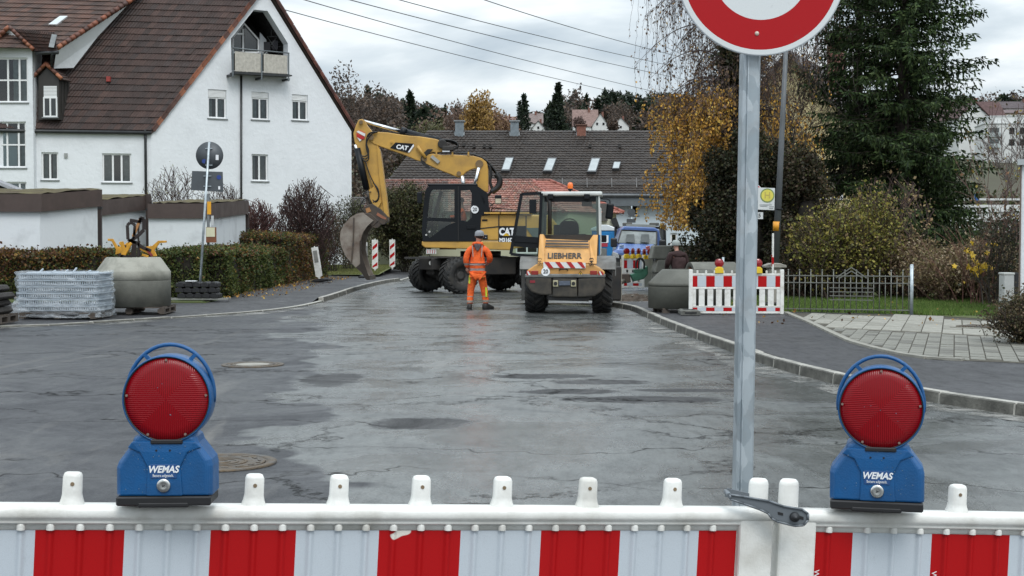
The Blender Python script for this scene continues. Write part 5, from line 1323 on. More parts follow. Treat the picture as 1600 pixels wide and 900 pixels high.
m = MB(); m.beam(e(716,291,CN-.01),e(716,377,CN-.01),.025,.02,up=(0,1,0)); m.build('door_gap', TXB, ex)
for px,py in ((671,362),(666,367)): m = MB(); p = e(px,py,CN-.02); m.cyl(p,p+V((0,.05,0)),.03,10); m.build('reflector', mk('lamp_white',(.5,.5,.48),.3), ex)
m = MB(); m.tube([e(664,300,CN),e(656,300,CN-.1),e(655,306,CN-.1)],.018,6); o=m.build('mirror_arm', BLKP, ex); m = MB(); p=e(655.5,309,CN-.1); m.obox(p,(.15,.10,.34)); m.build('mirror', BLKP, ex, bevel=.03, seg=2)
m = MB(); m.tube([e(764,332,CN),e(766,322,CN),e(775,316,CN),e(777,312,CN)],.016,6); m.tube([e(768,334,CN),e(769,320,CN),e(764,316,CN)],.016,6); m.build('mirror_arm', BLKP, ex); m = MB(); p=e(778.5,312,CN-.05); m.obox(p,(.20,.10,.28)); m.build('mirror', BLKP, ex, bevel=.03, seg=2); m = MB(); p=e(778.5,314,CN-.11); m.obox(p,(.17,.02,.14)); m.build('mirror_glass', mk('mirror_glass',(0.7,0.6,0.45),.1,metal=.8), ex)
# boom
BN = 42.95; BT = .42
boom1 = [(667,241),(676,240),(690,242),(707,241.5),(722,242.5),(740,243.5),(753,247),(760,253),(763,262),(763,300),(738,300),(742,283),(747,272),(748,264),(742,263),(735,265),(728,269),(722,275),(715,277),(706,273),(690,267),(672,259),(660,254),(658,248),(662,243)]
b1 = side(boom1, BN, BT, CATY, 'boom', .02, 2)
boom2 = [(578,208),(590,206),(606,207),(625,210),(640,212),(655,213),(668,215),(680,217),(693,221),(697,227),(696,233),(688,238),(676,238),(668,241),(662,247),(660,253),(650,250),(634,243),(618,237),(600,231),(584,225),(578,221),(575,214)]
b2 = side(boom2, BN+.03, BT-.06, CATY, 'boom_extension', .02, 2)
stick = [(560,187.5),(565,185.5),(570,188),(574,196),(581,205),(586,210),(590,224),(594,235),(597,256),(600,280),(604,310),(607,339),(599,341),(592,335),(587,325),(581,311),(577,296),(573,278),(567,255),(560,238),(554,222),(552,209),(556,196)]
st_ = side(stick, BN+.06, BT-.12, CATY, 'stick', .02, 2)
m = MB(); m.prism([e(589,226,BN+.01),e(594,235,BN+.01),e(597,256,BN+.01),e(600,280,BN+.01),e(604,310,BN+.01),e(607,339,BN+.01),e(601,340,BN+.01),e(597,310,BN+.01),e(592,270,BN+.01)], (0,BT-.02,0)); m.build('stick_flange', CATY, st_)
# pins
for px,py,r in ((564,191,.06),(579.5,214,.09),(749,256,.12),(690,224,.11),(663,248,.08),(717,271,.07),(612,222,.03)):
    m = MB(); m.cyl(e(px,py,BN-.05), e(px,py,BN+BT+.05), r, 14); m.build('pin', mk('pin_steel',(0.22,0.15,0.08),.5,metal=.3) if r>.05 else CATY, ex)
# rams
a,b = e(568,189.5,BN+.2), e(628,206,BN+.2)
m = MB(); m.cyl(a,b,.055,12); m.build('piston_rod', STEEL, ex)
m = MB(); m.cyl(e(627,205.5,BN+.2), e(690,222,BN+.2), .115, 14); m.cyl(e(626,205,BN+.2),e(634,207.5,BN+.2),.14,14); m.build('hydraulic_cylinder', BLKP, ex)
m = MB(); m.cyl(e(558,232,BN+.0), e(573,296,BN+.0), .10, 14); m.build('hydraulic_cylinder', BLKP, ex)
m = MB(); m.cyl(e(555,226,BN), e(559,238,BN), .045, 10); m.build('piston_rod', STEEL, ex); m = MB(); m.cyl(e(572,292,BN), e(580,322,BN), .05, 10); m.build('piston_rod', mk('dull_rod',(0.12,0.11,0.10),.4,metal=.6), ex)
for x0,x1 in ((748,741),(722,726)): m = MB(); m.cyl(e(x0,262 if x0>740 else 275,BN-.12), e(x1,296 if x0>740 else 296,BN-.12), .06, 12); m.build('piston_rod', STEEL, ex)
m = MB(); m.cyl(e(665,247,BN-.06),e(652,228,BN-.06),.05,10); m.build('link_rod', CATY, ex)
m = MB(); m.obox(e(680,249,BN-.03),(.30,.05,.10),Matrix.Rotation(R(40),3,'Y')); m.build('boom_lamp', mk('lamp_grey',(.35,.35,.33),.4), ex)
# dark pivot hardware, hoses
m = MB(); m.prism([e(x,y,BN-.03) for x,y in [(660,241),(668,233),(676,233),(670,240),(664,245),(663,252),(672,262),(668,263),(659,256),(657,248)]], (0,BT+.06,0)); m.build('pivot_bracket', HOSE, ex)
for k in range(5):
    d_ = k*.07; hose(ex, [e(686+k,219,BN+d_), e(700,218+k*.7,BN+d_), e(713,221+k,BN+d_), e(717,228+k*.5,BN+d_), e(708,234,BN+d_), e(694,236,BN+d_)], .03)
m = MB(); m.cyl(e(691,225,BN-.08),e(691,225,BN+.45),.14,14); m.obox(e(700,232,BN),(.35,.25,.14)); m.build('valve_block', CHAS, ex, bevel=.02)
m = MB(); m.obox(e(697,236,BN-.05),(.22,.06,.06)); m.build('valve_fitting', STEEL, ex)
for k in range(6):
    d_ = .02+k*.07; hose(ex, [e(706,239,BN+d_), e(735,239-k*.3,BN+d_), e(757,247,BN+d_), e(771,262+k,BN+d_), e(779,276,BN+d_), e(776,292,BN+d_), e(764,302,BN+d_), e(760,312,BN+d_)], .028)
hose(ex, [e(764,258,BN),e(768,270,BN),e(765,285,BN),e(770,296,BN),e(763,305,BN)], .05); hose(ex, [e(775,272,BN-.1),e(782,280,BN-.1),e(780,292,BN-.1),e(768,300,BN-.1)], .10)
m = MB(); m.tube([e(668,240,BN+.05),e(705,238,BN+.05),e(740,240,BN+.05)],.02,6); m.tube([e(600,205,BN+.1),e(640,210,BN+.1),e(692,219,BN+.1)],.02,6); m.build('pipe', CHAS, ex)
for px in (682,707,732): m = MB(); m.obox(e(px,240.5,BN+.03),(.05,.1,.12)); m.build('pipe_clamp', CATY, ex)
for k,(a,b) in enumerate((((584,207),(560,222)),((586,209),(566,232)),((582,206),(556,214)))):
    hose(ex, [e(590,206,BN-.02-.03*k), e(a[0]-8,a[1]+1,BN-.05-.03*k), e(571,222+4*k,BN-.08), e(578,238+5*k,BN-.07), e(570,246+4*k,BN-.06), e(560+2*k,240+2*k,BN-.05)], .020)
hose(ex, [e(571,252,BN-.05),e(577,272,BN-.08),e(586,290,BN-.08),e(594,306,BN-.06),e(588,318,BN-.05),e(582,312,BN-.05)], .018); hose(ex, [e(583,285,BN-.06),e(592,296,BN-.1),e(592,312,BN-.08),e(583,316,BN-.05)], .022)
m = MB(); m.tube([e(571,250,BN+.0),e(580,285,BN+.0),e(584,300,BN)],.025,6); m.build('pipe', mk('pipe_yellow',(0.35,0.22,0.08),.5), ex)
# red-white end marker and badge on the boom
mk_ = [(556.5,206),(563,203),(570,208),(569,216),(562,220.5),(557,215)]
side([(556.5,206.5),(563,202.5),(571,207),(570,216),(562,221),(557,215)], BN+.045, .01, mk('orange_panel',(0.55,0.16,0.05),.5), 'marker_plate')
side([(557,206),(560,204),(571,209),(570,213.5)], BN+.03, .012, WHP, 'marker_stripe'); side([(557,208.5),(569.5,213.5),(569,217),(565,218),(557.5,213)], BN+.03, .012, REDP, 'marker_stripe'); side([(558,214.5),(565,218.5),(562,221)], BN+.03, .012, WHP, 'marker_stripe')
side([(609.5,231),(618,222.5),(646.5,224.5),(637,238.5)], BN+.005, .03, BLKP, 'badge_plate')
text('CAT', .18, frame(e(628,230.5,BN-.004),(1,0,-.16),(0,0,1)), TXW, 'lettering', ex, .003, bold=.008, shear=.1)
side([(637,238),(646,225),(647,228),(640,238)], BN-.003, .006, TXW, 'badge_flash')
# linkage, quick coupler
side([(576,297),(584,292),(592,302),(596,316),(590,326),(583,320),(578,311)], BN-.06, BT+.1, CATY, 'linkage', .01)
side([(571,309),(576,304),(584,306),(590,320),(586,330),(578,330),(573,322)], BN-.02, BT, COUP, 'linkage_arm', .01)
side([(570,322),(581,318),(594,326),(606,338),(606,346),(598,350),(586,352),(578,346),(569,333)], BN-.08, BT+.14, COUP, 'quick_coupler', .02)
side([(571,326),(577,324),(580,330),(573,333)], BN-.10, .05, mk('worn_orange',(0.42,0.20,0.07),.6,v=.4), 'coupler_marking'); side([(590,332),(604,341),(601,344),(588,336)], BN-.10, .05, mk('worn_orange2',(0.35,0.13,0.07),.6,v=.4), 'coupler_marking')
m = MB(); m.cyl(e(575,342,BN-.12),e(575,342,BN+BT+.1),.07,12); m.cyl(e(587,348,BN-.12),e(587,348,BN+BT+.1),.16,16); m.cyl(e(598,346,BN-.12),e(598,346,BN+BT+.1),.09,12); m.build('coupler_pin', COUP, ex)
hose(ex, [e(576,306,BN-.1),e(566,314,BN-.15),e(562,324,BN-.12),e(570,332,BN-.1)], .02); hose(ex, [e(580,300,BN-.1),e(570,300,BN-.15),e(566,306,BN-.12),e(574,310,BN-.1)], .02)
# bucket: curved shell between two cheek plates, mouth to the right
bk = [(566,332),(557,334),(547,340),(537,351),(532,362),(531,374),(534,387),(540,400),(549,411),(558,420),(566,428),(572,437)]
inn = [(583,345),(574,353),(567,363),(563,376),(562,390),(565,404),(570,420),(577,437)]
BD = 42.75; ev_ = V((.07,1.0,0))
cheek = bk + inn[::-1]
m = MB(); P0 = [e(x,y,BD) for x,y in cheek]; m.prism(P0, (.012,.045,0)); m.build('cheek_plate', BROWNS, ex)
m = MB(); m.prism([p+ev_ for p in P0], (.012,.045,0)); m.build('cheek_plate', BROWNS, ex)
m = MB(); Bo = [e(x,y,BD) for x,y in bk]; cc_ = e(556,380,BD); Bi = [p.lerp(cc_,.05) for p in Bo]; n = len(Bo)
m.add(Bo+[p+ev_ for p in Bo]+Bi+[p+ev_ for p in Bi], [(i,i+1,n+i+1,n+i) for i in range(n-1)]+[(2*n+i,3*n+i,3*n+i+1,2*n+i+1) for i in range(n-1)], 0, True); m.build('bucket_shell', BROWNS, ex)
m = MB(); m.prism([e(x,y,BD-.02) for x,y in [(562,376),(565,376),(564,390),(567,405),(578,437),(572,437),(565,426),(556,418),(563,412),(562,395)]], (0,.03,0)); m.build('cutting_lip', mk('lip_steel',(0.05,0.038,0.03),.5,metal=.4,v=.5), ex)
m = MB(); m.prism([e(x,y,BD) for x,y in [(570,431),(578,431),(578.5,437.5),(573.5,437.5)]], tuple(ev_)); m.build('cutting_edge', COUP, ex)
m = MB(); m.beam(e(552,380,BD-.02),e(549,412,BD-.02),.05,.02,up=(0,1,0)); m.beam(e(553,340,BD-.02),e(552,380,BD-.02),.04,.02,up=(0,1,0)); m.build('wear_strip', COUP, ex)
side([(566,332),(580,334),(592,345),(583,354),(573,350),(560,338)], BN-.14, BT+.26, COUP, 'bucket_ear', .02)

# ---------------------------------------------------------------- wheel loader seen from behind
yaw = R(-4); LO = W(883,400,29.9); LO.z = 0
wl = empty('wheel_loader', (LO.x,LO.y,0), yaw, 'yellow wheel loader seen from behind with its left cab door open', 'wheel loader')
iR = Matrix.Rotation(-yaw,3,'Z')
def l(px,py,yl=0.0):
    """point of the local plane y = yl that the photograph shows at (px,py)"""
    n = Matrix.Rotation(yaw,3,'Z') @ V((0,1,0)); q = hit(px,py,LO+n*yl,n); return iR @ (q-LO)
def lside(pts, yl, th, mat, nm, bevel=0, seg=1, par=None): m = MB(); m.prism([l(x,y,yl) for x,y in pts], (0,th,0)); return m.build(nm, mat, par or wl, bevel=bevel, seg=seg)
def loft(A_, B_, mat, nm, bevel=0, seg=1, par=None):
    n = len(A_); m = MB(); m.add(list(A_)+list(B_), [tuple(range(n)), tuple(reversed(range(n,2*n)))]+[((i+1)%n,i,n+i,n+(i+1)%n) for i in range(n)]); return m.build(nm, mat, par or wl, bevel=bevel, seg=seg)
# bumper / counterweight in three castings
for pts in ([(821,432),(862,434),(862,461),(845,461),(830,456),(822,445)], [(863,434),(902,435),(902,465),(863,464)], [(903,435),(945,433),(946,447),(940,456),(929,463),(903,465)]):
    lside(pts, 0.0, .55, mk('counterweight_grey',(0.030,0.029,0.027),.6,v=.5,vs=5,col2=(0.075,0.065,0.052),spec=.3), 'counterweight', .03, 2)
lside([(820,428),(946,428),(946,434),(820,434)], -.02, .5, GREYP, 'bumper_top', .02)
# lower yellow housing with lamps
lside([(823,431),(823,423),(836,414),(842,411),(928,413),(938,419),(945,425),(945,431)], .02, .6, LIEY, 'lamp_housing', .025, 2)
# bonnet: wide below, tapering up, sloping forward
A_ = [l(840,412,.06),l(843,367,.42),l(849,366,.45),l(852,373,.42),l(921,376,.42),l(926,368,.45),l(933,367,.42),l(931,412,.06)]
B_ = [p+V((0,1.35,0)) for p in A_]
loft(A_, B_, LIEY, 'bonnet', .02, 2)
cowl = []
m = MB(); m.add([l(841,411,.03),l(850,411,.0),l(852,374,.38),l(849,366,.42),l(844,366,.41)], [(0,1,2,3,4)]); m.add([l(924,412,.0),l(932,412,.03),l(934,367,.41),l(927,367,.42),l(921,376,.38)], [(0,1,2,3,4)]); 
b_ = m.build('bonnet_shoulder', LIEY, wl); sm_ = b_.modifiers.new('t','SOLIDIFY'); sm_.thickness = .03
for i,(ya,yb) in enumerate(((375,377.5),(379.5,382),(384,386.0))):
    m = MB(); m.add([l(853-i*.7,yb,.33-i*.03),l(919+i*.7,yb+1,.33-i*.03),l(919+i*.7,ya+1,.345-i*.03),l(853-i*.7,ya,.345-i*.03)],[(0,1,2,3)]); m.build('air_slot', TXB, wl)
def bon(px,py,off=0.0):
    """point on the sloping rear face of the bonnet"""
    a,b,c = l(845,412,.06), l(928,412,.06), l(921,376,.42); n = (b-a).cross(c-a).normalized()
    if n.y > 0: n = -n
    o = iR @ (V((0,0,EYE))-LO); d = iR @ (W(px,py,1)-V((0,0,EYE))); return o + d*((a+n*(.012+off)-o).dot(n)/d.dot(n)), n
nB = bon(880,400)[1]; upB = (l(880,376,.42)-l(880,412,.06)).normalized()
text('LIEBHERR', .20, frame(bon(882,400)[0],(1,0,0),upB), TXB, 'lettering', wl, .003, sx=.86, bold=.005)
sx0,sx1,sy0,sy1 = 849,915,409,419
lside([(sx0,sy0),(sx1,sy0+1.5),(sx1,sy1+.5),(sx0,sy1-1)], -.02, .03, WHP, 'chevron_panel')
for i in range(4):
    x = 850+i*17.2
    lside([(x,sy0+.1),(x+7.5,sy0+.4),(min(x+15,sx1),sy1),(min(x+15,sx1)-7.5 if x+15<=sx1 else sx1-5,sy1-.4)] , -.026, .008, REDP, 'chevron')
m = MB(); m.cyl(l(852.5,424.5,-.03),l(852.5,424.5,.0),.092,26); m.build('speed_disc', TXW, wl)
text('20', .125, frame(l(852.5,424.5,-.033),(1,0,0),(0,0,1)), TXB, 'lettering', wl, .002, bold=.003, sx=.85)
lside([(901,432),(913,432),(907,423)], -.0, .02, TXB, 'warning_triangle_border'); lside([(902.6,431.2),(911.4,431.2),(907,424.6)], -.008, .01, mk('warning_yellow',(0.8,0.45,0.02),.4), 'warning_triangle')
text('!', .09, frame(l(907,428.6,-.011),(1,0,0),(0,0,1)), TXB, 'lettering', wl, .002, bold=.003)
m = MB(); m.tube([l(874,422,-.0),l(876,420.5,-.05),l(885,420.5,-.05),l(887,422,-.0)],.014,6); m.build('bonnet_handle', TXB, wl)
text('543', .12, frame(l(924.5,409,-.01),(0,0,1),(-1,0,0)), TXB, 'lettering', wl, .002, bold=.003); text('543', .12, frame(l(843.5,409,-.01),(0,0,1),(-1,0,0)), mk('faded_print',(0.12,0.08,0.04),.6), 'lettering', wl, .002)
for x0,x1 in ((830,841),(922,933)):
    lside([(x0,423),(x1,423),(x1,429.5),(x0,429.5)], -.025, .05, mk('tail_lamp',(0.30,0.02,0.012),.2,v=.3,coat=.5), 'tail_lamp', .008)
lside([(823,423),(829,423),(828,430),(823,430)], -.02, .03, REDP, 'side_marker'); lside([(935,424),(941,424),(944,430),(935,430)], -.02, .03, REDP, 'side_marker'); lside([(823.5,424),(826,424),(829,430),(826,430)], -.026, .01, WHP, 'marker_stripe'); lside([(936,424),(938,424),(941,430),(938,430)], -.026, .01, WHP, 'marker_stripe')
for x in (868,896):
    lside([(x-4,438),(x+4,438),(x+4,448),(x-4,448)], -.03, .05, mk('lamp_cream',(0.50,0.46,0.30),.35,v=.3), 'work_lamp', .012, 2)
    m = MB(); m.cyl(l(x,443,-.04),l(x,443,-.02),.04,12); m.build('lamp_glass', TXB, wl)
lside([(873,439),(891,439),(891,446),(873,446)], -.03, .04, mk('plate_bluegrey',(0.10,0.12,0.16),.4,v=.4,vs=20), 'number_plate', .005)
lside([(828,438),(836,438),(836,442),(828,442)], -.012, .02, mk('red_sticker',(0.25,0.02,0.03),.4), 'reflector')
m = MB(); m.beam(l(857,466,.2),l(920,468,.2),.2,.08); m.build('rear_axle_beam', CHAS, wl); 
m = MB(); m.box(-.55,.5,.3,2.8,.42,.85); m.build('chassis', CHAS, wl, bevel=.03)
# wheels
Rl = .53
for x,yl in ((-.68,.95),(.78,.95),(-.72,3.35),(.80,3.35)):
    wheel(wl, (x,yl,Rl), (1 if x>0 else -1,0,0), Rl, .42, 20, .5)
# fenders
for x0,x1 in ((-.98,-.50),(.58,1.06)):
    m = MB(); pr_ = [(.25,.95),(.30,1.10),(.55,1.20),(1.30,1.20),(1.55,1.08),(1.62,.9)]
    m.add([(x0,y,z) for y,z in pr_]+[(x1,y,z) for y,z in pr_], [(i,i+1,7+i,6+i) for i in range(5)]); o = m.build('fender', GREYP, wl); sf = o.modifiers.new('t','SOLIDIFY'); sf.thickness = .04
    m = MB(); m.add([(x1 if x1>0 else x0,y,z) for y,z in pr_]+[(x1 if x1>0 else x0,y,z-.12) for y,z in pr_][::-1],[tuple(range(12))]); o = m.build('fender_side', GREYP, wl); sf = o.modifiers.new('t','SOLIDIFY'); sf.thickness = .02
    m = MB(); m.box(x0+.12,x1-.12,.5,.75,1.20,1.215); m.build('fender_tread', CHAS, wl)
# cab: rear at yl .75, front at 2.1
YB, YF = .75, 2.05
LT, RT, LBm, RB = l(848,306,YB), l(934,306,YB), l(846,367,YB), l(935,367,YB)
CABW = mk('cab_white', (0.60,0.62,0.60), .45, v=.2)
CABG = mk('cab_greygreen', (0.07,0.09,0.085), .4, v=.2)
def post(a, b, w=.07, mat=CABG, nm='cab_pillar'): m = MB(); m.beam(a,b,w,w,up=(0,1,0)); return m.build(nm, mat, wl)
fy = V((0,YF-YB,0))
for a,b in ((LBm,LT),(RB,RT),(LBm+fy,LT+fy),(RB+fy,RT+fy)): post(a,b,.08)
post(LBm+V((-.03,-.03,0)),LT+V((-.03,-.03,0)),.035,CABW,'edge_trim'); post(RB+V((.03,-.03,0)),RT+V((.03,-.03,0)),.035,CABW,'edge_trim')
m = MB(); m.box(LT.x-.12,RT.x+.10,YB-.10,YF+.15,LT.z,LT.z+.09); m.build('cab_roof', CABW, wl, bevel=.03, seg=2)
m = MB(); m.box(LT.x,RT.x,YB-.02,YB+.05,LT.z-.13,LT.z-.01); m.build('roof_header', BLKP, wl)
m = MB(); m.box(LBm.x,RB.x,YB,YF,LBm.z-.55,LBm.z+.0); m.build('cab_base', CHAS, wl)
m = MB(); m.add([LBm,RB,RT,LT],[(0,1,2,3)]); m.build('rear_window', MGL, wl)
m = MB(); m.add([LBm+fy,RB+fy,RT+fy,LT+fy],[(0,1,2,3)]); m.build('windscreen', MGL, wl)
m = MB(); m.add([RB,RB+fy,RT+fy,RT],[(0,1,2,3)]); m.build('side_window', MGL, wl)
# sun strip with lettering seen faintly through the rear glass
text('Sternecker', .10, frame(l(893,313,YB-.01),(1,0,0),(0,0,1)), mk('faint_print',(0.22,0.34,0.32),.5), 'lettering', wl, .001)
m = MB(); m.tube([l(856,306,YB-.05),l(859,318,YB-.06),l(859,366,YB-.04)],.045,8); m.build('exhaust_pipe', CHAS, wl)
for x in (860,917): lside([(x-4.5,303),(x+4.5,303),(x+4,311),(x-4,311)], YB-.14, .10, BLKP, 'work_light', .01)
m = MB(); m.prism([l(874,367,1.2),l(873,352,1.25),l(878,345,1.3),l(898,345,1.3),l(904,351,1.25),l(905,367,1.2)], (0,.14,0)); m.box(LBm.x+.25,RB.x-.25,1.2,1.7,LBm.z-.1,LBm.z+.02); m.build('seat', mk('seat_fabric',(0.015,0.015,0.017),.9), wl, bevel=.05, seg=2)
m = MB(); m.tube([l(880,366,1.75),l(886,352,1.8)],.025,6); m.lathe([(.19,0),(.205,.012),(.19,.024),(.178,.012),(.19,0)],20,Matrix.Translation(l(890,354,1.8))@Matrix.Rotation(R(-60),4,'X')); m.box(l(866,0,1.9).x,l(876,0,1.9).x,1.7,1.95,LBm.z,l(0,352,1.9).z); m.build('steering_column', CHAS, wl)
m = MB(); m.obox(l(917,318,1.0),(.22,.06,.12)); m.build('inner_mirror', BLKP, wl, bevel=.01)
# beacon
p = l(891,299,YB+.25); m = MB(); m.cyl(p+V((0,0,-.08)), p+V((0,0,.03)), .022, 8); m.cyl(p+V((0,0,.02)),p+V((0,0,.07)),.055,14); m.build('beacon_stem', BLKP, wl)
m = MB(); m.lathe([(.055,.06),(.062,.10),(.060,.15),(.045,.185),(.0005,.20)],18,Matrix.Translation(p)); m.build('beacon', ORNG, wl)
# open door on the left, swung back; glazed top and bottom
def dpt_(px,py): return l(px,py,.55)
dO = [dpt_(815,303),dpt_(846,302),dpt_(842,402),dpt_(798,397)]
def lin(a,b,w=.06): m = MB(); m.beam(a,b,w,.05,up=(0,1,0)); return m
m = MB()
for a,b in zip(dO, dO[1:]+dO[:1]): m.beam(a,b,.065,.05,up=(0,1,0))
m.beam(dpt_(802,374),dpt_(844,376),.10,.05,up=(0,1,0)); m.prism([dpt_(803,368),dpt_(844,371),dpt_(843,388),dpt_(800,385)], (0,.05,0))
dr_ = m.build('cab_door', BLKP, wl)
m = MB(); m.add([dO[0],dO[1],dpt_(844,371),dpt_(803,368)],[(0,1,2,3)]); m.build('door_glass', MGL, dr_); m = MB(); m.add([dpt_(800,385),dpt_(843,388),dO[2],dO[3]],[(0,1,2,3)]); m.build('door_glass', MGL, dr_)
m = MB(); m.tube([dpt_(840,314)-V((0,.02,0)),dpt_(836,316)-V((0,.1,0)),dpt_(833,318)-V((0,.1,0))],.012,6); m.obox(dpt_(833,323)-V((0,.12,0)),(.15,.08,.30)); m.build('door_mirror', BLKP, dr_, bevel=.01)
# right hand rails, ladder pole and mirror
m = MB(); m.tube([l(935,310,YF),l(948,311,YF+.1),l(953,313,YF+.1),l(953,318,YF+.1)],.014,6); m.tube([l(936,314,YF),l(947,315,YF+.1)],.012,6); m.build('mirror_arm', BLKP, wl)
m = MB(); m.obox(l(952.5,330,YF+.1),(.17,.10,.36),Matrix.Rotation(R(6),3,'Y')); m.build('mirror', BLKP, wl, bevel=.04, seg=2)
m = MB(); m.tube([l(936,324,1.6),l(938.5,326,1.6),l(938.5,396,1.6),l(935.5,402,1.6)],.017,8); m.build('grab_rail', CABW, wl)
m = MB(); m.obox(l(943,373,1.8),(.14,.08,.16)); m.build('lower_mirror', BLKP, wl, bevel=.02)
# front loader bucket just showing on the right
m = MB(); m.box(.3,1.22,4.2,5.0,.12,.95); m.build('front_frame', CHAS, wl, bevel=.03)
for y_ in (0,1):
    pass
m = MB(); bp = [(4.6,.1),(5.6,.06),(5.6,.10),(5.0,.25),(4.85,.55),(5.0,.98),(4.6,1.05)]
m.prism([(-1.22,y,z) for y,z in bp], (2.42,0,0)); m.build('loader_bucket', mk('bucket_grey',(0.10,0.10,0.095),.5,metal=.4,v=.5), wl)
m = MB(); m.prism([(1.20,y,z) for y,z in [(4.5,.1),(5.6,.06),(5.0,1.05),(4.5,1.12)]], (.04,0,0)); m.build('bucket_cheek', mk('bucket_edge',(0.35,0.33,0.28),.5,v=.4), wl)

# ---------------------------------------------------------------- blue pickup van
VD = 51.0; VO = W(999,400,VD); VO.z = 0; vyaw = R(172)      # nose towards the camera
vn = empty('blue_van', (VO.x,VO.y,0), 0, 'blue flatbed van parked facing the camera beyond the barrier boards', 'van')
def v(px,py,dy=0.0): return W(px,py,VD+dy)-VO
VBL = mk('van_blue', (0.11,0.19,0.45), .3, v=.15, vs=1.5, coat=.5); VDK = mk('van_black', (0.015,0.016,0.018), .5)
def vside(pts, dy, th, mat, nm, bevel=0, seg=1): m = MB(); m.prism([v(x,y,dy) for x,y in pts], (0,th,0)); return m.build(nm, mat, vn, bevel=bevel, seg=seg)
def vloft(a, da, b, db, mat, nm, bevel=0, seg=1):
    A_ = [v(x,y,da) for x,y in a]; B_ = [v(x,y,db) for x,y in b]; n = len(A_); m = MB(); m.add(A_+B_, [tuple(range(n)), tuple(reversed(range(n,2*n)))]+[((i+1)%n,i,n+i,n+(i+1)%n) for i in range(n)]); return m.build(nm, mat, vn, bevel=bevel, seg=seg)
# lower front, bonnet, cabin (front profile stepping back)
vloft([(957,397),(958,392),(1020,394),(1022,400),(1022,426),(956,425)], 0, [(957,397),(958,390),(1020,392),(1022,398),(1022,426),(956,425)], .5, VBL, 'front_end', .06, 3)
vloft([(958,395),(964,390),(1018,392),(1021,397),(1021,412),(957,412)], .02, [(964,384),(968,379),(1022,381),(1026,386),(1028,412),(962,412)], .95, VBL, 'bonnet', .05, 3)
vside([(956,397),(959,394),(976,400),(1008,402),(1022,398),(1023,418),(1021,426),(957,425)], -.05, .3, VDK, 'bumper', .05, 2)
for pts in ([(957,393),(966,396),(968,404),(957,402)], [(1021,396),(1013,398),(1012,405),(1021,404)]): vside(pts, -.08, .1, mk('head_lamp',(0.45,0.47,0.48),.15,v=.3), 'headlamp', .02)
vside([(974,399),(1008,401),(1006,404),(976,402)], -.07, .05, mk('grille',(0.06,0.06,0.065),.4), 'grille')
cabp = [(963,382),(970,358),(975,353.5),(1022,355.5),(1030,359),(1034,384),(1036,418),(960,414)]
vside(cabp, 1.36, 1.7, VBL, 'cabin', .05, 3)
wsp = [v(965,380,.88),v(1026,383.5,.88),v(1026,362,1.30),v(971,359.5,1.30)]
m = MB(); m.add(wsp,[(0,1,2,3)]); m.build('windscreen', mk('van_glass',(0.27,0.30,0.30),.08,v=.5,vs=1.3,col2=(0.10,0.12,0.12)), vn)
m = MB()
for a,b in zip(wsp,wsp[1:]+wsp[:1]): m.beam(a+V((0,-.01,0)),b+V((0,-.01,0)),.05,.03,up=(0,1,0))
m.build('windscreen_seal', VDK, vn)
for cx_ in (985,1008): 
    m = MB(); m.add([v(cx_-7,378,.80),v(cx_+7,379,.80),v(cx_+6,366,1.12),v(cx_-6,366,1.12)],[(0,1,2,3)]); m.build('headrest', mk('van_seat',(0.08,0.09,0.09),.7), vn)
m = MB(); q0 = [v(1029,362,1.37),v(1034,384,1.37)]; m.add([q0[0]+V((.05,.1,0)),q0[1]+V((.05,.1,0)),q0[1]+V((.12,1.5,0)),q0[0]+V((.12,1.5,0))],[(0,1,2,3)]); m.build('side_window', mk('side_glass',(0.02,0.025,0.028),.1), vn)
for px,py in ((959,379),(1035,382)): m = MB(); m.obox(v(px,py,.9),(.24,.15,.34)); m.build('wing_mirror', VDK, vn, bevel=.05, seg=2)
vside([(968,382),(975,382.5),(974,394),(967,394)], .2, .03, WHP, 'chevron_sticker'); vside([(1009,384),(1015,384.5),(1016,393),(1009,393)], .2, .03, WHP, 'chevron_sticker')
for i in range(3): vside([(968,384+i*3.4),(974.5,382.6+i*3.4),(974.5,384.2+i*3.4),(968,385.8+i*3.4)], .17, .03, mk('sticker_blue',(0.12,0.22,0.42),.4), 'sticker_stripe')
for i in range(3): vside([(1009,386+i*3),(1015.5,384.4+i*3),(1015.5,386+i*3),(1009,387.6+i*3)], .17, .03, REDP, 'sticker_stripe')
m = MB(); m.beam(v(978,352,1.6),v(1024,353.5,1.6),.25,.10); m.build('roof_bar', mk('bar_grey',(0.32,0.33,0.30),.5), vn)
for x in (980,1022): m = MB(); m.obox(v(x,350.5,1.6),(.35,.22,.12)); m.build('beacon_box', mk('bar_dark',(0.12,0.12,0.11),.4), vn, bevel=.02)
m = MB(); m.beam(v(1035,352,3.2),v(1036,386,3.2),.10,1.5,up=(0,1,0)); m.beam(v(962,353,3.2),v(962,386,3.2),.1,.1,up=(0,1,0)); m.beam(v(962,356,3.2),v(1036,356,3.2),.1,.1); m.build('headboard', VDK, vn)
m = MB(); m.box(-1.0,1.0,2.9,6.0,.75,.88); m.box(-1.02,-.98,2.9,6.0,.88,1.25); m.box(.98,1.02,2.9,6.0,.88,1.25); m.build('flatbed', mk('bed_grey',(0.2,0.2,0.2),.5,v=.3), vn)
for x,y_ in ((-.72,.75),(.58,.95),(-.5,4.4),(.95,4.4)): wheel(vn, (x,y_,.34), (1 if x>0 else -1,0,0), .34, .22, 24, .6)
m = MB(); a_ = [v(1021,394,.3),v(1036,386,3.0),v(1037,424,3.0),v(1021,425,.3)]; m.prism(a_, (-.12,0,0)); m.build('side_panel', VBL, vn, bevel=.02)
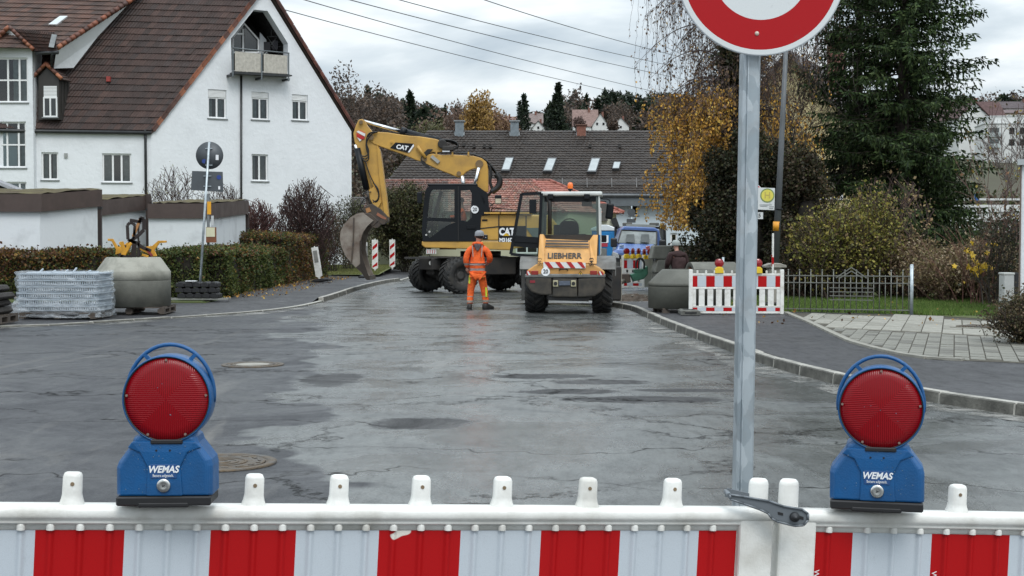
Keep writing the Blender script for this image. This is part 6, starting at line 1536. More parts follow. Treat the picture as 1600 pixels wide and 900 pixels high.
m = MB(); m.prism([v(1016,395,.3),v(968,393,.3),v(968,420,.3),v(1016,422,.3)], (.1,2.6,0)); m.build('engine_bay', VDK, vn)

# ---------------------------------------------------------------- blue toilet cabin
TD = 62; tb = W(943,400,TD); tb.z = 0
tc_ = empty('toilet_cabin', (tb.x,tb.y,0), R(-8), 'bright blue portable toilet cabin with pale roof behind the loader', 'toilet cabin')
PB = mk('cabin_blue', (0.01,0.17,0.42), .4, v=.15)
m = MB(); m.box(-.52,.52,0,1.1,.12,2.02); m.build('wall', PB, tc_, bevel=.03)
m = MB(); m.prism([(-.56,-.04,1.98),(.56,-.04,1.98),(.56,-.04,2.08),(.15,-.04,2.24),(-.15,-.04,2.24),(-.56,-.04,2.08)], (0,1.18,0)); m.build('roof', mk('cabin_roof',(0.62,0.66,0.68),.4,v=.1), tc_, bevel=.02)
m = MB(); m.box(-.40,.40,-.04,-.005,.2,1.9); m.build('door', PB, tc_, bevel=.015); m = MB(); m.box(-.12,.22,-.06,-.045,1.45,1.78); m.build('notice', TXW, tc_); m = MB(); m.box(-.12,.18,-.062,-.045,1.28,1.43); m.build('notice', mk('notice_red',(0.4,0.03,0.05),.5), tc_)
m = MB(); m.box(-.58,.58,-.05,1.15,0,.12); m.build('skid', mk('skid_grey',(0.08,0.09,0.08),.7), tc_)
# ================================================================== PEOPLE
def skin_mesh(name, joints, bones, mat, parent, sub=2, root='pelvis'):
    names = list(joints); me = bpy.data.meshes.new(name)
    me.from_pydata([joints[n][0] for n in names], [(names.index(a),names.index(b)) for a,b in bones], [])
    me.materials.append(mat); o = bpy.data.objects.new(name, me); COL.objects.link(o)
    sk = o.modifiers.new('skin','SKIN'); sk.use_smooth_shade = True; sk.branch_smoothing = .6
    for i,n in enumerate(names):
        r = joints[n][1]; d = me.skin_vertices[0].data[i]; d.radius = r if isinstance(r,tuple) else (r,r); d.use_root = (n == root)
    ss_ = o.modifiers.new('sub','SUBSURF'); ss_.levels = sub; ss_.render_levels = sub
    dg = bpy.context.evaluated_depsgraph_get(); m2 = bpy.data.meshes.new_from_object(o.evaluated_get(dg)); bpy.data.objects.remove(o)
    m2.name = name; o = bpy.data.objects.new(name, m2); COL.objects.link(o); o.parent = parent
    if not m2.materials: m2.materials.append(mat)
    for p in m2.polygons: p.use_smooth = True
    return o
def hivis(name, bands, col=(0.92,0.15,0.035), band=(0.30,0.27,0.26), extra=None):
    m, t, n = nodes_of(name); tcn = n('ShaderNodeTexCoord'); sp = n('ShaderNodeSeparateXYZ', {0: tcn.outputs['Object']})
    nz = n('ShaderNodeTexNoise', {'Vector': tcn.outputs['Object'], 'Scale': 7.0, 'Detail': 6.0, 'Roughness': .7})
    base = n('ShaderNodeMix', {0: n('ShaderNodeMapRange', {0: nz.outputs['Fac'], 1: .42, 2: .70}).outputs[0], 'A': c4(col), 'B': c4((col[0]*.62, col[1]*.62, col[2]*.8))}, data_type='RGBA').outputs['Result']
    wob = n('ShaderNodeMath', {0: n('ShaderNodeMath', {0: nz.outputs['Fac'], 1: -.5}, operation='ADD').outputs[0], 1: .05}, operation='MULTIPLY').outputs[0]
    z = n('ShaderNodeMath', {0: sp.outputs['Z'], 1: wob}, operation='ADD').outputs[0]
    for lo_, hi_, c in bands:
        g1 = n('ShaderNodeMath', {0: z, 1: lo_}, operation='GREATER_THAN').outputs[0]; g2 = n('ShaderNodeMath', {0: z, 1: hi_}, operation='LESS_THAN').outputs[0]
        f = n('ShaderNodeMath', {0: g1, 1: g2}, operation='MULTIPLY').outputs[0]
        base = n('ShaderNodeMix', {0: f, 'A': base, 'B': c4(c)}, data_type='RGBA').outputs['Result']
    b = n('ShaderNodeBump', {'Height': nz.outputs['Fac'], 'Strength': .9, 'Distance': .05})
    p = n('ShaderNodeBsdfPrincipled', {'Base Color': base, 'Roughness': .75, 'Normal': b.outputs[0], 'Specular IOR Level': .2})
    n('ShaderNodeOutputMaterial', {0: p.outputs[0]}); return m
SKINM = mk('skin', (0.42,0.22,0.16), .55, v=.15)
BOOT = mk('boot_leather', (0.02,0.018,0.016), .6, v=.4)
HAIR = mk('hair_dark', (0.03,0.022,0.018), .8, v=.3)
def hand(parent, p, fwd, down, side_, name='hand'):
    """palm, four curled fingers and a thumb; fwd = along fingers, down = curl direction"""
    p, f, d = V(p), V(fwd).normalized(), V(down).normalized(); s = f.cross(d).normalized()*side_
    m = MB(); x = Matrix((f, s, f.cross(s))).transposed()
    m.ball(p+f*.045, .045, 10, sc=(1,1,1)); m.obox(p+f*.045, (.09,.078,.030), x)
    for i,(o_,ln) in enumerate(((-.030,.066),(-.010,.076),(.010,.072),(.030,.056))):
        a = p+f*.088+s*o_; b = a+f*ln*.45+d*ln*.15; c = b+f*ln*.20+d*ln*.35; e_ = c-f*ln*.05+d*ln*.28
        m.tube([a-f*.02,a,b,c,e_], [.0095,.0098,.0092,.0085,.007], 7)
    a = p+f*.02-s*.036; m.tube([a, a-s*.022+f*.025+d*.01, a-s*.028+f*.055+d*.02], [.013,.0115,.009], 7)
    o = m.build(name, SKINM, parent); b = o.modifiers.new('r','REMESH'); b.mode='VOXEL'; b.voxel_size=.005; b.use_smooth_shade=True
    return o
# --- the worker in orange, seen from behind, mid-step, head turned right
PO = W(746,400,32.2); PO.z = 0
wk = empty('person', tuple(PO), 0, 'worker in bright orange hi-vis clothing and grey cap, seen from behind', 'person')
OR_ = hivis('hivis_jacket', [(1.005,1.055,(0.30,0.26,0.25)),(.885,.94,(0.30,0.26,0.25))]); ORT = hivis('hivis_trousers', [(.155,.21,(0.32,0.29,0.25)),(.285,.30,(.32,.29,.25))], col=(0.92,0.16,0.035))
yel = mk('hivis_yellow', (0.62,0.75,0.05), .6, v=.2, vs=9)
# body: trunk, neck, head, arms, legs as one continuous mesh
bj = {'pelvis':((0,0,.90),(.13,.10)),'waist':((0,0,1.06),(.125,.095)),'chest':((.005,.0,1.30),(.155,.11)),'neckb':((.01,.01,1.45),(.065,.06)),'neck':((.02,.02,1.53),.053),'headl':((.035,.04,1.60),(.070,.085)),'head':((.04,.045,1.68),(.078,.095)),'crown':((.04,.04,1.75),(.05,.06)),
 'ls':((-.19,.0,1.40),.060),'le':((-.255,-.03,1.14),.043),'lw':((-.22,.10,.93),.030),'rs':((.20,.0,1.40),.060),'re':((.285,.0,1.17),.043),'rw':((.24,.20,1.06),.030),
 'lh':((-.10,0,.84),.088),'lk':((-.145,.04,.48),.060),'la':((-.175,.0,.10),.040),'rh':((.10,0,.84),.088),'rk':((.14,.10,.49),.060),'ra':((.19,.10,.10),.040)}
bb = [('pelvis','waist'),('waist','chest'),('chest','neckb'),('neckb','neck'),('neck','headl'),('headl','head'),('head','crown'),('chest','ls'),('ls','le'),('le','lw'),('chest','rs'),('rs','re'),('re','rw'),('pelvis','lh'),('lh','lk'),('lk','la'),('pelvis','rh'),('rh','rk'),('rk','ra')]
skin_mesh('body', bj, bb, SKINM, wk)
jj = {'pelvis':((0,0,.90),(.185,.135)),'hem':((0,0,.84),(.18,.135)),'waist':((0,0,1.02),(.185,.135)),'mid':((0,0,1.15),(.185,.135)),'chest':((.005,0,1.30),(.20,.14)),'yoke':((.005,.0,1.41),(.13,.11)),'collar':((.012,.01,1.49),(.085,.08)),
 'ls':((-.185,.0,1.39),.092),'lu':((-.235,-.015,1.26),.080),'le':((-.265,-.03,1.14),.074),'lf':((-.245,.03,1.03),.066),'lw':((-.225,.085,.95),.055),'rs':((.195,.0,1.39),.092),'ru':((.25,0,1.28),.080),'re':((.295,.0,1.17),.074),'rf':((.275,.09,1.11),.068),'rw':((.25,.17,1.07),.056)}
skin_mesh('jacket', jj, [('pelvis','hem'),('pelvis','waist'),('waist','mid'),('mid','chest'),('chest','yoke'),('yoke','collar'),('yoke','ls'),('ls','lu'),('lu','le'),('le','lf'),('lf','lw'),('yoke','rs'),('rs','ru'),('ru','re'),('re','rf'),('rf','rw')], OR_, wk)
tj = {'pelvis':((0,0,.86),(.165,.125)),'lh':((-.085,0,.79),.112),'lt':((-.115,.015,.64),.100),'lk':((-.15,.04,.48),.088),'ls':((-.165,.02,.30),.080),'la':((-.175,.0,.10),.082),'rh':((.085,.01,.79),.112),'rt':((.115,.05,.64),.102),'rk':((.145,.095,.48),.090),'rs':((.175,.10,.30),.082),'ra':((.195,.10,.11),.086)}
skin_mesh('trousers', tj, [('pelvis','lh'),('lh','lt'),('lt','lk'),('lk','ls'),('ls','la'),('pelvis','rh'),('rh','rt'),('rt','rk'),('rk','rs'),('rs','ra')], ORT, wk)
def panel(pts, mat, nm, th=.012, par=wk):
    m = MB(); m.prism(pts, (0,th,0)); return m.build(nm, mat, par, bevel=.003)
def onfront(pts, y): return [V((x,y,z)) for x,z in pts]
panel(onfront([(.05,.74),(.155,.72),(.165,.84),(.07,.86)], -.115), yel, 'back_pocket'); panel(onfront([(-.20,.60),(-.165,.58),(-.155,.78),(-.195,.78)], -.075), yel, 'thigh_pocket'); panel(onfront([(.185,.28),(.225,.28),(.215,.50),(.175,.50)], -.0), yel, 'knee_panel')
for sx in (-1,1): panel(onfront([(sx*.085,1.20),(sx*.105,1.20),(sx*.125,1.46),(sx*.10,1.46)], -.148), mk('reflective_tape',(0.42,0.34,0.30),.4), 'shoulder_tape', .010)
# hood, cap, hands, boots
m = MB(); m.prism(onfront([(-.075,1.50),(.085,1.50),(.075,1.42),(.02,1.335),(-.01,1.335),(-.06,1.42)], -.155), (0,.06,0)); m.build('hood_lining', mk('hood_grey',(0.12,0.10,0.105),.9,v=.3,vs=20,bump=.4), wk, bevel=.015, seg=2)
m = MB(); m.tube([(-.10,-.07,1.45),(-.085,-.105,1.50),(0,-.115,1.515),(.10,-.10,1.50),(.115,-.05,1.45)], [.035,.04,.038,.04,.035], 10); m.build('hood_rim', OR_, wk)
m = MB(); m.ball((.042,.035,1.69), .098, 18, sc=(.95,1.08,.98)); cp_ = m.build('hair', HAIR, wk)
m = MB(); prof = [(.112,-.035),(.113,.0),(.107,.035),(.088,.068),(.05,.088),(.0005,.094)]; m.lathe(prof, 24, Matrix.Translation((.044,.04,1.715))@Matrix.Diagonal((.95,1.10,1.0,1))); 
m.build('cap', mk('cap_grey',(0.28,0.29,0.31),.9,v=.25,vs=10,bump=.2), wk)
m = MB(); m.prism([(.10,.08,1.70),(.20,.10,1.695),(.225,.14,1.69),(.19,.17,1.69),(.08,.15,1.70)], (0,0,.012)); m.build('cap_peak', MATS['cap_grey'], wk, bevel=.004)
# face (turned away, to the right)
m = MB(); m.ball((.105,.105,1.655), .022, 8, sc=(1.2,1.2,1)); m.build('nose', SKINM, wk)
for sx in (-.052,.14): m = MB(); m.ball((sx,.045,1.665), .026, 8, sc=(.35,.8,1.2)); m.build('ear', SKINM, wk)
for x,y in ((.062,.137),(.118,.100)): m = MB(); m.ball((x,y,1.682), .011, 8); m.build('eye', TXW, wk)
m = MB(); m.tube([(.068,.140,1.618),(.10,.125,1.615),(.118,.098,1.618)],.006,6); m.build('mouth', mk('lip',(0.3,0.1,0.09),.6), wk)
hand(wk, (-.222,.095,.94), (.1,.35,-.9), (.3,.8,.2), 1); hand(wk, (.245,.18,1.065), (-.25,.9,-.15), (-.5,.1,-.8), -1)
for x,y,a in ((-.178,-.01,8),(.20,.09,-55)):
    m = MB(); Mb = Matrix.Translation((x,y,0)) @ Matrix.Rotation(R(a),4,'Z')
    prof = [(-.075,-.05),(-.06,-.085),(.06,-.085)]
    pts = [(-.045,-.085),(.045,-.085),(.052,.02),(.058,.12),(.045,.185),(0,.205),(-.045,.185),(-.058,.12),(-.052,.02)]
    m.add([Mb@V((a_,b_,0)) for a_,b_ in pts]+[Mb@V((a_,b_,.035)) for a_,b_ in pts]+[Mb@V((a_*.93,b_*.97,.06 if b_>.05 else .11)) for a_,b_ in pts]+[Mb@V((a_*.7,b_*.35-.01,.15 if b_<.1 else .12)) for a_,b_ in pts], [tuple(range(8,-1,-1))]+[(k*9+i,k*9+(i+1)%9,(k+1)*9+(i+1)%9,(k+1)*9+i) for k in range(3) for i in range(9)]+[tuple(range(27,36))], 0, True)
    m.build('boot', BOOT, wk)
# --- second worker behind the concrete ring, head bowed, dark clothes
P2o = W(1060,400,35.0); P2o.z = -.12
w2 = empty('person', tuple(P2o), R(15), 'worker in dark maroon jacket and pale cap bending behind the concrete ring', 'person')
MAR = mk('maroon_cloth', (0.040,0.018,0.018), .9, v=.4, vs=8, bump=.6, bs=12)
J = {'pelvis':((0,0,.88),(.12,.09)),'waist':((0,.02,1.04),(.10,.07)),'chest':((0,.06,1.25),(.10,.07)),'neckb':((0,.10,1.41),.06),'neck':((0,.13,1.47),.05),'head':((0,.17,1.56),(.075,.09)),'crown':((0,.17,1.64),(.05,.06)),
 'ls':((-.17,.06,1.33),.04),'le':((-.25,.10,1.10),.042),'lw':((-.20,.30,.95),.03),'rs':((.17,.06,1.33),.04),'re':((.26,.09,1.10),.042),'rw':((.22,.28,.95),.03),'lh':((-.10,0,.82),.085),'lk':((-.12,.06,.46),.06),'la':((-.13,0,.1),.04),'rh':((.10,0,.82),.085),'rk':((.12,.06,.46),.06),'ra':((.13,0,.1),.04)}
Bn = [('pelvis','waist'),('waist','chest'),('chest','neckb'),('neckb','neck'),('neck','head'),('head','crown'),('chest','ls'),('ls','le'),('le','lw'),('chest','rs'),('rs','re'),('re','rw'),('pelvis','lh'),('lh','lk'),('lk','la'),('pelvis','rh'),('rh','rk'),('rk','ra')]
skin_mesh('body', J, Bn, SKINM, w2)
J2 = {'pelvis':((0,0,.90),(.175,.13)),'waist':((0,.02,1.04),(.17,.13)),'chest':((0,.06,1.27),(.215,.165)),'yoke':((0,.08,1.37),(.17,.14)),'collar':((0,.11,1.44),(.085,.08)),'ls':((-.185,.06,1.34),.10),'le':((-.255,.10,1.10),.07),'lw':((-.21,.27,.97),.05),'rs':((.185,.06,1.34),.10),'re':((.265,.09,1.10),.07),'rw':((.23,.25,.97),.05)}
skin_mesh('jacket', J2, [('pelvis','waist'),('waist','chest'),('chest','yoke'),('yoke','collar'),('yoke','ls'),('ls','le'),('le','lw'),('yoke','rs'),('rs','re'),('re','rw')], MAR, w2)
J3 = {'pelvis':((0,0,.86),(.16,.12)),'lh':((-.09,0,.78),.11),'lk':((-.12,.06,.46),.085),'la':((-.13,0,.09),.075),'rh':((.09,0,.78),.11),'rk':((.12,.06,.46),.085),'ra':((.13,0,.09),.075)}
skin_mesh('trousers', J3, [('pelvis','lh'),('lh','lk'),('lk','la'),('pelvis','rh'),('rh','rk'),('rk','ra')], mk('work_trousers',(0.03,0.03,0.035),.9), w2)
m = MB(); m.lathe([(.108,-.05),(.112,-.01),(.106,.035),(.07,.075),(.0005,.09)],20,Matrix.Translation((0,.165,1.62))@Matrix.Diagonal((.95,1.1,1,1))); m.prism([(-.07,.26,1.60),(.07,.26,1.60),(.05,.35,1.57),(-.05,.35,1.57)],(0,0,.01)); m.build('cap', mk('cap_pale',(0.30,0.33,0.32),.9,v=.2), w2)
hand(w2, (-.205,.29,.955), (.1,.8,-.5), (.2,-.1,-.9), 1); hand(w2, (.225,.27,.955), (-.1,.8,-.5), (-.2,-.1,-.9), -1)
for x in (-.13,.13): m = MB(); m.box(x-.05,x+.05,-.10,.18,0,.09); m.build('boot', BOOT, w2, bevel=.03, seg=2)
# --- the excavator driver, sitting in the cab
dv = e(725,350,DN+.45)+EO; dp = empty('person', tuple(dv), R(90), 'driver in orange jacket sitting in the excavator cab', 'person')
Jd = {'pelvis':((0,0,.05),(.13,.11)),'chest':((0,.05,.36),(.15,.11)),'neck':((0,.07,.54),.05),'head':((0,.10,.66),(.075,.09)),'crown':((0,.10,.74),(.05,.06)),'ls':((-.18,.05,.44),.055),'le':((-.24,.20,.22),.04),'lw':((-.18,.42,.22),.03),'rs':((.18,.05,.44),.055),'re':((.24,.20,.22),.04),'rw':((.18,.42,.22),.03),'lh':((-.1,.1,.02),.08),'lk':((-.12,.45,.02),.06),'la':((-.12,.5,-.38),.04),'rh':((.1,.1,.02),.08),'rk':((.12,.45,.02),.06),'ra':((.12,.5,-.38),.04)}
skin_mesh('body', Jd, [('pelvis','chest'),('chest','neck'),('neck','head'),('head','crown'),('chest','ls'),('ls','le'),('le','lw'),('chest','rs'),('rs','re'),('re','rw'),('pelvis','lh'),('lh','lk'),('lk','la'),('pelvis','rh'),('rh','rk'),('rk','ra')], SKINM, dp, 1)
Jj = {k:(p, (r*1.3 if not isinstance(r,tuple) else (r[0]*1.25,r[1]*1.2))) for k,(p,r) in Jd.items() if k in ('pelvis','chest','ls','le','lw','rs','re','rw')}
skin_mesh('jacket', Jj, [('pelvis','chest'),('chest','ls'),('ls','le'),('le','lw'),('chest','rs'),('rs','re'),('re','rw')], OR_, dp, 1)
m = MB(); m.lathe([(.10,-.05),(.105,0),(.08,.06),(.0005,.09)],16,Matrix.Translation((0,.09,.71))); m.build('hair', HAIR, dp)

# ================================================================== SITE OBJECTS
WOOD = mk('pallet_wood', (0.085,0.068,0.055), .85, v=.5, vs=7, col2=(0.06,0.048,0.04))
def pallet(x, y, z, rz, w, d, lab, h=.144):
    p = empty('pallet', (x,y,z), rz, lab, 'pallet', 'wooden pallets on the pavement')
    for i in range(5):
        m = MB(); yy = -d/2+.05+i*(d-.1)/4; m.box(-w/2,w/2,yy-.05,yy+.05,h-.022,h); m.build('top_board', WOOD, p)
    for sx in (-1,0,1):
        m = MB(); m.box(sx*(w/2-.05)-.05,sx*(w/2-.05)+.05,-d/2,d/2,h-.044,h-.0225); m.build('stringer', WOOD, p)
        m = MB(); m.box(sx*(w/2-.05)-.05,sx*(w/2-.05)+.05,-d/2,d/2,0,.022); m.build('bottom_board', WOOD, p)
        for sy in (-1,0,1):
            m = MB(); xx, yy = sx*(w/2-.07), sy*(d/2-.07); m.box(xx-.07,xx+.07,yy-.07,yy+.07,.0225,h-.0445); m.build('block', WOOD, p)
    return p
CT = mk('concrete_cone_mat', (0.30,0.295,0.255), .85, v=.5, vs=1.6, col2=(0.17,0.17,0.145), bump=.35, bs=18, lo=.45, hi=.65)
CTD = mk('concrete_wet', (0.105,0.105,0.088), .6, v=.5, vs=1.4, col2=(0.065,0.066,0.055), bump=.3, bs=18)
def cone(x, y, z, r0, r1, hb, hl, ht, lab, damp, scale=1, one=False):
    g = empty('concrete_shaft', (x,y,z), .4, lab, 'concrete manhole part')
    m = MB(); m.lathe([(r0-.13,0),(r0,0),(r0,hb)], 56); m.lathe([(r0,hb),(r0-.012,hb+.01),(r0-.13,hb+.01)], 56); m.build('shaft_ring', CTD if damp else MATS['concrete_damp'], g)
    m = MB(); m.lathe([(r0-.015,hb+.012),(r0,hb+.02),(r0,hl),(r0-.02,hl+.03),(r1+.03,ht-.02),(r1,ht),(r1-.10,ht),(r1-.12,ht-.2),(r0-.15,hl)], 56); m.build('cone_top', CTD if damp else CT, g)
    return g
g = G(207,487,.11); g.x = W(204.6,0,g.y+.62).x+.02; pallet(g.x+.02,g.y+.60,.06,R(3),1.45,1.3,'dark pallet carrying the pale concrete cone')
cone(g.x-.02,g.y+.62,.205,.765,.54,.53,.72,1.02,'pale concrete manhole cone and ring on the pallet by the left hedge',False)
# lifting tongs on top
T = V((g.x-.02,g.y+.62,0)); tg = empty('lifting_tongs', (T.x,T.y,1.225), 0, 'yellow and black pipe lifting tongs lying on the pale concrete cone', 'lifting tongs')
ty_ = mk('tong_yellow', (0.62,0.30,0.02), .5, v=.35, vs=8); tk = mk('tong_steel', (0.045,0.035,0.033), .5, metal=.4, v=.5)
def tp(px,py,dy=0): 
    q = W(px,py,T.y+dy); return q-V(tg.location)
tz = 0
m = MB(); m.prism([tp(168,373),tp(176,373),tp(184,386),tp(192,384),(tp(205,374)),tp(209,378),tp(194,394),tp(180,398),tp(181,390),tp(174,377),tp(168,376)],(0,.05,0)); m.build('arm', ty_, tg, bevel=.006)
m = MB(); m.prism([tp(186,378,-.25),tp(192,377,-.25),tp(195,388,-.25),tp(203,378,-.25),tp(206,381,-.25),tp(196,399,-.25),tp(189,398,-.25),tp(191,388,-.25),tp(186,381,-.25)],(0,.05,0)); m.build('arm', ty_, tg, bevel=.006)
m = MB(); m.prism([tp(216,383),tp(224,386),tp(238,384),tp(247,376),tp(260,376),tp(260,379),tp(249,380),(tp(241,391)),tp(245,400),tp(238,401),tp(230,396),tp(216,389)],(0,.05,0)); m.build('arm', ty_, tg, bevel=.006)
def loop(pts, w, mat, nm, dy=0): 
    m = MB(); 
    for a,b in zip(pts,pts[1:]): m.beam(tp(*a,dy),tp(*b,dy),w,.04,up=(0,1,0))
    return m.build(nm, mat, tg, bevel=.004)
loop([(199,352),(203,348),(208,349),(211,353),(210,369),(206,377),(200,374),(199,352)],.06,tk,'shackle')
loop([(203,344),(221,347),(219,340),(225,342),(225,359),(217,367),(208,374),(203,377)],.07,tk,'link'); loop([(220,341),(213,358),(208,370)],.06,mk('worn_orange',(0.42,0.20,0.07),.6),'link'); loop([(217,345),(216,372),(219,400)],.03,tk,'chain',.02)
loop([(201,376),(213,379),(222,386),(236,392)],.07,tk,'pivot_bar'); loop([(210,376),(209,402)],.10,tk,'centre_post'); loop([(217,376),(216,402)],.05,tk,'centre_post')
loop([(196,383),(192,399),(188,402)],.05,tk,'claw'); loop([(228,388),(238,400)],.05,mk('claw_red',(0.22,0.03,0.03),.6),'claw'); loop([(186,398),(196,402),(206,400)],.06,tk,'chain_heap'); loop([(222,398),(232,401)],.05,ty_,'foot')
# wrapped stack of grates on its pallet
g2 = G(100,494,.11); g2.x -= .16; pallet(g2.x+.02,g2.y+.62,.055,R(-2),1.5,1.1,'pallet under the stack wrapped in clear film',.12)
st = empty('wrapped_stack', (g2.x,g2.y+.62,.18), R(-2), 'stack of white plastic trays wrapped in clear film beside the concrete cone', 'wrapped stack')
TRAY = mk('tray_plastic', (0.40,0.45,0.50), .5, v=.15)
for i in range(6):
    z = .02+i*.125; w_ = .80-.004*i; t_ = MB(); t_.box(-w_,w_,-.50,.50,z+.085,z+.115); t_.box(-w_+.03,w_-.03,-.47,.47,z,z+.02)
    n = 34
    for k in range(n):
        x = -w_+.05+(2*w_-.12)*k/(n-1); t_.box(x,x+.022,-.485,-.465,z+.02,z+.085)
    for k in range(16): y = -.46+.92*k/15; t_.box(w_-.04,w_-.02,y,y+.02,z+.02,z+.085); t_.box(-w_+.02,-w_+.04,y,y+.02,z+.02,z+.085)
    t_.build('tray', TRAY, st)
m = MB()
for x,h in ((-.45,.07),(-.2,.04),(.05,.05),(.22,.09),(.5,.04)): m.beam((x,-.2,.77),(x+.06,-.15,.77+h),.05,.02); m.beam((x-.2,-.3,.775),(x+.2,-.1,.785),.02,.02)
m.build('tray_clip', TRAY, st)['kind']='stuff'
# film
m_, t_, n2 = nodes_of('stretch_film'); tcn = n2('ShaderNodeTexCoord')
mpp = n2('ShaderNodeMapping', {'Vector': tcn.outputs['Object'], 'Scale': (1.2,1.2,4.5), 'Rotation': (0,R(12),0)})
nz = n2('ShaderNodeTexNoise', {'Vector': mpp.outputs[0], 'Scale': 2.2, 'Detail': 9.0, 'Roughness': .7, 'Distortion': .8})
bp = n2('ShaderNodeBump', {'Height': nz.outputs['Fac'], 'Strength': .8, 'Distance': .035})
pr = n2('ShaderNodeBsdfPrincipled', {'Base Color': (0.72,0.77,0.82,1), 'Roughness': .18, 'Normal': bp.outputs[0], 'Specular IOR Level': .8})
fa = n2('ShaderNodeMapRange', {0: nz.outputs['Fac'], 1: .40, 2: .70, 3: .06, 4: .48})
mi = n2('ShaderNodeMixShader', {0: fa.outputs[0], 1: n2('ShaderNodeBsdfTransparent', {'Color': (.95,.97,.98,1)}).outputs[0], 2: pr.outputs[0]})
n2('ShaderNodeOutputMaterial', {0: mi.outputs[0]})
m = MB(); N, K = 96, 44; vs = []
for k in range(K+1):
    z = -.10+.90*k/K
    for i in range(N):
        a = 2*math.pi*i/N; ca, sa = math.cos(a), math.sin(a)
        X = .83*math.copysign(min(1,abs(ca)*1.32)**.6, ca); Y = .53*math.copysign(min(1,abs(sa)*1.32)**.6, sa)
        fl = max(0, .35-z)*.50; tray_ = .022*abs(math.sin((z-.02)/.125*math.pi)) ; wob = .018*math.sin(a*7+z*9)+.012*math.sin(a*17-z*23)+.008*math.sin(z*60+a*3)
        s_ = 1-tray_+wob*.8+fl*(.9 if ca<0 else .25)*(.5+.5*abs(ca))
        vs.append((X*s_, Y*(1-tray_+wob+fl*.3), z+.01*math.sin(a*5+z*7)))
m.add(vs, [(k*N+i,k*N+(i+1)%N,(k+1)*N+(i+1)%N,(k+1)*N+i) for k in range(K) for i in range(N)], 0, True); m.build('film', m_, st)
# stack of base plates at the very left
g3 = G(2,502,.11); g3.x -= .30; pl3 = pallet(g3.x-.32,g3.y+.45,.055,0,1.2,1.0,'reddish pallet cut by the left edge of the photo',.16)
bs_ = empty('base_plate_stack', (g3.x-.35,g3.y+.45,.22), 0, 'stack of dark recycled base plates on the leftmost pallet', 'base plates')
RUBB = mk('recycled_rubber', (0.035,0.030,0.026), .8, v=.4, vs=6, bump=.4)
for i in range(4):
    m = MB(); z = i*.135; o_ = (.06,.02,.10,.0,-.06)[i]; m.prism([(-.5+o_,-.4,z),(.46+o_,-.4,z),(.52+o_,-.4,z+.05),(.47+o_,-.4,z+.125),(-.5+o_,-.4,z+.125)],(0,.8,0)); m.box(.30+o_,.36+o_,-.43,-.39,z+.03,z+.10); m.build('base_plate', RUBB, bs_, bevel=.012)
# leaning road sign with its black weights (backs of signs)
gs_ = G(311,468,.12); ls_ = empty('road_sign', (gs_.x,gs_.y,.12), 0, 'leaning road sign seen from behind: grey disc above a grey rectangle', 'traffic sign')
def sp_(px,py,dy=0.0): return W(px,py,gs_.y+dy)-V((gs_.x,gs_.y,.12))
m = MB(); m.cyl(sp_(311,468), sp_(327,222), .03, 12); m.build('post', GALV, ls_)
SBK = mk('sign_back', (0.085,0.095,0.105), .5, v=.15, metal=.2); BST = mk('blue_sticker', (0.03,0.06,0.25), .4, v=.2)
m = MB(); c = sp_(327.5,243,.05); m.lathe([(.0005,-.004),(.32,-.004),(.335,-.012),(.338,.006),(.0005,.008)],48,Matrix.Translation(c)@Matrix.Rotation(R(90),4,'X')); m.build('disc', SBK, ls_)
m = MB(); m.prism([sp_(300,267,.05),sp_(348,268.5,.05),sp_(349,300,.05),sp_(298,297,.05)],(0,.008,0)); m.build('plate', SBK, ls_, bevel=.003)
for a in ([(337,242),(341.5,242),(341.5,250),(337,250)],[(341,291),(344,291),(344,296),(341,296)]): m = MB(); m.prism([sp_(x,y,.038) for x,y in a],(0,.004,0)); m.build('sticker', TXW, ls_)
for cx_,cy_ in ((319,252),(342,277)): m = MB(); m.cyl(sp_(cx_,cy_,.037),sp_(cx_,cy_,.042),.055,16); m.build('blue_sticker', BST, ls_)
m = MB()
for y_ in (232,258,275,291): m.beam(sp_(321 if y_<262 else 318,y_,.03),sp_(332 if y_<262 else 330,y_,.03),.03,.02)
m.build('clamp_bar', GALV, ls_)['kind']='stuff'
sb = empty('sign_weights', (gs_.x,gs_.y,.12), 0, 'three stacked black rubber weights holding the leaning road sign', 'sign weights')
m = MB(); m.beam((-.75,-.2,.02),(.75,-.2,.02),.05,.04); m.beam((-.75,.2,.02),(.75,.2,.02),.05,.04); m.beam((-.7,-.2,.02),(-.7,.2,.02),.05,.04); m.beam((.7,-.2,.02),(.7,.2,.02),.05,.04); m.build('ground_frame', mk('galv_dark',(0.3,0.3,0.28),.5,metal=.4), sb)
for i in range(3):
    m = MB(); z = .045+i*.135; o_ = (.03,-.02,.0)[i]
    for k in range(5): x = -.50+o_+k*.20; m.prism([(x,-.25,z),(x+.19,-.25,z),(x+.175,-.25,z+.07),(x+.14,-.25,z+.125),(x+.05,-.25,z+.125),(x+.015,-.25,z+.07)],(0,.5,0))
    m.box(-.52+o_,.50+o_,-.22,.22,z+.005,z+.10); m.build('weight', BLK, sb, bevel=.01)
m = MB(); m.box(-.28,-.02,-.26,-.06,.455,.47); m.build('paper', TXW, sb)
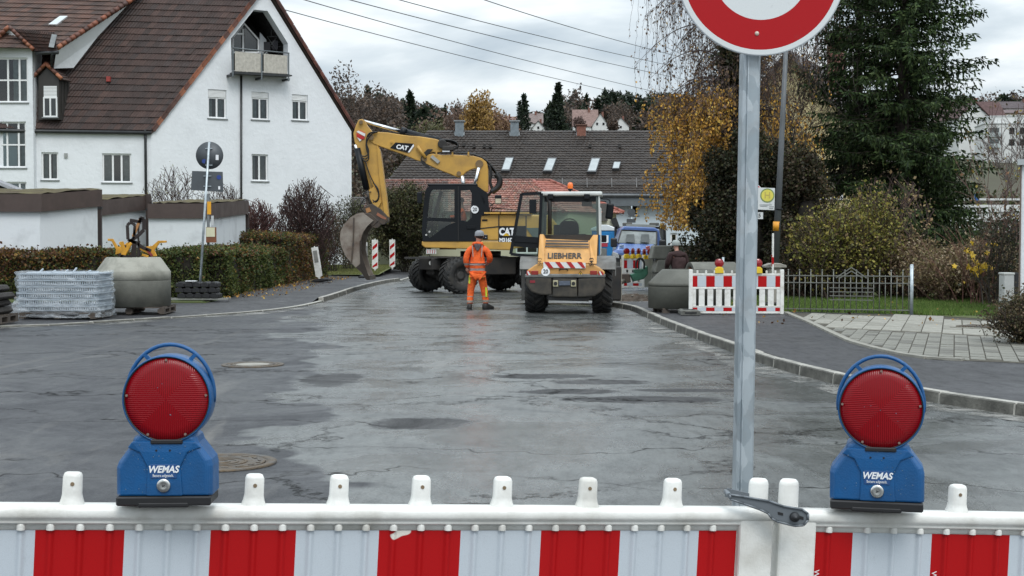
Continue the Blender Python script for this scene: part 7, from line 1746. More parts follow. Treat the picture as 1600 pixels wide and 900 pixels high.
# bus timetable post in front of garage
tpq = W(325,388,38.6); tt = empty('timetable_post', (tpq.x,tpq.y,.12), 0, 'grey post with yellow tag and small framed notice behind the leaning sign', 'notice post')
def tq(px,py,d=38.6): return W(px,py,d)-V((tpq.x,tpq.y,.12))
m = MB(); m.cyl((0,0,0),tq(325.5,303),.038,12); m.build('post', mk('post_grey',(0.10,0.11,0.115),.5,metal=.3), tt)
m = MB(); m.box(tq(322,0).x,tq(328,0).x,-.06,-.04,tq(0,335).z,tq(0,315).z); m.build('yellow_tag', mk('tag_yellow',(0.75,0.36,0.02),.5), tt)
m = MB(); m.box(tq(320,0).x,tq(336,0).x,-.07,-.03,tq(0,379).z,tq(0,355).z); m.build('notice_frame', mk('frame_brown',(0.20,0.07,0.03),.6), tt)
m = MB(); m.box(tq(320.5,0).x,tq(334,0).x,-.08,-.072,tq(0,370).z,tq(0,355.5).z); m.build('notice_sheet', mk('paper_cream',(0.66,0.64,0.45),.7), tt)
m = MB(); m.box(tq(328,0).x,tq(332,0).x,-.05,-.03,tq(0,352).z,tq(0,337).z); m.build('paper', mk('paper_grey',(.5,.52,.53),.7), tt)

# ---------------------------------------------------------------- beacons, barriers, fences on the site
def blade(px, py, ytop, lab, w=.25, rz=0.0, tilt=0.0, back=False, z0=.12, dirn=1):
    g = G(px,py,z0); k = empty('delineator', (g.x,g.y,z0), rz, lab, 'delineator post', 'red and white delineator posts'); k.rotation_euler = (0,tilt,rz)
    H = (py-ytop)*g.y/2200
    m = MB(); m.box(-.38,.38,-.20,.20,0,.08); m.prism([(-.3,-.15,.08),(.3,-.15,.08),(.15,-.15,.12),(-.15,-.15,.12)],(0,.3,0)); m.build('rubber_foot', BLK, k, bevel=.02)
    pts = [(-w/2,H*.17),(0,H*.115),(w/2,H*.17),(w/2,H*.97),(-w/2,H*.97)]
    m = MB(); m.prism([(x,-.02,z) for x,z in pts],(0,.04,0)); m.box(-.03,.03,-.02,.02,.08,H*.13); m.build('board', WPL, k, bevel=.004)
    if not back:
        ws, hs = w*.40, H*.97
        for i in range(3):
            zc = H*(.245+.275*i); 
            P_ = [(-ws,zc-.10-dirn*.09),(ws,zc-.10+dirn*.09),(ws,zc+.055+dirn*.09),(-ws,zc+.055-dirn*.09)]
            lo_, hi_ = H*.17+.01, H*.955; P_ = [(x,min(max(z,lo_),hi_)) for x,z in P_]
            m = MB(); m.prism([(x,-.026,z) for x,z in P_],(0,.005,0)); m.build('red_stripe', RED, k)
    else:
        m = MB(); m.box(-w*.3,w*.3,-.03,-.02,H*.55,H*.88); m.build('back_recess', mk('recess_grey',(0.28,0.28,0.26),.7,v=.4), k)
    m = MB(); m.cyl((0,0,H*.96),(0,0,H),.015,8); m.build('peg', WPL, k)
    return k
blade(586,428,373,'left of the two upright red and white delineators beside the bucket',.26); blade(613,425,373,'right of the two upright red and white delineators beside the bucket',.26)
blade(572,434,377,'white edge of a delineator half hidden behind the bucket',.26, R(78), back=True)
blade(500,441,384,'delineator leaning against the red hedge, seen from behind',.24, R(-12), R(-9), back=True)
# loader-side barrier (distant copy of the foreground ones)
def small_lamp(x, y, z, rz, case, lab, s=1.0, grp='red warning lamps on site barriers'):
    k = empty('warning_lamp', (x,y,z), rz, lab, 'warning lamp', grp)
    m = MB(); m.prism([(-.09*s,-.05*s,0),(.09*s,-.05*s,0),(.085*s,-.05*s,.10*s),(.045*s,-.05*s,.135*s),(-.045*s,-.05*s,.135*s),(-.085*s,-.05*s,.10*s)],(0,.1*s,0)); m.build('battery_case', case, k, bevel=.008)
    Mx = Matrix.Translation((0,0,.215*s))@Matrix.Rotation(R(90),4,'X')
    m = MB(); m.lathe([(.088*s,.0),(.096*s,.02*s),(.096*s,-.02*s),(.0005,-.025*s)],28,Mx); m.build('lamp_ring', mk('ring_red',(0.30,0.10,0.08),.5), k)
    m = MB(); m.lathe([(.088*s,.012*s),(.06*s,.028*s),(.0005,.036*s)],28,Mx); m.build('lens', mk('lens_red_far',(0.30,0.004,0.010),.2,v=.3,vs=30,coat=.5), k)
    return k
YELC = mk('lamp_case_yellow', (0.75,0.52,0.03), .45, v=.15)
def site_barrier(x, y, z, rz, L_, lab, mirrored=False):
    k = empty('site_barrier', (x,y,z), rz, lab, 'barrier board', 'white site barriers with red stripes')
    m = MB(); m.box(0,L_,-.02,.02,.86,.90); m.build('top_rail', WPL, k, bevel=.004)
    m = MB(); m.box(0,L_,-.012,.012,.58,.86); m.build('board', WPL, k)
    m = MB(); m.box(0,L_,-.02,.02,.55,.58); m.build('middle_rail', WPL, k, bevel=.004)
    m = MB(); m.box(0,L_,-.02,.02,.15,.17); m.box(0,L_,-.012,.012,.03,.15); m.box(0,L_,-.02,.02,0,.03); m.build('bottom_rail', WPL, k)
    n = int(round(L_/.18)); 
    for i in range(n+1):
        xx = L_*i/n
        if i < n:
            m = MB(); m.box(xx+.03,xx+.15,-.012,.012,.17,.55); m.build('slat', WPL, k)
            wid = L_/n
            m = MB(); m.box(xx+.002,xx+wid-.002,-.017,-.012,.60,.845); m.build('reflective_stripe', RED if i%2==0 else WHT, k)
            m = MB(); m.box(xx+.002,xx+wid-.002,-.017,-.012,.05,.13); m.build('lower_stripe', RED if i%2==0 else WHT, k)
        if 0 < i < n: m = MB(); m.box(xx-.02,xx+.02,-.018,.018,.90,.965); m.build('peg', WPL, k, bevel=.006)
    for xx in (0,L_-.08): m = MB(); m.box(xx,xx+.08,-.03,.03,-.02,.99); m.build('end_tube', WPL, k, bevel=.01)
    return k
sbp = G(1076,491,.11); sb1 = site_barrier(sbp.x,sbp.y,.13,R(-2),1.98,'white slatted barrier with red stripes standing on the right pavement')
sb1.scale = (.95,1,.88)
small_lamp(sbp.x+.60,sbp.y-.02,.925,0,YELC,'red warning lamp with yellow case on the right site barrier',.95); small_lamp(sbp.x+1.36,sbp.y-.07,.925,0,YELC,'lamp with yellow case mostly hidden behind the large sign post',.95)
ft = sb1; FB = len(bpy.data.objects)
m = MB(); m.prism([(-.2,-.2,0),(.2,-.2,0),(.2,-.2,.09),(.15,-.2,.11),(-.15,-.2,.11),(-.2,-.2,.09)],(0,.8,0)); ftb = m.build('foot', mk('foot_grey',(0.16,0.16,0.145),.8,v=.5,vs=8,bump=.5), ft, bevel=.01)
ftb.location = (.0,-.28,-.02)
m = MB(); m.box(-.12,.12,-.21,-.199,.04,.075); m.build('foot_recess', BLK, ftb)
m = MB(); m.box(-.12,.12,.1,.35,.108,.118); m.build('socket', BLK, ftb)
# dark concrete cone on the right pavement
g5 = G(1062,490,.11); g5.x += .16; pallet(g5.x+.10,g5.y+.8,.06,R(6),1.25,1.0,'pallet under the dark concrete cone beside the white barrier')
cone(g5.x+.08,g5.y+.85,.19,.79,.50,.44,.50,.79,'dark wet concrete cone and ring beside the white barrier',True)
# concrete pieces, pipes and boxes behind
def px_thing(nm, px, D, z, lab, cat, rz=0, grp=None): p = W(px,400,D); return empty(nm, (p.x,p.y,z), rz, lab, cat, grp)
t1 = px_thing('slab_stack', 1068, 41, 0, 'grey concrete slabs stacked behind the worker in maroon', 'concrete slabs')
for i,(x0,x1,z0,z1) in enumerate(((-.95,1.0,1.02,1.42),(-.85,.95,.62,1.01),(-.9,.9,.02,.61))): m = MB(); m.prism([(x0,0,z0),(x1,0,z0),(x1-.03,0,z1),(x0+.10,0,z1)],(0,1.0,0)); m.build('slab', MATS['concrete_damp'], t1, bevel=.03)
t2 = px_thing('concrete_pipe', 1112, 33.4, .12, 'short grey concrete pipe lying behind the right site barrier', 'concrete pipe', R(10))
m = MB(); m.lathe([(.44,-.55),(.44,.55),(.34,.55),(.34,-.55),(.44,-.55)],32,Matrix.Translation((.1,.3,.50))@Matrix.Rotation(R(90),4,'Y')); m.box(-.4,.6,.0,.6,0,.12); m.build('pipe', MATS['concrete_damp'], t2)
t3 = px_thing('orange_pipe', 1084, 34, .12, 'orange brown clay pipe end behind the concrete cone', 'pipe', R(50))
m = MB(); m.lathe([(.12,-.25),(.13,.20),(.15,.25),(.12,.25),(.10,.2),(.10,-.25)],24,Matrix.Translation((-.08,-.1,.72))@Matrix.Rotation(R(75),4,'Y')); m.build('pipe', mk('clay',(0.35,0.12,0.05),.6,v=.3), t3); m = MB(); m.box(-.3,.3,-.1,.1,0,.6); m.build('cradle', WOOD, t3)
t4 = px_thing('orange_box', 1098, 38, 0, 'orange tool box on a stand behind the right site barrier', 'tool box')
m = MB(); m.box(-.20,.20,0,.4,.88,1.10); m.build('case', mk('box_orange',(0.65,0.22,0.03),.5,v=.2), t4, bevel=.02); m = MB(); m.box(-.2,.2,.05,.35,0,.88); m.build('stand', CONCD, t4); m = MB(); m.tube([(.22,.1,.95),(.4,.1,1.08),(.6,.1,1.05),(.65,.1,.85)],.02,6); m.build('hose', mk('hose_orange',(0.5,0.2,0.05),.5), t4)
t5 = px_thing('metal_frame', 1143, 34, .12, 'grey steel trench frame leaning behind the right site barrier', 'steel frame')
m = MB()
for x in (-.2,.22): m.cyl((x,0,0),(x,0,1.05),.03,8)
for z in (.3,.5,.7,.9): m.beam((-.2,0,z),(.22,0,z-.04),.03,.05)
m.build('frame', GALV, t5)
t6 = px_thing('concrete_pillar', 1210, 31.4, .11, 'stone gate pillar with flat cap at the left end of the fence', 'pillar')
m = MB(); m.box(-.15,.15,-.15,.15,0,.86); m.build('shaft', MATS['concrete_pale'], t6, bevel=.01); m = MB(); m.prism([(-.24,-.2,.86),(.24,-.2,.86),(.24,-.2,.91),(.1,-.2,.96),(-.1,-.2,.96),(-.24,-.2,.91)],(0,.4,0)); m.build('cap', MATS['concrete_pale'], t6, bevel=.01)
# stack of small barriers with five red lamps, green trailer gear, spoil
sb2p = W(971,400,44.0); site2 = site_barrier(sb2p.x,44.0,.10,R(0),.72,'narrow white slatted barrier in front of the blue van')
sb3 = px_thing('grey_board', 1006, 44.4, .1, 'grey upright board behind the green machine part in front of the van', 'board')
m = MB(); m.prism([(-.2,0,0),(.28,0,0),(.28,0,.95),(-.24,0,.90)],(0,.05,0)); m.build('panel', mk('panel_grey',(0.33,0.34,0.30),.6,v=.3), sb3)
for i,px in enumerate((979,989,998,1007,1016)):
    p = W(px,400,44.0); small_lamp(p.x,44.0+.02*i,1.0 if i<3 else .98,R((20,60,55,60,20)[i]),YELC,['leftmost','second','middle','fourth','rightmost'][i]+' red warning lamp in the row before the blue van',1.05)
gm = px_thing('green_attachment', 998, 41.5, 0, 'green steel machine attachment lying on the ground before the van', 'machine part')
GRN = mk('green_paint', (0.035,0.14,0.085), .5, v=.45, vs=5)
def gq(px,py,dy=0): return W(px,py,41.5+dy)-V(gm.location)
m = MB(); m.prism([gq(985,429),(gq(1000,424)),gq(1012,415),gq(1013,428),gq(1006,436),gq(990,440)],(0,.5,0)); m.build('body', GRN, gm, bevel=.02)
m = MB(); m.prism([gq(990,421),gq(1004,420),gq(1006,424),gq(992,427)],(0,.4,0)); m.build('top_plate', GRN, gm, bevel=.01)
m = MB(); m.prism([gq(969,432),gq(972,428),gq(984,428),gq(986,441),(gq(976,443)),gq(969,440)],(0,.5,0)); m.build('hitch', COUP, gm, bevel=.02)
m = MB(); m.cyl(gq(966,443,-.3),gq(976,438,.1),.07,12); m.build('ram', mk('dirty_steel',(0.25,0.24,0.21),.5,metal=.4,v=.4), gm)
hose(gm, [gq(994,420),gq(993,410),gq(998,403),gq(1004,404),gq(1007,412),gq(1006,420)], .03, 'hose'); hose(gm, [gq(998,420,.1),gq(998,408,.1),gq(1001,403,.1),gq(1006,410,.1)], .025, 'hose')
for q_,(px,py,sx_,sy_,h_,lab) in enumerate(((1003,438,.9,.5,.16,'brown spoil under the green machine part'),(992,470,.75,.6,.16,'heap of brown earth and stones at the end of the right kerb'))):
    g = G(px,py); hp = empty('earth_heap', (g.x,g.y+.3,0), 0, lab, 'earth heap'); m = MB(); n = 22; vs = []
    rr = random.Random(q_+3)
    for j in range(n+1):
        for i in range(n+1):
            x = -1+2*i/n; y = -1+2*j/n; r = math.hypot(x,y); vs.append((x*sx_,y*sy_, max(-.01, h_*(1-r**1.5)+ (rr.uniform(-.03,.03) if r<1 else -.02))))
    m.add(vs, [(j*(n+1)+i,j*(n+1)+i+1,(j+1)*(n+1)+i+1,(j+1)*(n+1)+i) for j in range(n) for i in range(n)], 0, False)
    m.build('soil', mk('wet_soil',(0.075,0.055,0.040),.85,v=.5,vs=7,bump=.6,bs=25), hp)
    m = MB()
    for _ in range(40):
        a, r = rr.uniform(0,6.28), rr.uniform(.3,1.1); s = rr.uniform(.015,.05); m.ball((math.cos(a)*r*sx_,math.sin(a)*r*sy_,max(0,h_*(1-r**1.5))+s*.3), s, 6, sc=(1,1,.7))
    o = m.build('stones', mk('stone_grey',(0.17,0.155,0.13),.8,v=.4), hp); o['kind']='stuff'

# ---------------------------------------------------------------- lamp post, bus stop
gl = G(1209,417+64,.11); lp = empty('street_lamp', (W(1209,400,33).x,33,.11), 0, 'tall grey tapered street lamp post right of the sign, with an orange tag', 'street lamp')
lq = lambda px,py: W(px,py,33)-V(lp.location)
m = MB(); a = lq(1209,430); a.z = 0; b = lq(1228.5,70); c = a+(b-a)*1.25; m.cyl(a, c, .09, 18, r1=.04); m.build('pole', mk('lamp_post',(0.13,0.14,0.15),.55,v=.3,vs=2,metal=.3), lp)
m = MB(); d_ = (b-a).normalized(); p = lq(1213.5,353); m.cyl(p-d_*.12, p+d_*.10, .086, 18); m.build('orange_tag', mk('tag_orange',(0.75,0.32,0.02),.5), lp)
m = MB(); p = lq(1217,327); m.cyl(p-d_*.02, p+d_*.02, .09, 18); m.build('band', BLKP, lp)
m = MB(); m.tube([c, c+V((.1,0,.4)), c+V((.5,-.3,.6)), c+V((1.0,-.8,.65))], .035, 8); m.build('arm', MATS['lamp_post'], lp); m = MB(); m.obox(c+V((1.3,-1.1,.66)), (.75,.25,.12), Matrix.Rotation(R(-40),3,'Z')); m.build('lamp_head', MATS['lamp_post'], lp, bevel=.03)
bsx = W(1180,400,31.6); bs = empty('bus_stop_sign', (bsx.x,bsx.y,.11), 0, 'bus stop sign with green H on yellow disc behind the big post', 'bus stop sign')
bq_ = lambda px,py,dy=0: W(px,py,31.6+dy)-V(bs.location)
m = MB(); m.cyl((0,.03,0),bq_(1180,282),.03,12); m.build('post', GALV, bs)
m = MB(); m.prism([bq_(1184.5,293),bq_(1211,294),bq_(1210,328.5),bq_(1184,327.5)],(0,.012,0)); m.build('plate', mk('sign_white_far',(0.60,0.62,0.62),.4,v=.08), bs, bevel=.003)
c = bq_(1199,305.5,-.004); m = MB(); m.cyl(c,c+V((0,.003,0)),.160,32); m.build('green_ring', mk('stop_green',(0.20,0.27,0.10),.5), bs); m = MB(); m.cyl(c-V((0,.003,0)),c,.132,32); m.build('yellow_disc', mk('stop_yellow',(0.68,0.60,0.10),.5), bs)
text('H', .20, FRONT(c-V((0,.006,0))), mk('faded_green',(0.50,0.40,0.10),.5), 'lettering', bs, .001, bold=.003)
text('H', .03, FRONT(bq_(1203,317,-.006)), mk('print_grey',(0.12,0.14,0.15),.5), 'lettering', bs, .001)
m = MB()
for x0,x1,y in ((1187,1206,320),(1188,1199,322),(1202,1209,323),(1202,1208,325.5)): m.beam(bq_(x0,y,-.004),bq_(x1,y,-.004),.003,.010,up=(0,0,1))
m.build('small_print', MATS['print_grey'], bs)['kind']='stuff'
m = MB(); c = bq_(1176,301,.03); m.cyl(c,c+V((0,.01,0)),.215,36); m.build('round_sign_plate', mk('far_white',(0.6,0.62,0.62),.4), bs); m = MB(); m.cyl(c-V((0,.004,0)),c,.20,36); m.build('round_sign_red', REDP, bs)
m = MB(); m.prism([bq_(1166,331,.02),bq_(1193,331,.02),bq_(1193,343,.02),bq_(1166,343,.02)],(0,.01,0)); m.build('number_plate', TXB, bs, bevel=.003); m = MB(); m.prism([bq_(1166.7,331.7,.012),bq_(1192.3,331.7,.012),bq_(1192.3,342.3,.012),bq_(1166.7,342.3,.012)],(0,.009,0)); m.build('number_plate_face', MATS['far_white'], bs)
text('25', .12, FRONT(bq_(1184.8,337,.008)), TXB, 'lettering', bs, .001, bold=.002)
ed = px_thing('delineator', 1207.5, 31.0, .11, 'delineator post seen edge-on beside the street lamp', 'delineator post', R(82), 'red and white delineator posts')
m = MB(); m.box(-.125,.125,-.018,.018,.35,1.62); m.build('board', WPL, ed, bevel=.004); m = MB(); m.box(-.128,.128,.018,.022,.9,1.15); m.box(-.129,-.124,-.018,.018,.95,1.1); m.build('red_stripe', RED, ed); m = MB(); m.box(-.35,.35,-.2,.2,0,.09); m.box(-.03,.03,-.02,.02,.09,.36); m.build('rubber_foot', BLK, ed)

# ---------------------------------------------------------------- fence with ornament
f0_, f1_ = G(1227,489,.11), G(1424,492,.11); fo_ = empty('fence', (f0_.x,f0_.y,.11), math.atan2(f1_.y-f0_.y,f1_.x-f0_.x), 'low grey metal railing with a peaked ornament in the middle', 'fence')
FM = mk('fence_grey', (0.20,0.205,0.185), .5, metal=.4, v=.3); Lf = (f1_-f0_).length; kf = Lf/197.0
for z in (.62,.76,.09): m = MB(); m.beam((0,0,z),(Lf,0,z),.03,.018); m.build('rail', FM, fo_)
nb_ = 22
for i in range(nb_):
    x = Lf*(i+.5)/nb_; big = i%2==0
    m = MB(); m.cyl((x,0,.03),(x,0,.86 if big else .78),[.009,.011][big],6)
    if big: m.ball((x,0,.87),.018,8)
    m.build('bar', FM, fo_)
cxm = 104*kf
for a,b in (((cxm-.30,.72),(cxm,.93)),((cxm,.93),(cxm+.30,.72)),((cxm-.22,.72),(cxm,.86)),((cxm,.86),(cxm+.22,.72))): m = MB(); m.beam((a[0],0,a[1]),(b[0],0,b[1]),.02,.02); m.build('peak_bar', FM, fo_)
for z in (.28,.36,.44,.52): m = MB(); m.beam((cxm-.42,-.01,z),(cxm+.42,-.01,z),.015,.015); m.build('ornament_bar', FM, fo_)
for x in (Lf,): m = MB(); m.cyl((x,0,0),(x,0,.98),.036,14); m.ball((x,0,.98),.038,12,sc=(1,1,.5)); m.build('post', GALV, fo_)

# ---------------------------------------------------------------- white house corner, meter cabinet at the right edge
wc = px_thing('rendered_house', 1594, 27.6, 0, 'corner of a white rendered house at the right edge of the photo', 'house', R(-26))
cq = lambda px,py: W(px,py,27.6)-V(wc.location)
m = MB(); x0 = 0; m.box(x0,x0+4,0,6,.25,cq(0,258).z); m.build('wall', PLASTER, wc); m = MB(); m.box(x0+.05,x0+4,.05,6,.0,.25); m.build('plinth', mk('plinth_brown',(0.09,0.06,0.045),.8), wc)
m = MB(); m.box(x0-.06,x0+4.1,-.1,6.1,cq(0,258).z,cq(0,249).z); m.build('eaves', mk('eaves_grey',(0.42,0.45,0.46),.6), wc); m = MB(); m.box(x0-.02,x0+.01,-.02,0.02,.25,cq(0,258).z); m.build('corner_bead', mk('bead_brown',(0.15,0.11,0.09),.6), wc)
mc = px_thing('meter_cabinet', 1578, 26.6, .11, 'narrow pale grey concrete cabinet beside the white house corner', 'cabinet')
m = MB(); m.box(-.10,.09,0,.30,0,.82); m.build('case', mk('cab_grey',(0.42,0.43,0.42),.7,v=.25,vs=4), mc, bevel=.012); m = MB(); m.box(-.11,.10,-.01,.31,.82,.86); m.build('lid', mk('cab_lid',(0.45,0.46,0.44),.7), mc, bevel=.008); m = MB(); m.box(.11,.19,.05,.2,.45,.86); m.build('black_box', BLK, mc, bevel=.01); m = MB(); m.tube([(.15,.1,.45),(.14,.1,.2),(.16,.1,0)],.012,6); m.build('cable', BLK, mc)
gr = G(1548,513,.12); gt = empty('shaft_grate', (gr.x,gr.y,.128), R(-45), 'dark rectangular shaft grate in the paving near the cabinet', 'grate')
m = MB(); m.box(-.55,.55,-.35,.35,-.01,.012); m.build('frame', SLABM, gt); 
for i in range(9): m = MB(); m.box(-.48+i*.108,-.40+i*.108,-.28,.28,.0125,.03); m.build('grate_bar', IRON, gt)

# ---------------------------------------------------------------- small far sign by the van
fs_ = px_thing('traffic_sign', 987, 68, 0, 'small grey sign disc seen from behind above the van', 'traffic sign')
fq = lambda px,py: W(px,py,68)-V(fs_.location)
m = MB(); m.cyl((0,0,0),fq(987,322),.03,8); m.build('post', GALV, fs_); m = MB(); c = fq(986.5,332); m.cyl(c-V((0,.06,0)),c-V((0,.05,0)),.19,24); m.build('disc', SBK, fs_)
m = MB(); m.box(fq(980,0).x,fq(994,0).x,-.06,-.05,fq(0,348).z,fq(0,342).z); m.build('plate', SBK, fs_)
# ---------------------------------------------------------------- overhead wires
for i,(a,b) in enumerate((((390,0),(930,137)),((470,-2),(975,132)),((548,0),(1040,118)),((618,-2),(1055,104)),((752,-2),(1060,88)))):
    A3, B3 = W(a[0],a[1],95), W(b[0],b[1],190); lab = ['lowest','second lowest','middle','second highest','highest'][i]
    wq = empty('overhead_wire', tuple(A3), 0, lab+' of the thin power lines crossing the grey sky', 'power line', 'power lines across the sky')
    pts = []
    for k in range(-8,25):
        t = k/18; p = W(a[0]+(b[0]-a[0])*t, a[1]+(b[1]-a[1])*t+ 14*(t*(1-t))*(1 if True else 0), 1/((1-t)/95+t/190)) if -.45<t<1.34 else None
        if p is not None: pts.append(p-A3)
    m = MB(); m.tube(pts, .034, 5); m.build('cable', mk('wire_grey',(0.10,0.11,0.12),.5), wq)
# ================================================================== VEGETATION
GRN_L = [(0.065,0.090,0.022),(0.050,0.072,0.020),(0.095,0.115,0.030),(0.035,0.052,0.016),(0.12,0.12,0.035)]
RUS_L = [(0.12,0.055,0.025),(0.085,0.040,0.022),(0.16,0.075,0.025),(0.06,0.035,0.022),(0.075,0.065,0.025),(0.22,0.13,0.03)]
def hedge(name, x0, x1, y0, y1, z0, h, n, pals, label, core_in=.10, size=.060, parent=None):
    """clipped hedge: leaves in an uneven shell round a twiggy core. pals: function (x,y,z)->index into palettes list"""
    g = empty(name, ((x0+x1)/2,(y0+y1)/2,z0), 0, label, 'hedge', 'clipped hedges in front of the garages')
    cx, cy = (x0+x1)/2, (y0+y1)/2
    lx, ly = x1-x0, y1-y0; A1, A2, A3 = lx*h, ly*h, lx*ly; tot = 2*A1+2*A2+A3
    P = rng.random((n,3)); f = rng.random(n)*tot; d = np.abs(rng.normal(size=n))*.07
    pts = np.empty((n,3)); X = P[:,0]*lx; Y = P[:,1]*ly; Z = P[:,2]*h
    bump = lambda a,b: .06*np.sin(a*2.1+1)+.045*np.sin(b*3.7+a)+.05*np.sin(a*5.3)*np.sin(b*4.1)
    s = f < A1; pts[s] = np.c_[X[s], d[s]-bump(X[s],Z[s]), Z[s]]
    s2 = (f >= A1)&(f < 2*A1); pts[s2] = np.c_[X[s2], ly-d[s2], Z[s2]]
    s3 = (f >= 2*A1)&(f < 2*A1+A2); pts[s3] = np.c_[lx-d[s3]+bump(Y[s3],Z[s3]), Y[s3], Z[s3]]
    s4 = (f >= 2*A1+A2)&(f < 2*A1+2*A2); pts[s4] = np.c_[d[s4], Y[s4], Z[s4]]
    s5 = f >= 2*A1+2*A2; pts[s5] = np.c_[X[s5], Y[s5], h-d[s5]+bump(X[s5]*1.3,Y[s5]+2)+ (rng.random(s5.sum())**6)*.22]
    # rounded top edges
    e_ = np.minimum.reduce([pts[:,0], lx-pts[:,0], pts[:,1], ly-pts[:,1]]).clip(0,.18)/.18
    pts[:,2] = np.where(pts[:,2] > h-.18, np.minimum(pts[:,2], h-.18+.18*np.sqrt(e_.clip(0,1))+.04*rng.random(n)+np.where(s5,(rng.random(n)**8)*.2,0)), pts[:,2])
    pts += rng.normal(size=(n,3))*.018
    cols = np.empty((n,3)); w = pals(pts[:,0]+x0, pts[:,1]+y0, pts[:,2]) ; ch = rng.random(n) < w
    cols[ch] = pick(RUS_L, ch.sum()); cols[~ch] = pick(GRN_L, (~ch).sum())
    v = leaves(pts, size, .75)
    off = np.array([x0-cx, y0-cy, 0]); npmesh('foliage', v+off, 4, LEAF, g, cols)
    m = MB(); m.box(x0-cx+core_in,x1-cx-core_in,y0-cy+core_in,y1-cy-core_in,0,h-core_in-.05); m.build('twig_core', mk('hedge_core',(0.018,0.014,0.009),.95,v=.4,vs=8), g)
    return g
clamp = lambda a: np.clip(a,0,1)
hedge('hedge', -15.5, -7.9, 35.2, 36.3, .08, 1.22, 52000, lambda x,y,z: clamp(.25+.75*np.exp(-((x+12.4)/1.6)**2)*(z>.5)+.15*np.sin(x*1.7)+.12*(z>.9)-.1), 'long clipped hedge behind the pallets, green with a rusty red stretch')
hedge('hedge', -8.7, -7.45, 36.6, 46.0, .08, 1.25, 52000, lambda x,y,z: clamp(.12+.12*np.sin(y*1.3)+.25*(z>1.05)), 'green hedge running back along the left pavement')
hedge('hedge', -9.2, -7.45, 46.0, 57.2, .09, 1.68, 56000, lambda x,y,z: clamp(.72+.2*np.sin(y*.9)-.5*(y>54)), 'taller brown red hedge at the far end of the left pavement')
hedge('hedge', -11.2, -9.6, 47.5, 53.0, .09, 1.85, 16000, lambda x,y,z: clamp(.9+0*x), 'dark red clipped shrub between the garage and the tall hedge')
# dark red young shoots above the long hedge at left
def shrub(name, x, y, z, H, Rr, label, seed, stems=18, twig=(0.075,0.055,0.05), leaf=None, nleaf=0, lsize=.05, depth=3, fan=.55, round_=True, cat='shrub', group=None, zlo=.15, twr=.018, leafshape=.65, rmin=.006):
    g = empty(name, (x,y,z), 0, label, cat, group); rnd = random.Random(seed); tw = Twigs(); tips = []
    for i in range(stems):
        a = rnd.uniform(0,6.28); t = rnd.uniform(0,fan); d = V((math.sin(t)*math.cos(a), math.sin(t)*math.sin(a), math.cos(t)))
        branchy(tw, V((rnd.gauss(0,Rr*.18), rnd.gauss(0,Rr*.18), 0)), d, H*rnd.uniform(.40,.58), twr, depth, rnd, 2, .45, tips, .04)
    A_ = np.array(tw.a); B_ = np.array(tw.b)
    if round_:   # clip the growth to the shrub's outline
        def ell(p): return (p[:,0]/Rr)**2+(p[:,1]/Rr)**2+((p[:,2]-H*.52)/(H*.52))**2
        keep = (ell(B_) < 1.05+.25*rng.random(len(B_))) | (B_[:,2] < H*.35)
        keep &= np.hypot(B_[:,0],B_[:,1]) < Rr*1.15
        tw.a = list(A_[keep]); tw.b = list(B_[keep]); tw.ra = list(np.array(tw.ra)[keep]); tw.rb = list(np.array(tw.rb)[keep])
    tw.ra = [max(r,rmin) for r in tw.ra]; tw.rb = [max(r,rmin*.85) for r in tw.rb]
    tw.mesh('branches', BARK, g, twig)['kind'] = 'stuff'
    if nleaf:
        B2 = np.array(tw.b); B2 = B2[B2[:,2] > H*zlo]; idx = rng.integers(0,len(B2),nleaf); pts = B2[idx]+rng.normal(size=(nleaf,3))*.10
        npmesh('foliage', leaves(pts, lsize, leafshape), 4, LEAF, g, pick(leaf, nleaf))
    return g
BARE = (0.10,0.075,0.068)
for (px,D,H,Rr,lab,sd) in ((480,54,3.6,1.12,'round bare twiggy shrub before the white gable, right of the downpipe',1),(398,55,2.9,1.0,'bare reddish shrub rising behind the right garage',2),(275,50,3.9,1.25,'bare shrub with pale sprigs above the garage roof left of the road sign',3),(350,52,3.3,1.0,'bare shrub above the garage roof right of the road sign',4)):
    p = W(px,400,D); shrub('bare_shrub', p.x, p.y, .12, H, Rr, lab, sd, 62 if sd<3 else 30, (0.045,0.026,0.024) if sd!=2 else (0.075,0.036,0.034), [(0.13,0.10,0.06),(0.10,0.06,0.05)] if sd!=3 else [(0.30,0.30,0.10),(0.13,0.10,0.06)], 900 if sd!=3 else 900, [.05,.07][sd<3], 3, .85, rmin=[.008,.011][sd<3], group='bare garden shrubs by the white house')
p = W(546,400,62); shrub('shrub', p.x, 62, .15, 3.2, 1.0, 'loose shrub with few green leaves at the corner of the white house', 9, 26, (0.05,0.042,0.036), [(0.06,0.07,0.03),(0.09,0.09,0.04),(0.05,0.045,0.03)], 5200, .075, 3, .9)
p = W(512,400,59); shrub('shrub', p.x, 60.0, .15, 2.3, 1.0, 'small dark shrub behind the tall brown red hedge', 12, 20, (0.05,0.04,0.035), [(0.06,0.055,0.03),(0.08,0.05,0.03)], 3600, .07, 3, .8)
p = W(634,400,67.5); shrub('shrub', p.x, 67.5, .0, 4.0, 1.75, 'large dense dark green and brown bush behind the delineators', 10, 42, (0.035,0.028,0.022), [(0.035,0.045,0.018),(0.055,0.06,0.022),(0.07,0.06,0.03),(0.04,0.032,0.02),(0.09,0.085,0.03)], 46000, .10, 3, .8, zlo=.03)
p = W(1572,540,19.5); shrub('shrub', p.x+.62, 20.2, .1, .60, .66, 'low dense brown green bush at the right edge of the pavement', 11, 60, (0.04,0.03,0.025), [(0.06,0.05,0.025),(0.09,0.07,0.035),(0.045,0.05,0.02),(0.12,0.085,0.05)], 26000, .032, 3, 1.1, zlo=0)

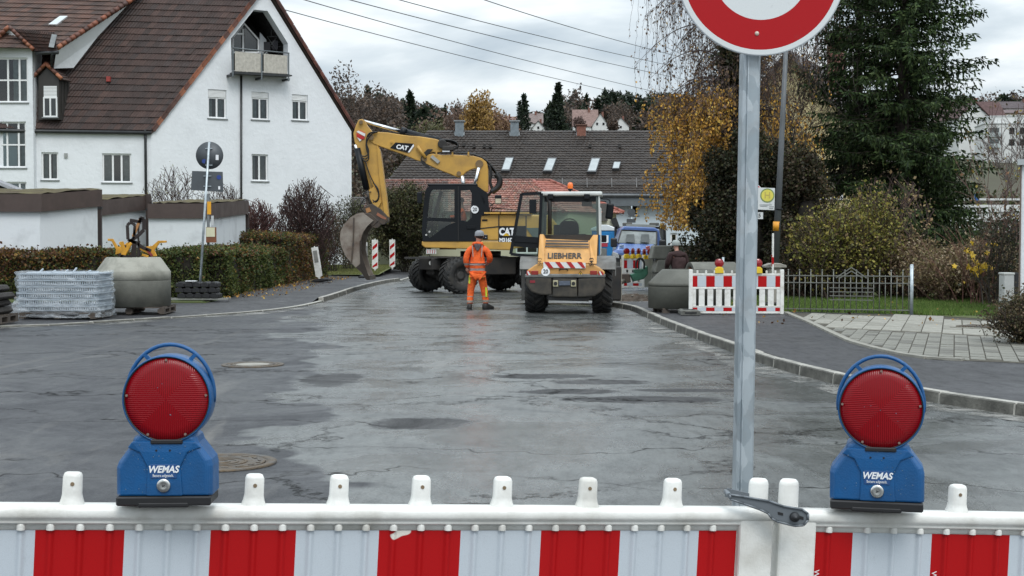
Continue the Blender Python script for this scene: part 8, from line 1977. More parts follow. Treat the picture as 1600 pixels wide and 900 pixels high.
def leafball(n, c, r, power=.5, sq=(1,1,1)):
    d = rng.normal(size=(n,3)); d /= np.linalg.norm(d,axis=1)[:,None]; rr = rng.random(n)[:,None]**power
    return np.array(c)+d*rr*np.array(r if hasattr(r,'__len__') else (r,r,r))
# ---- the spruces on the right
SPR = [(0.022,0.040,0.014),(0.032,0.056,0.018),(0.045,0.074,0.024),(0.014,0.025,0.011),(0.060,0.085,0.030)]
def spruce(px, D, H, Rr, label, seed, nb=330, zmin=.06, taper=.85, group=None, needle=1.0, z0=0):
    p = W(px,400,D); g = empty('spruce_tree', (p.x,D,z0), 0, label, 'spruce tree', group); rnd = random.Random(seed)
    m = MB(); m.tube([(0,0,0),(.03,.02,H*.5),(0,0,H)], [.20*H/14,.11*H/14,.02], 10); m.build('trunk', mk('spruce_bark',(0.055,0.042,0.035),.9,v=.5,vs=5,bump=.5), g)
    tw = Twigs(); Q = []; C_ = []; AX = []; S = []
    for i in range(nb):
        h = zmin + (1-zmin)*((i+rnd.random())/nb)**1.0; z = H*h; Lb = Rr*(1-h)**taper*rnd.uniform(.62,1.12)+.25; a = rnd.uniform(0,6.283)
        droop = rnd.uniform(.18,.40)*(1.2-h); K = max(6,int(Lb/.16)); prev = V((0,0,z)); ca, sa = math.cos(a), math.sin(a)
        tone = rnd.random()
        for k in range(1,K+1):
            t = k/K; r = Lb*t; zz = z + .18*Lb*t - droop*Lb*(t**1.3)*1.2 + .28*Lb*max(0,t-.65)
            aa = a+.10*math.sin(t*3+i); q = V((math.cos(aa)*r, math.sin(aa)*r, zz))
            if k%2==0 or k==K: tw.add(tuple(prev), tuple(q), max(.006,.030*(1-t)*Lb/2), max(.005,.030*(1-t-.1)*Lb/2)); prev = q
            if t > .12:
                for sgn in (-1,1,0,0):
                    ln = (.16+.30*(1-t)*Lb/2.5+.10)*rnd.uniform(.6,1.2)
                    if sgn: d = V((ca*.75-sa*sgn*.8, sa*.75+ca*sgn*.8, -.28+rnd.gauss(0,.12))).normalized()
                    else: d = V((ca*.25+rnd.gauss(0,.2), sa*.25+rnd.gauss(0,.2), -1)).normalized(); ln *= .9
                    n_ = max(2,int(ln/.085))
                    for j in range(n_):
                        b = q+d*ln*(j/n_); AX.append(tuple(d)); Q.append(tuple(b)); S.append(tone)
    Q = np.array(Q); AX = np.array(AX); n = len(Q); print(label, n)
    a_ = AX+rng.normal(size=(n,3))*.28; a_ /= np.linalg.norm(a_,axis=1)[:,None]
    b_ = rng.normal(size=(n,3)); b_ -= (b_*a_).sum(1)[:,None]*a_; b_ /= np.linalg.norm(b_,axis=1)[:,None]
    L_ = (.15*needle)*(1+.3*rng.normal(size=(n,1))).clip(.5,1.8); w_ = .030*needle
    q = np.stack([Q-b_*w_*.3, Q+a_*L_*.35+b_*w_, Q+a_*L_, Q+a_*L_*.35-b_*w_], axis=1).reshape(-1,3)
    cols = pick(SPR, n)*(0.75+.5*np.array(S))[:,None]
    npmesh('foliage', q, 4, attrmat('needles',.6,.15,.1), g, cols); tw.mesh('branches', BARK, g, (0.05,0.04,0.033))
    return g
spruce(1408, 41.5, 16.5, 2.75, 'tall dark spruce with drooping branches right of the big sign', 21, 560, .03, .50)
spruce(1338, 44, 15, 2.4, 'slimmer spruce with a bare visible trunk, left of the tall one', 22, 240, .20, .42)
spruce(1455, 45, 5.2, 1.6, 'lower spruce boughs under the right side of the tall spruce', 24, 190, .05, .55)

# ---- weeping birch with ivy
bp_ = W(1150,400,40); bt = empty('birch_tree', (bp_.x,40,0), 0, 'weeping birch with yellow leaves and an ivy-covered trunk behind the post', 'birch tree')
rnd = random.Random(5); m = MB(); m.tube([(0,0,0),(-.05,.05,3),(.02,0,6.5),(.1,.1,10),(0,0,14)], [.26,.22,.17,.11,.03], 12); m.build('trunk', mk('birch_bark',(0.35,0.33,0.30),.8,v=.7,vs=3,col2=(0.05,0.045,0.04)), bt)
tw = Twigs(); QP = []; QC = []; QA = []
YEL = [(0.50,0.27,0.045),(0.60,0.34,0.06),(0.40,0.21,0.05),(0.28,0.16,0.05),(0.58,0.39,0.09)]; PUR = [(0.13,0.085,0.065),(0.17,0.11,0.08),(0.10,0.07,0.06),(0.20,0.13,0.06)]
for i in range(150):
    z = rnd.uniform(2.6,12.5) if i < 125 else rnd.uniform(3.4,6.4); a = rnd.uniform(0,6.283) if i%5 else math.pi+rnd.gauss(0,.6); Lb = rnd.uniform(1.3,3.1)*(1.0 if z < 9 else .8); K = 12; prev = V((0,0,z)); up = rnd.uniform(.25,.8)
    for k in range(1,K+1):
        t = k/K; q = V((math.cos(a+.2*math.sin(t*2+i))*Lb*t, math.sin(a)*Lb*t, z+up*Lb*t*1.3-1.1*Lb*t*t*.9)); tw.add(tuple(prev),tuple(q),.030*(1.05-t)+.005,.030*(1-t)+.004)
        if t > .28:
            for s in range(3):
                ln = rnd.uniform(.35,1.7); b = prev.lerp(q,rnd.random())+V((rnd.gauss(0,.07),rnd.gauss(0,.07),0)); c = b; N = int(ln/.10)
                sway = V((rnd.gauss(0,.13),rnd.gauss(0,.13),0))
                for j in range(N):
                    d = c+V((sway.x*.10+rnd.gauss(0,.012), sway.y*.10+rnd.gauss(0,.012), -.10)) if j > 1 else c+V((math.cos(a)*.05,math.sin(a)*.05,-.05))
                    if d.z < 1.9: break
                    if j%2==0: tw.add(tuple(c),tuple(d+ (d-c)),.0045,.004)
                    dens = .95 if d.z < 5.8 else (.5 if d.z < 7 else .36)
                    if rnd.random() < dens:
                        for _ in range(4 if d.z < 5.7 and d.x < -.4 else 1): QP.append(tuple(d+V((rnd.gauss(0,.03),rnd.gauss(0,.03),0)))); QA.append((rnd.gauss(0,.4),rnd.gauss(0,.4),-1)); QC.append(d.z)
                    c = d
        prev = q
QP = np.array(QP); QC = np.array(QC); n = len(QP); print('birch', n)
pr_ = np.where(rng.random(n) < np.clip((6.2-QC)/1.6,0.06,.9), 1, 0)[:,None]
cols = pick(YEL,n)*pr_+pick(PUR,n)*(1-pr_)
npmesh('foliage', leaves(QP,.072,.65,axis=np.array(QA)), 4, LEAF, bt, cols); tw.mesh('branches', BARK, bt, (0.06,0.045,0.042))
IVY = [(0.022,0.030,0.012),(0.032,0.040,0.016),(0.05,0.045,0.02),(0.018,0.022,0.010),(0.085,0.065,0.03)]
ip = []
for k in range(90):
    z = rnd.uniform(1.5,8.6); r = .62*(1-(z-1.5)/14)+rnd.gauss(0,.12); a = rnd.uniform(0,6.28); ip.append(leafball(520, (math.cos(a)*r*.75, math.sin(a)*r*.6, z), (rnd.uniform(.22,.5),rnd.uniform(.25,.4),rnd.uniform(.35,.7)), .6))
ip = np.concatenate(ip); npmesh('ivy', leaves(ip,.075,.85), 4, LEAF, bt, pick(IVY,len(ip)))
m = MB(); m.tube([(0,0,.5),(0,0,4),(.05,0,8)],[.42,.38,.18],10); m.build('ivy_stems', mk('hedge_core',(0.018,0.014,0.009),.95), bt)
# ---- dark yew-like mass under and right of it
def clumpbush(name, px, D, label, clumps, pal, nper, size, cat='bush', core=True, asp=.7, seed=1, z0=0, group=None, corecol=None):
    p = W(px,400,D); g = empty(name, (p.x,D,z0), 0, label, cat, group); rr = random.Random(seed); pts = []; cols = []
    sub = []
    for (cx,cy,cz,rx,ry,rz) in clumps:
        for k in range(14):
            d = V((rr.gauss(0,1),rr.gauss(0,1),rr.gauss(0,1))).normalized(); s = rr.uniform(.30,.55)
            sub.append((cx+d.x*rx*.78, cy+d.y*ry*.78, cz+d.z*rz*.78, rx*s, ry*s, rz*s))
    for (cx,cy,cz,rx,ry,rz) in sub:
        tone = rr.uniform(.65,1.35); q = leafball(nper,(cx,cy,cz),(rx,ry,rz),.45); q = q[q[:,2] > .03]
        pts.append(q); cols.append(pick(pal,len(q))*tone)
    pts = np.concatenate(pts); npmesh('foliage', leaves(pts,size,asp), 4, LEAF, g, np.concatenate(cols).clip(0,1)); print(label, len(pts))
    if core:
        m = MB()
        for (cx,cy,cz,rx,ry,rz) in clumps: m.ball((cx,cy,cz),1,10,sc=(rx*.5,ry*.5,rz*.5))
        m.build('inner_branches', mk('hedge_core',(0.018,0.014,0.009),.95), g)
    return g
YEW = [(0.020,0.026,0.012),(0.030,0.036,0.016),(0.042,0.038,0.020),(0.014,0.017,0.010),(0.065,0.045,0.028),(0.05,0.05,0.02)]
clumpbush('yew_bush', 1170, 38, 'broad dark evergreen bush under the birch, left of the lamp post', [(-.9,0,1.2,1.0,1,1.3),(0,0,1.6,1.3,1.2,1.8),(-.3,.2,3.0,1.1,1,1.2),(.7,.2,2.2,.9,1,1.9),(-.65,.1,2.1,.85,.9,1.0),(.2,.2,3.9,.8,.8,.9)], YEW, 1100, .075, seed=2)
clumpbush('dark_bush', 1262, 36.5, 'dark tangled brown green bush between the lamp post and the yellow shrub', [(-.35,0,1.2,.75,.9,1.3),(.05,0,2.2,.65,.8,1.3),(-.2,.1,3.2,.5,.6,.8)], [(0.035,0.030,0.017),(0.055,0.042,0.024),(0.025,0.025,0.014),(0.08,0.055,0.035),(0.05,0.055,0.02)], 620, .07, seed=3)
for (px,y,nm) in ((1,1,1),): pass
# bare trees behind the lamp post
def baretree(px, D, z0, H, label, seed, col=(0.075,0.060,0.055), spread=.42, depth=4, r=.10, lean=0, leafp=None, nl=0, group=None, ls=.06):
    p = W(px,400,D); g = empty('bare_tree', (p.x,D,z0), 0, label, 'bare tree', group); rr = random.Random(seed); tw = Twigs(); tips = []
    branchy(tw, V((0,0,0)), V((lean,0,1)), H*.42, r, depth, rr, 3, spread, tips, .05, 4)
    tw.ra = [max(x,.0075*max(1,D/60)) for x in tw.ra]; tw.rb = [max(x,.006*max(1,D/60)) for x in tw.rb]
    tw.mesh('branches', BARK, g, col)
    if nl:
        B2 = np.array(tw.b); B2 = B2[B2[:,2] > H*.3]; pts = B2[rng.integers(0,len(B2),nl)]+rng.normal(size=(nl,3))*.12; npmesh('leaves', leaves(pts,ls,.7), 4, LEAF, g, pick(leafp,nl))
    return g
baretree(1235, 43, 0, 7.2, 'bare tree with a forked stem behind the lamp post', 31, (0.055,0.045,0.040), .42, 4, .10, .06, [(0.16,0.10,0.06),(0.11,0.07,0.05)], 2200)
baretree(1262, 47, 0, 8.5, 'thin bare tree before the dark red roof, left of the spruces', 32, (0.075,0.062,0.056), .40, 4, .09, .0, [(0.19,0.13,0.08)], 1200)
baretree(1205, 46, 0, 9.0, 'bare brownish tree just left of the lamp post', 33, (0.11,0.080,0.068), .40, 4, .09, .0, [(0.22,0.13,0.08),(0.16,0.09,0.06)], 3200)
# yellow-green shrub
YG = [(0.17,0.17,0.035),(0.24,0.22,0.045),(0.12,0.13,0.03),(0.30,0.25,0.06),(0.09,0.085,0.03),(0.15,0.10,0.045)]
p = W(1350,400,35); shrub('shrub', p.x, 35.2, .1, 2.6, .95, 'taller yellow green shrub behind the right half of the railing', 43, 26, (0.06,0.045,0.035), YG, 6500, .07, 3, .8, zlo=.2)
p = W(1297,400,35); shrub('shrub', p.x, 34.8, .1, 2.1, 1.15, 'broad yellow green shrub behind the left half of the railing', 41, 36, (0.06,0.045,0.035), YG, 8500, .07, 3, .85, zlo=.12)
p = W(1385,400,36.5); shrub('shrub', p.x, 36.5, .1, 3.0, 1.2, 'thin branched shrub with pale leaves, right of the yellow green one', 42, 22, (0.075,0.05,0.045), [(0.32,0.24,0.13),(0.24,0.16,0.08),(0.14,0.14,0.04)], 1500, .07, 3, .9)
DRY = [(0.22,0.155,0.085),(0.30,0.22,0.13),(0.14,0.10,0.055),(0.17,0.15,0.055),(0.10,0.085,0.04),(0.38,0.31,0.21)]
for i,(px,D,H,Rr) in enumerate(((1440,35,1.35,1.0),(1475,33.5,1.25,.9),(1512,34.5,1.4,.9),(1410,36,1.6,.9),(1300,37,1.3,1.0),(1255,35.5,1.2,.8),(1545,33.5,1.5,.8))):
    p = W(px,400,D); shrub('dry_shrub', p.x, D, .1, H, Rr, ['tawny dry perennials in the middle of the bed right of the railing','low pale brown perennials nearest the lawn edge','tawny stalks under the yellow maple','brown shrub just right of the railing post','brownish shrub behind the middle of the railing','small brown shrub behind the left end of the railing','thin brown stalks left of the white house corner'][i], 50+i, 40, (0.12,0.075,0.055), DRY if i<4 or i==6 else YEW+[(0.13,0.10,0.05)], 5200, .062, 2, 1.0, zlo=.05, group='dry shrubs behind the railing and the bed')
# yellow maple sapling: large leaves, each its own
mp = W(1535,400,31.8); mg = empty('maple_sapling', (mp.x,31.8,.1), 0, 'young maple with a few large bright yellow leaves by the cabinet', 'maple sapling')
tw = Twigs(); rr = random.Random(8)
for k in range(16): branchy(tw, V((rr.gauss(0,.25),rr.gauss(0,.2),0)), V((rr.gauss(0,.16),rr.gauss(0,.16),1)), 1.15, .014, 1, rr, 2, .3, None, .05)
tw.mesh('stems', BARK, mg, (0.14,0.07,0.055))
MY = mk('maple_yellow', (0.62,0.40,0.02), .5, v=.3, vs=6)
for k in range(46):
    px, py = (rr.gauss(1528,14), rr.gauss(418,11)) if k < 32 else (rr.uniform(1510,1570), rr.uniform(378,400))
    c = W(px,py,31.8+rr.uniform(-.3,.3))-V((mp.x,31.8,.1)); s = rr.uniform(.05,.085); M_ = Euler((rr.uniform(.7,1.8),rr.uniform(-.5,.5),rr.uniform(-.8,.8))).to_matrix()
    m = MB(); pts = []
    for j in range(10): a = 2*math.pi*j/10; r = s*(1.0 if j%2==0 else .55); pts.append(c+M_@V((r*math.cos(a),r*math.sin(a),.012*math.cos(a*2))))
    m.add(pts,[tuple(range(10))]); m.build('leaf', MY, mg)
p = W(1580,400,36); shrub('shrub', p.x-.2, 36, .1, 4.8, 1.3, 'sparse reddish shrub left of the white house corner', 61, 8, (0.10,0.06,0.05), [(0.22,0.12,0.06),(0.30,0.24,0.05),(0.12,0.09,0.05),(0.05,0.06,0.025)], 500, .07, 2, .40)
p = W(1562,400,31); shrub('shrub', p.x, 31.2, .1, 2.3, .55, 'dark leafy bush beside the narrow grey cabinet', 62, 14, (0.05,0.04,0.033), [(0.03,0.035,0.018),(0.06,0.05,0.03)], 1200, .06, 2, .5)
# green understorey behind the garden (kept low and dark)
clumpbush('bramble_bank', 1400, 40.5, 'dark bank of brambles under the spruces', [(-2.6,0,.7,1.3,.8,.9),(-.8,0,.7,1.3,.8,.8),(1.0,0,.6,1.2,.8,.7),(2.6,0,.6,1.2,.8,.8)], [(0.035,0.042,0.018),(0.06,0.055,0.028),(0.09,0.07,0.04),(0.05,0.07,0.025)], 560, .08, seed=6)

# ---- lawn blades
def blades(name, x0, x1, y0, y1, z, n, cond=None, hgt_=.06, pal=None, zf=None):
    p = np.c_[rng.uniform(x0,x1,n), rng.uniform(y0,y1,n), np.full(n,z)]
    if cond is not None: p = p[cond(p)]
    if zf is not None: p[:,2] = zf(p)
    n = len(p); a = rng.uniform(0,6.28,n); w = .010; h = hgt_*(.5+rng.random(n)); d = np.c_[np.cos(a),np.sin(a),np.zeros(n)]*w
    tip = p+np.c_[rng.normal(size=n)*.02,rng.normal(size=n)*.02,h]
    q = np.stack([p-d,p+d,tip],axis=1).reshape(-1,3)
    return tag(npmesh(name, q, 3, LEAF, None, pick(pal or [(0.09,0.16,0.03),(0.12,0.20,0.04),(0.07,0.12,0.025),(0.16,0.20,0.06)],n)), 'short green grass on the '+('lawn behind the railing' if z < .2 and x0 > 0 else 'verge before the white house'), 'grass', kind='stuff')
EL = [(p.x,p.y) for p in GLE]
def front(p): return p[:,1] > np.interp(p[:,0],[e[0] for e in EL],[e[1] for e in EL])+.05
blades('grass', 4.8, 12.5, 27.4, 36.0, .113, 90000, front)
blades('grass', -10.4, -5.5, 57.6, 66, .12, 26000, None, .05, [(0.15,0.17,0.05),(0.11,0.13,0.04),(0.20,0.19,0.08)], zf=lambda p: .115+np.clip((p[:,1]-56)/9,0,1)*.26)
# fallen leaves on the pavements and lawns
fl = np.c_[-7.4+1.3*rng.random(900)**2, rng.uniform(36,56,900), np.full(900,.125)]
fl2 = np.c_[rng.uniform(4,12,260), rng.uniform(24,35,260), np.full(260,.14)]
tag(npmesh('fallen_leaves', leaves(np.concatenate([fl,fl2]),.055,.7,up=0), 4, LEAF, None, pick(RUS_L+YEL,1160)), 'scattered brown and yellow fallen leaves along the pavements and lawn', 'fallen leaves', kind='stuff')

# ================================================================== THE HILL BEHIND
def gz(x,y): return hgt(x,y)
CON = [(0.014,0.024,0.014),(0.020,0.032,0.017),(0.010,0.017,0.011),(0.028,0.040,0.020)]
BRW = [(0.085,0.066,0.056),(0.11,0.082,0.066),(0.066,0.054,0.048),(0.13,0.09,0.065)]
def crown_pts(n, H, Rr, kind):
    if kind == 'con':
        t = rng.random(n)**.8; r = Rr*(1-t)*(.55+.45*np.abs(np.sin(t*28)))*np.sqrt(rng.random(n)); a = rng.uniform(0,6.283,n)
        return np.c_[r*np.cos(a), r*np.sin(a), H*(.12+.88*t)]
    if kind == 'pine':
        q = leafball(n,(0,0,H*.72),(Rr,Rr,H*.26),.4); return q
    if kind == 'col':
        t = rng.random(n); r = Rr*np.sin(np.pi*np.clip(t*.9+.08,0,1))**.5*np.sqrt(rng.random(n)); a = rng.uniform(0,6.283,n); return np.c_[r*np.cos(a), r*np.sin(a), H*t]
    c = rng.normal(size=(7,3))*np.array([Rr*.45,Rr*.45,H*.12])+np.array([0,0,H*.62]); out = []
    for k in range(7): out.append(leafball(n//7+1, c[k], (Rr*.55,Rr*.55,H*.24), .5))
    return np.concatenate(out)[:n]
def fartree(name, px, pyb, D, H, Rr, kind, pal, label, n=2600, size=.5, group=None, cat='tree'):
    x = (px-800)/2200*D; z = gz(x,D)
    if pyb is not None: z = W(px,pyb,D).z
    g = empty(name, (x,D,z), 0, label, cat, group)
    m = MB(); m.tube([(0,0,-2),(0,0,H*.8)], [Rr*.09+.08,.05], 6); m.build('trunk', mk('far_bark',(0.05,0.042,0.036),.9), g)
    pts = crown_pts(n,H,Rr,kind); npmesh('crown', leaves(pts,size,.5,up=.6 if kind=='bare' else 0), 4, LEAF, g, pick(pal,len(pts)))
    return g
# forest as one mass
QV = []; QC = []; rr = random.Random(99)
def profile(px):  # tree-top line of the photograph
    return np.interp(px,[380,500,545,575,610,650,700,730,760,800,850,880,905,960,1010,1100,1180,1300,1450,1545,1600,1750],[140,140,150,142,150,160,166,172,170,185,170,146,140,142,146,148,150,150,150,150,146,150])
cnt = 0
for i in range(640):
    px = rr.uniform(330,1850); row = rr.choice([0,0,1,2]); D = rr.uniform(430,520) if row==0 else rr.uniform(390,430) if row==1 else rr.uniform(330,380)
    if row==2 and px > 730: continue
    x = (px-800)/2200*D; ytop = profile(px)+rr.uniform(-3,9)+(0 if row==0 else rr.uniform(6,24)); ztop = W(px,ytop,D).z; z0 = gz(x,D)
    H = min(22, max(7, ztop-z0)) ; zb = ztop-H
    con = rr.random() < (.30 if px < 700 else .50 if px > 850 else .35)
    n = 260; pts = crown_pts(n, H, H*(.16 if con else .30), 'con' if con and rr.random()<.35 else ('pine' if con else 'bare')); v = leaves(pts, 1.15 if con else .95, .55, up=.3)
    pts2 = v+np.array([x,D,zb]); QV.append(pts2); QC.append(pick(CON if con else BRW, n, var=.12)*rr.uniform(.75,1.25)); cnt += 1
    # undergrowth to close the gaps down to the slope
    u = leafball(90, (x,D+2,zb+1), (5,3,4), .6); QV.append(leaves(u,1.6,.7)); QC.append(pick(CON+BRW, 90)*.8)
tag(npmesh('forest', np.concatenate(QV), 4, LEAF, None, np.concatenate(QC).clip(0,1)), 'dense late autumn forest of bare and dark evergreen trees on the hill', 'forest', kind='stuff')
fartree('conifer', 642, None, 225, 15.5, 3.4, 'con', CON, 'dark pointed conifer standing out left of the long roof', 3200, .55, cat='conifer').location.z = W(642,145,225).z-15.5
fartree('conifer', 872, None, 250, 14.5, 3.3, 'con', CON, 'broad dark pine rising between the white hill houses', 3200, .5, cat='conifer').location.z = W(872,131,250).z-14.5
fartree('conifer', 868, None, 249, 11.5, 4.6, 'con', CON, 'dark conifer just below the broad pine on the hill', 2600, .5, cat='conifer').location.z = W(868,148,249).z-11.5
fartree('cypress', 812, None, 250, 8.5, .62, 'col', CON, 'thin dark column-shaped cypress beside the hill house', 1500, .35, cat='cypress').location.z = W(812,159,250).z-8.5
fartree('conifer', 819, None, 270, 10, 2.6, 'con', CON, 'small conifer right behind the thin cypress', 1800, .5, cat='conifer').location.z = W(819,149,270).z-10
fartree('larch', 742, None, 180, 9.5, 2.0, 'bare', [(0.30,0.19,0.05),(0.24,0.15,0.06),(0.36,0.22,0.07)], 'golden larch tree behind the ridge between two chimneys', 3400, .38, cat='larch tree').location.z = W(742,150,180).z-9.0
for i,(px,yt,D,lab) in enumerate(((770,165,185,'orange brown bare tree right of the golden larch'),(790,168,190,'reddish bare tree left of the second chimney'))):
    fartree('autumn_tree', px, None, D, 8, 1.9, 'bare', [(0.22,0.13,0.085),(0.17,0.10,0.07),(0.28,0.18,0.09)], lab, 2200, .35).location.z = W(px,yt,D).z-7.8
for i,(px,yt,D,H,pal,lab) in enumerate(((545,140,200,14,BRW,'bare tree above the right corner of the white house'),(575,138,210,15,BRW,'tall bare tree left of the excavator arm'),(612,150,205,12,BRW,'bare tree left of the pointed conifer'),(665,190,150,9,[(0.10,0.105,0.045),(0.13,0.12,0.06),(0.08,0.075,0.04)],'pale olive bush-like tree above the excavator arm'),(700,166,210,13,[(0.12,0.080,0.062),(0.15,0.10,0.075)],'brown bare tree behind the left end of the long roof'),(725,172,215,12,[(0.13,0.085,0.065)],'second brown bare tree behind the long roof'),(905,184,330,5,[(0.14,0.09,0.08),(0.11,0.075,0.065)],'small purplish bare tree before the hill houses'),(955,186,320,5,BRW,'small grey tree between the two right hill houses'),(965,160,385,12,BRW,'grey bare tree behind the small white gable'),(590,200,150,10,BRW+[(0.09,0.09,0.04)],'low bare tree under the raised arm of the excavator'),(555,205,140,10,BRW,'bare tree between the white house and the excavator arm'),(1040,160,240,14,BRW,'bare tree half hidden by the birch'),(1230,180,200,12,BRW,'distant bare tree behind the lamp post'))):
    fartree('deciduous_tree', px, None, D, H, H*.30, 'bare', pal, lab, 2600, .42).location.z = W(px,yt,D).z-H*.92

# ---- houses on the hill
HWH = mk('far_white_wall', (0.62,0.63,0.62), .85, v=.1, vs=.5); HROOF = {}
def hillhouse(px, pyb, D, w, d, h, rh_, rz, label, roofcol=(0.17,0.125,0.115), wall=None, gable=True, wins=((-.25,.45),(.25,.45)), group=None, cat='house', sc_=.70):
    p = W(px,pyb,D); g = empty('hill_house', (p.x,p.y,p.z), R(rz), label, cat, group)
    wm = wall or HWH; m = MB(); m.box(-w/2,w/2,0,d,-8,h); 
    if gable: m.add([(-w/2,0,h),(w/2,0,h),(0,0,h+rh_)],[(0,1,2)]); m.add([(-w/2,d,h),(w/2,d,h),(0,d,h+rh_)],[(2,1,0)])
    else: m.add([(-w/2,0,h),(-w/2,d,h),(-w/2,d/2,h+rh_)],[(0,1,2)]); m.add([(w/2,0,h),(w/2,d,h),(w/2,d/2,h+rh_)],[(0,1,2)])
    m.build('wall', wm, g)
    k = 'far_roof_%d' % int(sum(roofcol)*1000); rm = mk(k, roofcol, .75, v=.35, vs=1.5)
    m = MB(); o = .4; q = o*rh_/(w/2 if gable else d/2)
    if gable:
        for s in (-1,1): m.prism([(s*(w/2+o),-o,h-q),(s*(w/2+o),d+o,h-q),(0,d+o,h+rh_),(0,-o,h+rh_)],(0,0,.18))
    else:
        m.prism([(-w/2-o,-o,h-q),(w/2+o,-o,h-q),(w/2+o,d/2,h+rh_),(-w/2-o,d/2,h+rh_)],(0,0,.18)); m.prism([(-w/2-o,d+o,h-q),(w/2+o,d+o,h-q),(w/2+o,d/2,h+rh_),(-w/2-o,d/2,h+rh_)],(0,0,.18))
    r_ = m.build('roof', rm, g); m = MB(); m.box(w*.12,w*.12+.7,d*.4,d*.4+.7,h+rh_*.4,h+rh_+.9); m.build('chimney', mk('far_chimney',(0.18,0.08,0.06),.8), r_)
    for (u,v_) in wins:
        m = MB(); s = .5; m.box(u*w-s,u*w+s,-.06,-.01,v_*h-.0,v_*h+1.2); f = m.build('window', PVC, g); m = MB(); m.box(u*w-s+.12,u*w+s-.12,-.09,-.07,v_*h+.12,v_*h+1.08); m.build('pane', DARK, f)
    g.scale = (sc_,)*3; return g
hillhouse(832,203,360,7.2,9,2.6,3.6,0,'white hill house with grey brown gable roof behind the second chimney',(0.20,0.155,0.145),gable=False)
hillhouse(841,205,345,4.6,8,1.0,2.6,0,'small white gabled house front just right of the second chimney',(0.045,0.035,0.032),wins=((0,.6),))
hillhouse(790,204,370,9,8,2.4,3.0,0,'pinkish roofed house half hidden behind the autumn trees',(0.24,0.15,0.135),gable=False,wins=((-.3,.4),(-.1,.4),(.1,.4),(.3,.4)))
hillhouse(915,204,370,9,8,2.0,6.0,0,'brown roofed hill house right of the broad pine',(0.25,0.165,0.145),gable=False,wins=((.4,.3),))
hillhouse(938,203,350,5.6,8,1.6,4.2,0,'white hill house with a steep gable and two windows',(0.14,0.11,0.10),wins=((-.2,.95),(.2,.95)))
hillhouse(970,205,365,6,8,1.8,3.2,0,'pale gabled house near the right end of the long roof',(0.15,0.12,0.115),wins=((0,.5),))
# right-hand side: houses beyond the gardens
big = hillhouse(1522,222,262,6.6,14,5.2,3.0,8,'white apartment house with dark red roof and front gable at right',(0.080,0.038,0.035),wins=((-.25,.25),(.25,.25),(-.25,.72),(.25,.72),(0,1.15)),sc_=.9)
hillhouse(1518,222,276,14,9,5.6,3.4,0,'long white house with red roof behind the white apartment house',(0.085,0.040,0.037),gable=False,wins=((-.3,.2),(-.3,.6),(-.1,.2),(-.1,.6)),sc_=.9)
mb_ = W(1572,233,245); mo = empty('modern_house', tuple(mb_), R(-6), 'white flat roofed modern block with recessed balconies at right', 'apartment block')
m = MB(); m.box(-3.6,4.5,0,8,-6,4.4); m.box(-2.6,4.5,.6,8,4.4,5.7); m.build('wall', HWH, mo); m = MB(); m.box(-3.75,4.6,-.15,8,4.4,4.55); m.box(-2.7,4.6,.5,8,5.7,5.85); m.build('roof_slab', mk('slab_white',(0.6,0.62,0.62),.7), mo)
for z0_,z1_ in ((.4,1.7),(2.3,3.7)): 
    m = MB(); m.box(-2.8,-1.2,-.03,-.01,z0_,z1_); m.build('balcony_recess', mk('recess_dark',(0.10,0.12,0.12),.6), mo); m = MB(); m.box(-3.0,-1.0,-.5,-.04,z0_-.15,z0_-.02); m.box(-3.0,-1.0,-.5,-.46,z0_,z0_+.55); m.build('balcony', mk('balc_glass',(0.42,0.47,0.47),.3), mo)
for x_,z_ in ((.5,.6),(2.3,.6),(.5,2.6),(2.3,2.6),(3.6,2.6)): m = MB(); m.box(x_,x_+.9,-.05,-.01,z_,z_+1.1); m.build('window', DARK, mo)
hillhouse(1598,189,300,14,8,2.4,1.2,0,'beige long house above the modern block at the right edge',(0.14,0.10,0.10),wall=mk('beige_wall',(0.50,0.42,0.32),.85),gable=False,wins=((-.3,.3),(-.1,.3)))
hillhouse(1585,176,330,34,8,1.5,2.4,0,'row of dark roofed houses under the conifers at the right edge',(0.085,0.065,0.07),gable=False,wins=((-.3,.3),(-.1,.3)))
hillhouse(1262,250,100,6.4,8,.6,3.3,0,'big dark red roofed building seen through the bare trees',(0.085,0.045,0.042),wall=mk('redbrown_wall',(0.10,0.065,0.06),.85,v=.3),gable=False,wins=((-.3,.5),(-.1,.5),(.1,.5)),sc_=1)
yh = hillhouse(1232,345,62,7.5,9,3.0,4.3,-24,'yellow house with a grey gable roof behind the bare trees',(0.13,0.115,0.115),wall=mk('pale_yellow_wall',(0.52,0.44,0.24),.85,v=.15),wins=((.25,.3),(-.1,.3)),sc_=1)
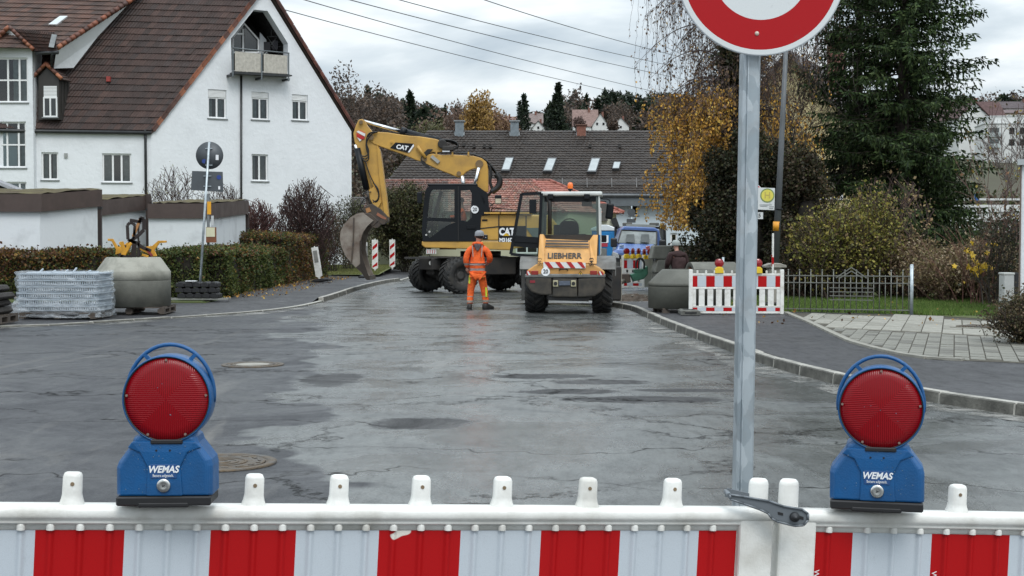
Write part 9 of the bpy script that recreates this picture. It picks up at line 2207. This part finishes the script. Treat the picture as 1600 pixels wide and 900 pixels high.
for i,(px,D,H,lab) in enumerate(((1592,120,8,'bare tree before the modern white block'),(1575,140,7.5,'second bare tree before the modern white block'))):
    g = baretree(px, D, W(px,300,D).z-2, H, lab, 70+i, (0.08,0.068,0.062), .45, 4, .12)
# pale parapet with railing beyond the garden
pw = W(1535,330,75); pr = empty('parapet', (pw.x,75,0), 0, 'long white parapet with a blue tag seen beyond the spruces', 'parapet')
qz = lambda py: W(0,py,75).z
m = MB(); m.box(-3.2,4,0,.3,qz(331),qz(320)); m.box(-3.2,4,-.05,.35,qz(313),qz(310)); m.box(-3.2,4,.1,.3,qz(380),qz(331)-.02); m.build('wall', mk('parapet_white',(0.62,0.64,0.64),.7,v=.1), pr)
for i in range(9): m = MB(); x = -3.1+i*.85; m.box(x,x+.08,.05,.12,qz(320),qz(313)); m.build('railing_post', ANTH, pr)
m = MB(); m.box(-.45,-.40,-.1,-.06,qz(313),qz(303)); m.box(-.45,-.25,-.1,-.06,qz(313),qz(309)); m.build('blue_tag', mk('tag_blue',(0.03,0.13,0.45),.5), pr)
# mass of garden growth between the spruces and the far slope
clumpbush('garden_thicket', 1450, 52, 'thicket of brown garden growth far behind the spruces', [(-5,0,1.5,2,1,1.5),(-2,0,1.3,2,1,1.3),(1,0,1.0,2,1,1.1),(4,0,1.2,2,1,1.4)], [(0.06,0.05,0.03),(0.10,0.07,0.05),(0.05,0.06,0.025),(0.13,0.09,0.07)], 420, .14, seed=8)
QV = []; QC = []
for i in range(70):
    px = rr.uniform(1200,1700); D = rr.uniform(95,150); x = (px-800)/2200*D; u = leafball(240,(x,D,gz(x,D)+rr.uniform(0,1.5)),(rr.uniform(2,4),2,rr.uniform(1.5,3)),.5); QV.append(leaves(u,.55,.6)); QC.append(pick(BRW+[(0.09,0.10,0.04),(0.06,0.07,0.03)],240)*rr.uniform(.7,1.2))
tag(npmesh('undergrowth', np.concatenate(QV), 4, LEAF, None, np.concatenate(QC).clip(0,1)), 'brown bushy growth on the slope below the white blocks', 'undergrowth', kind='stuff')
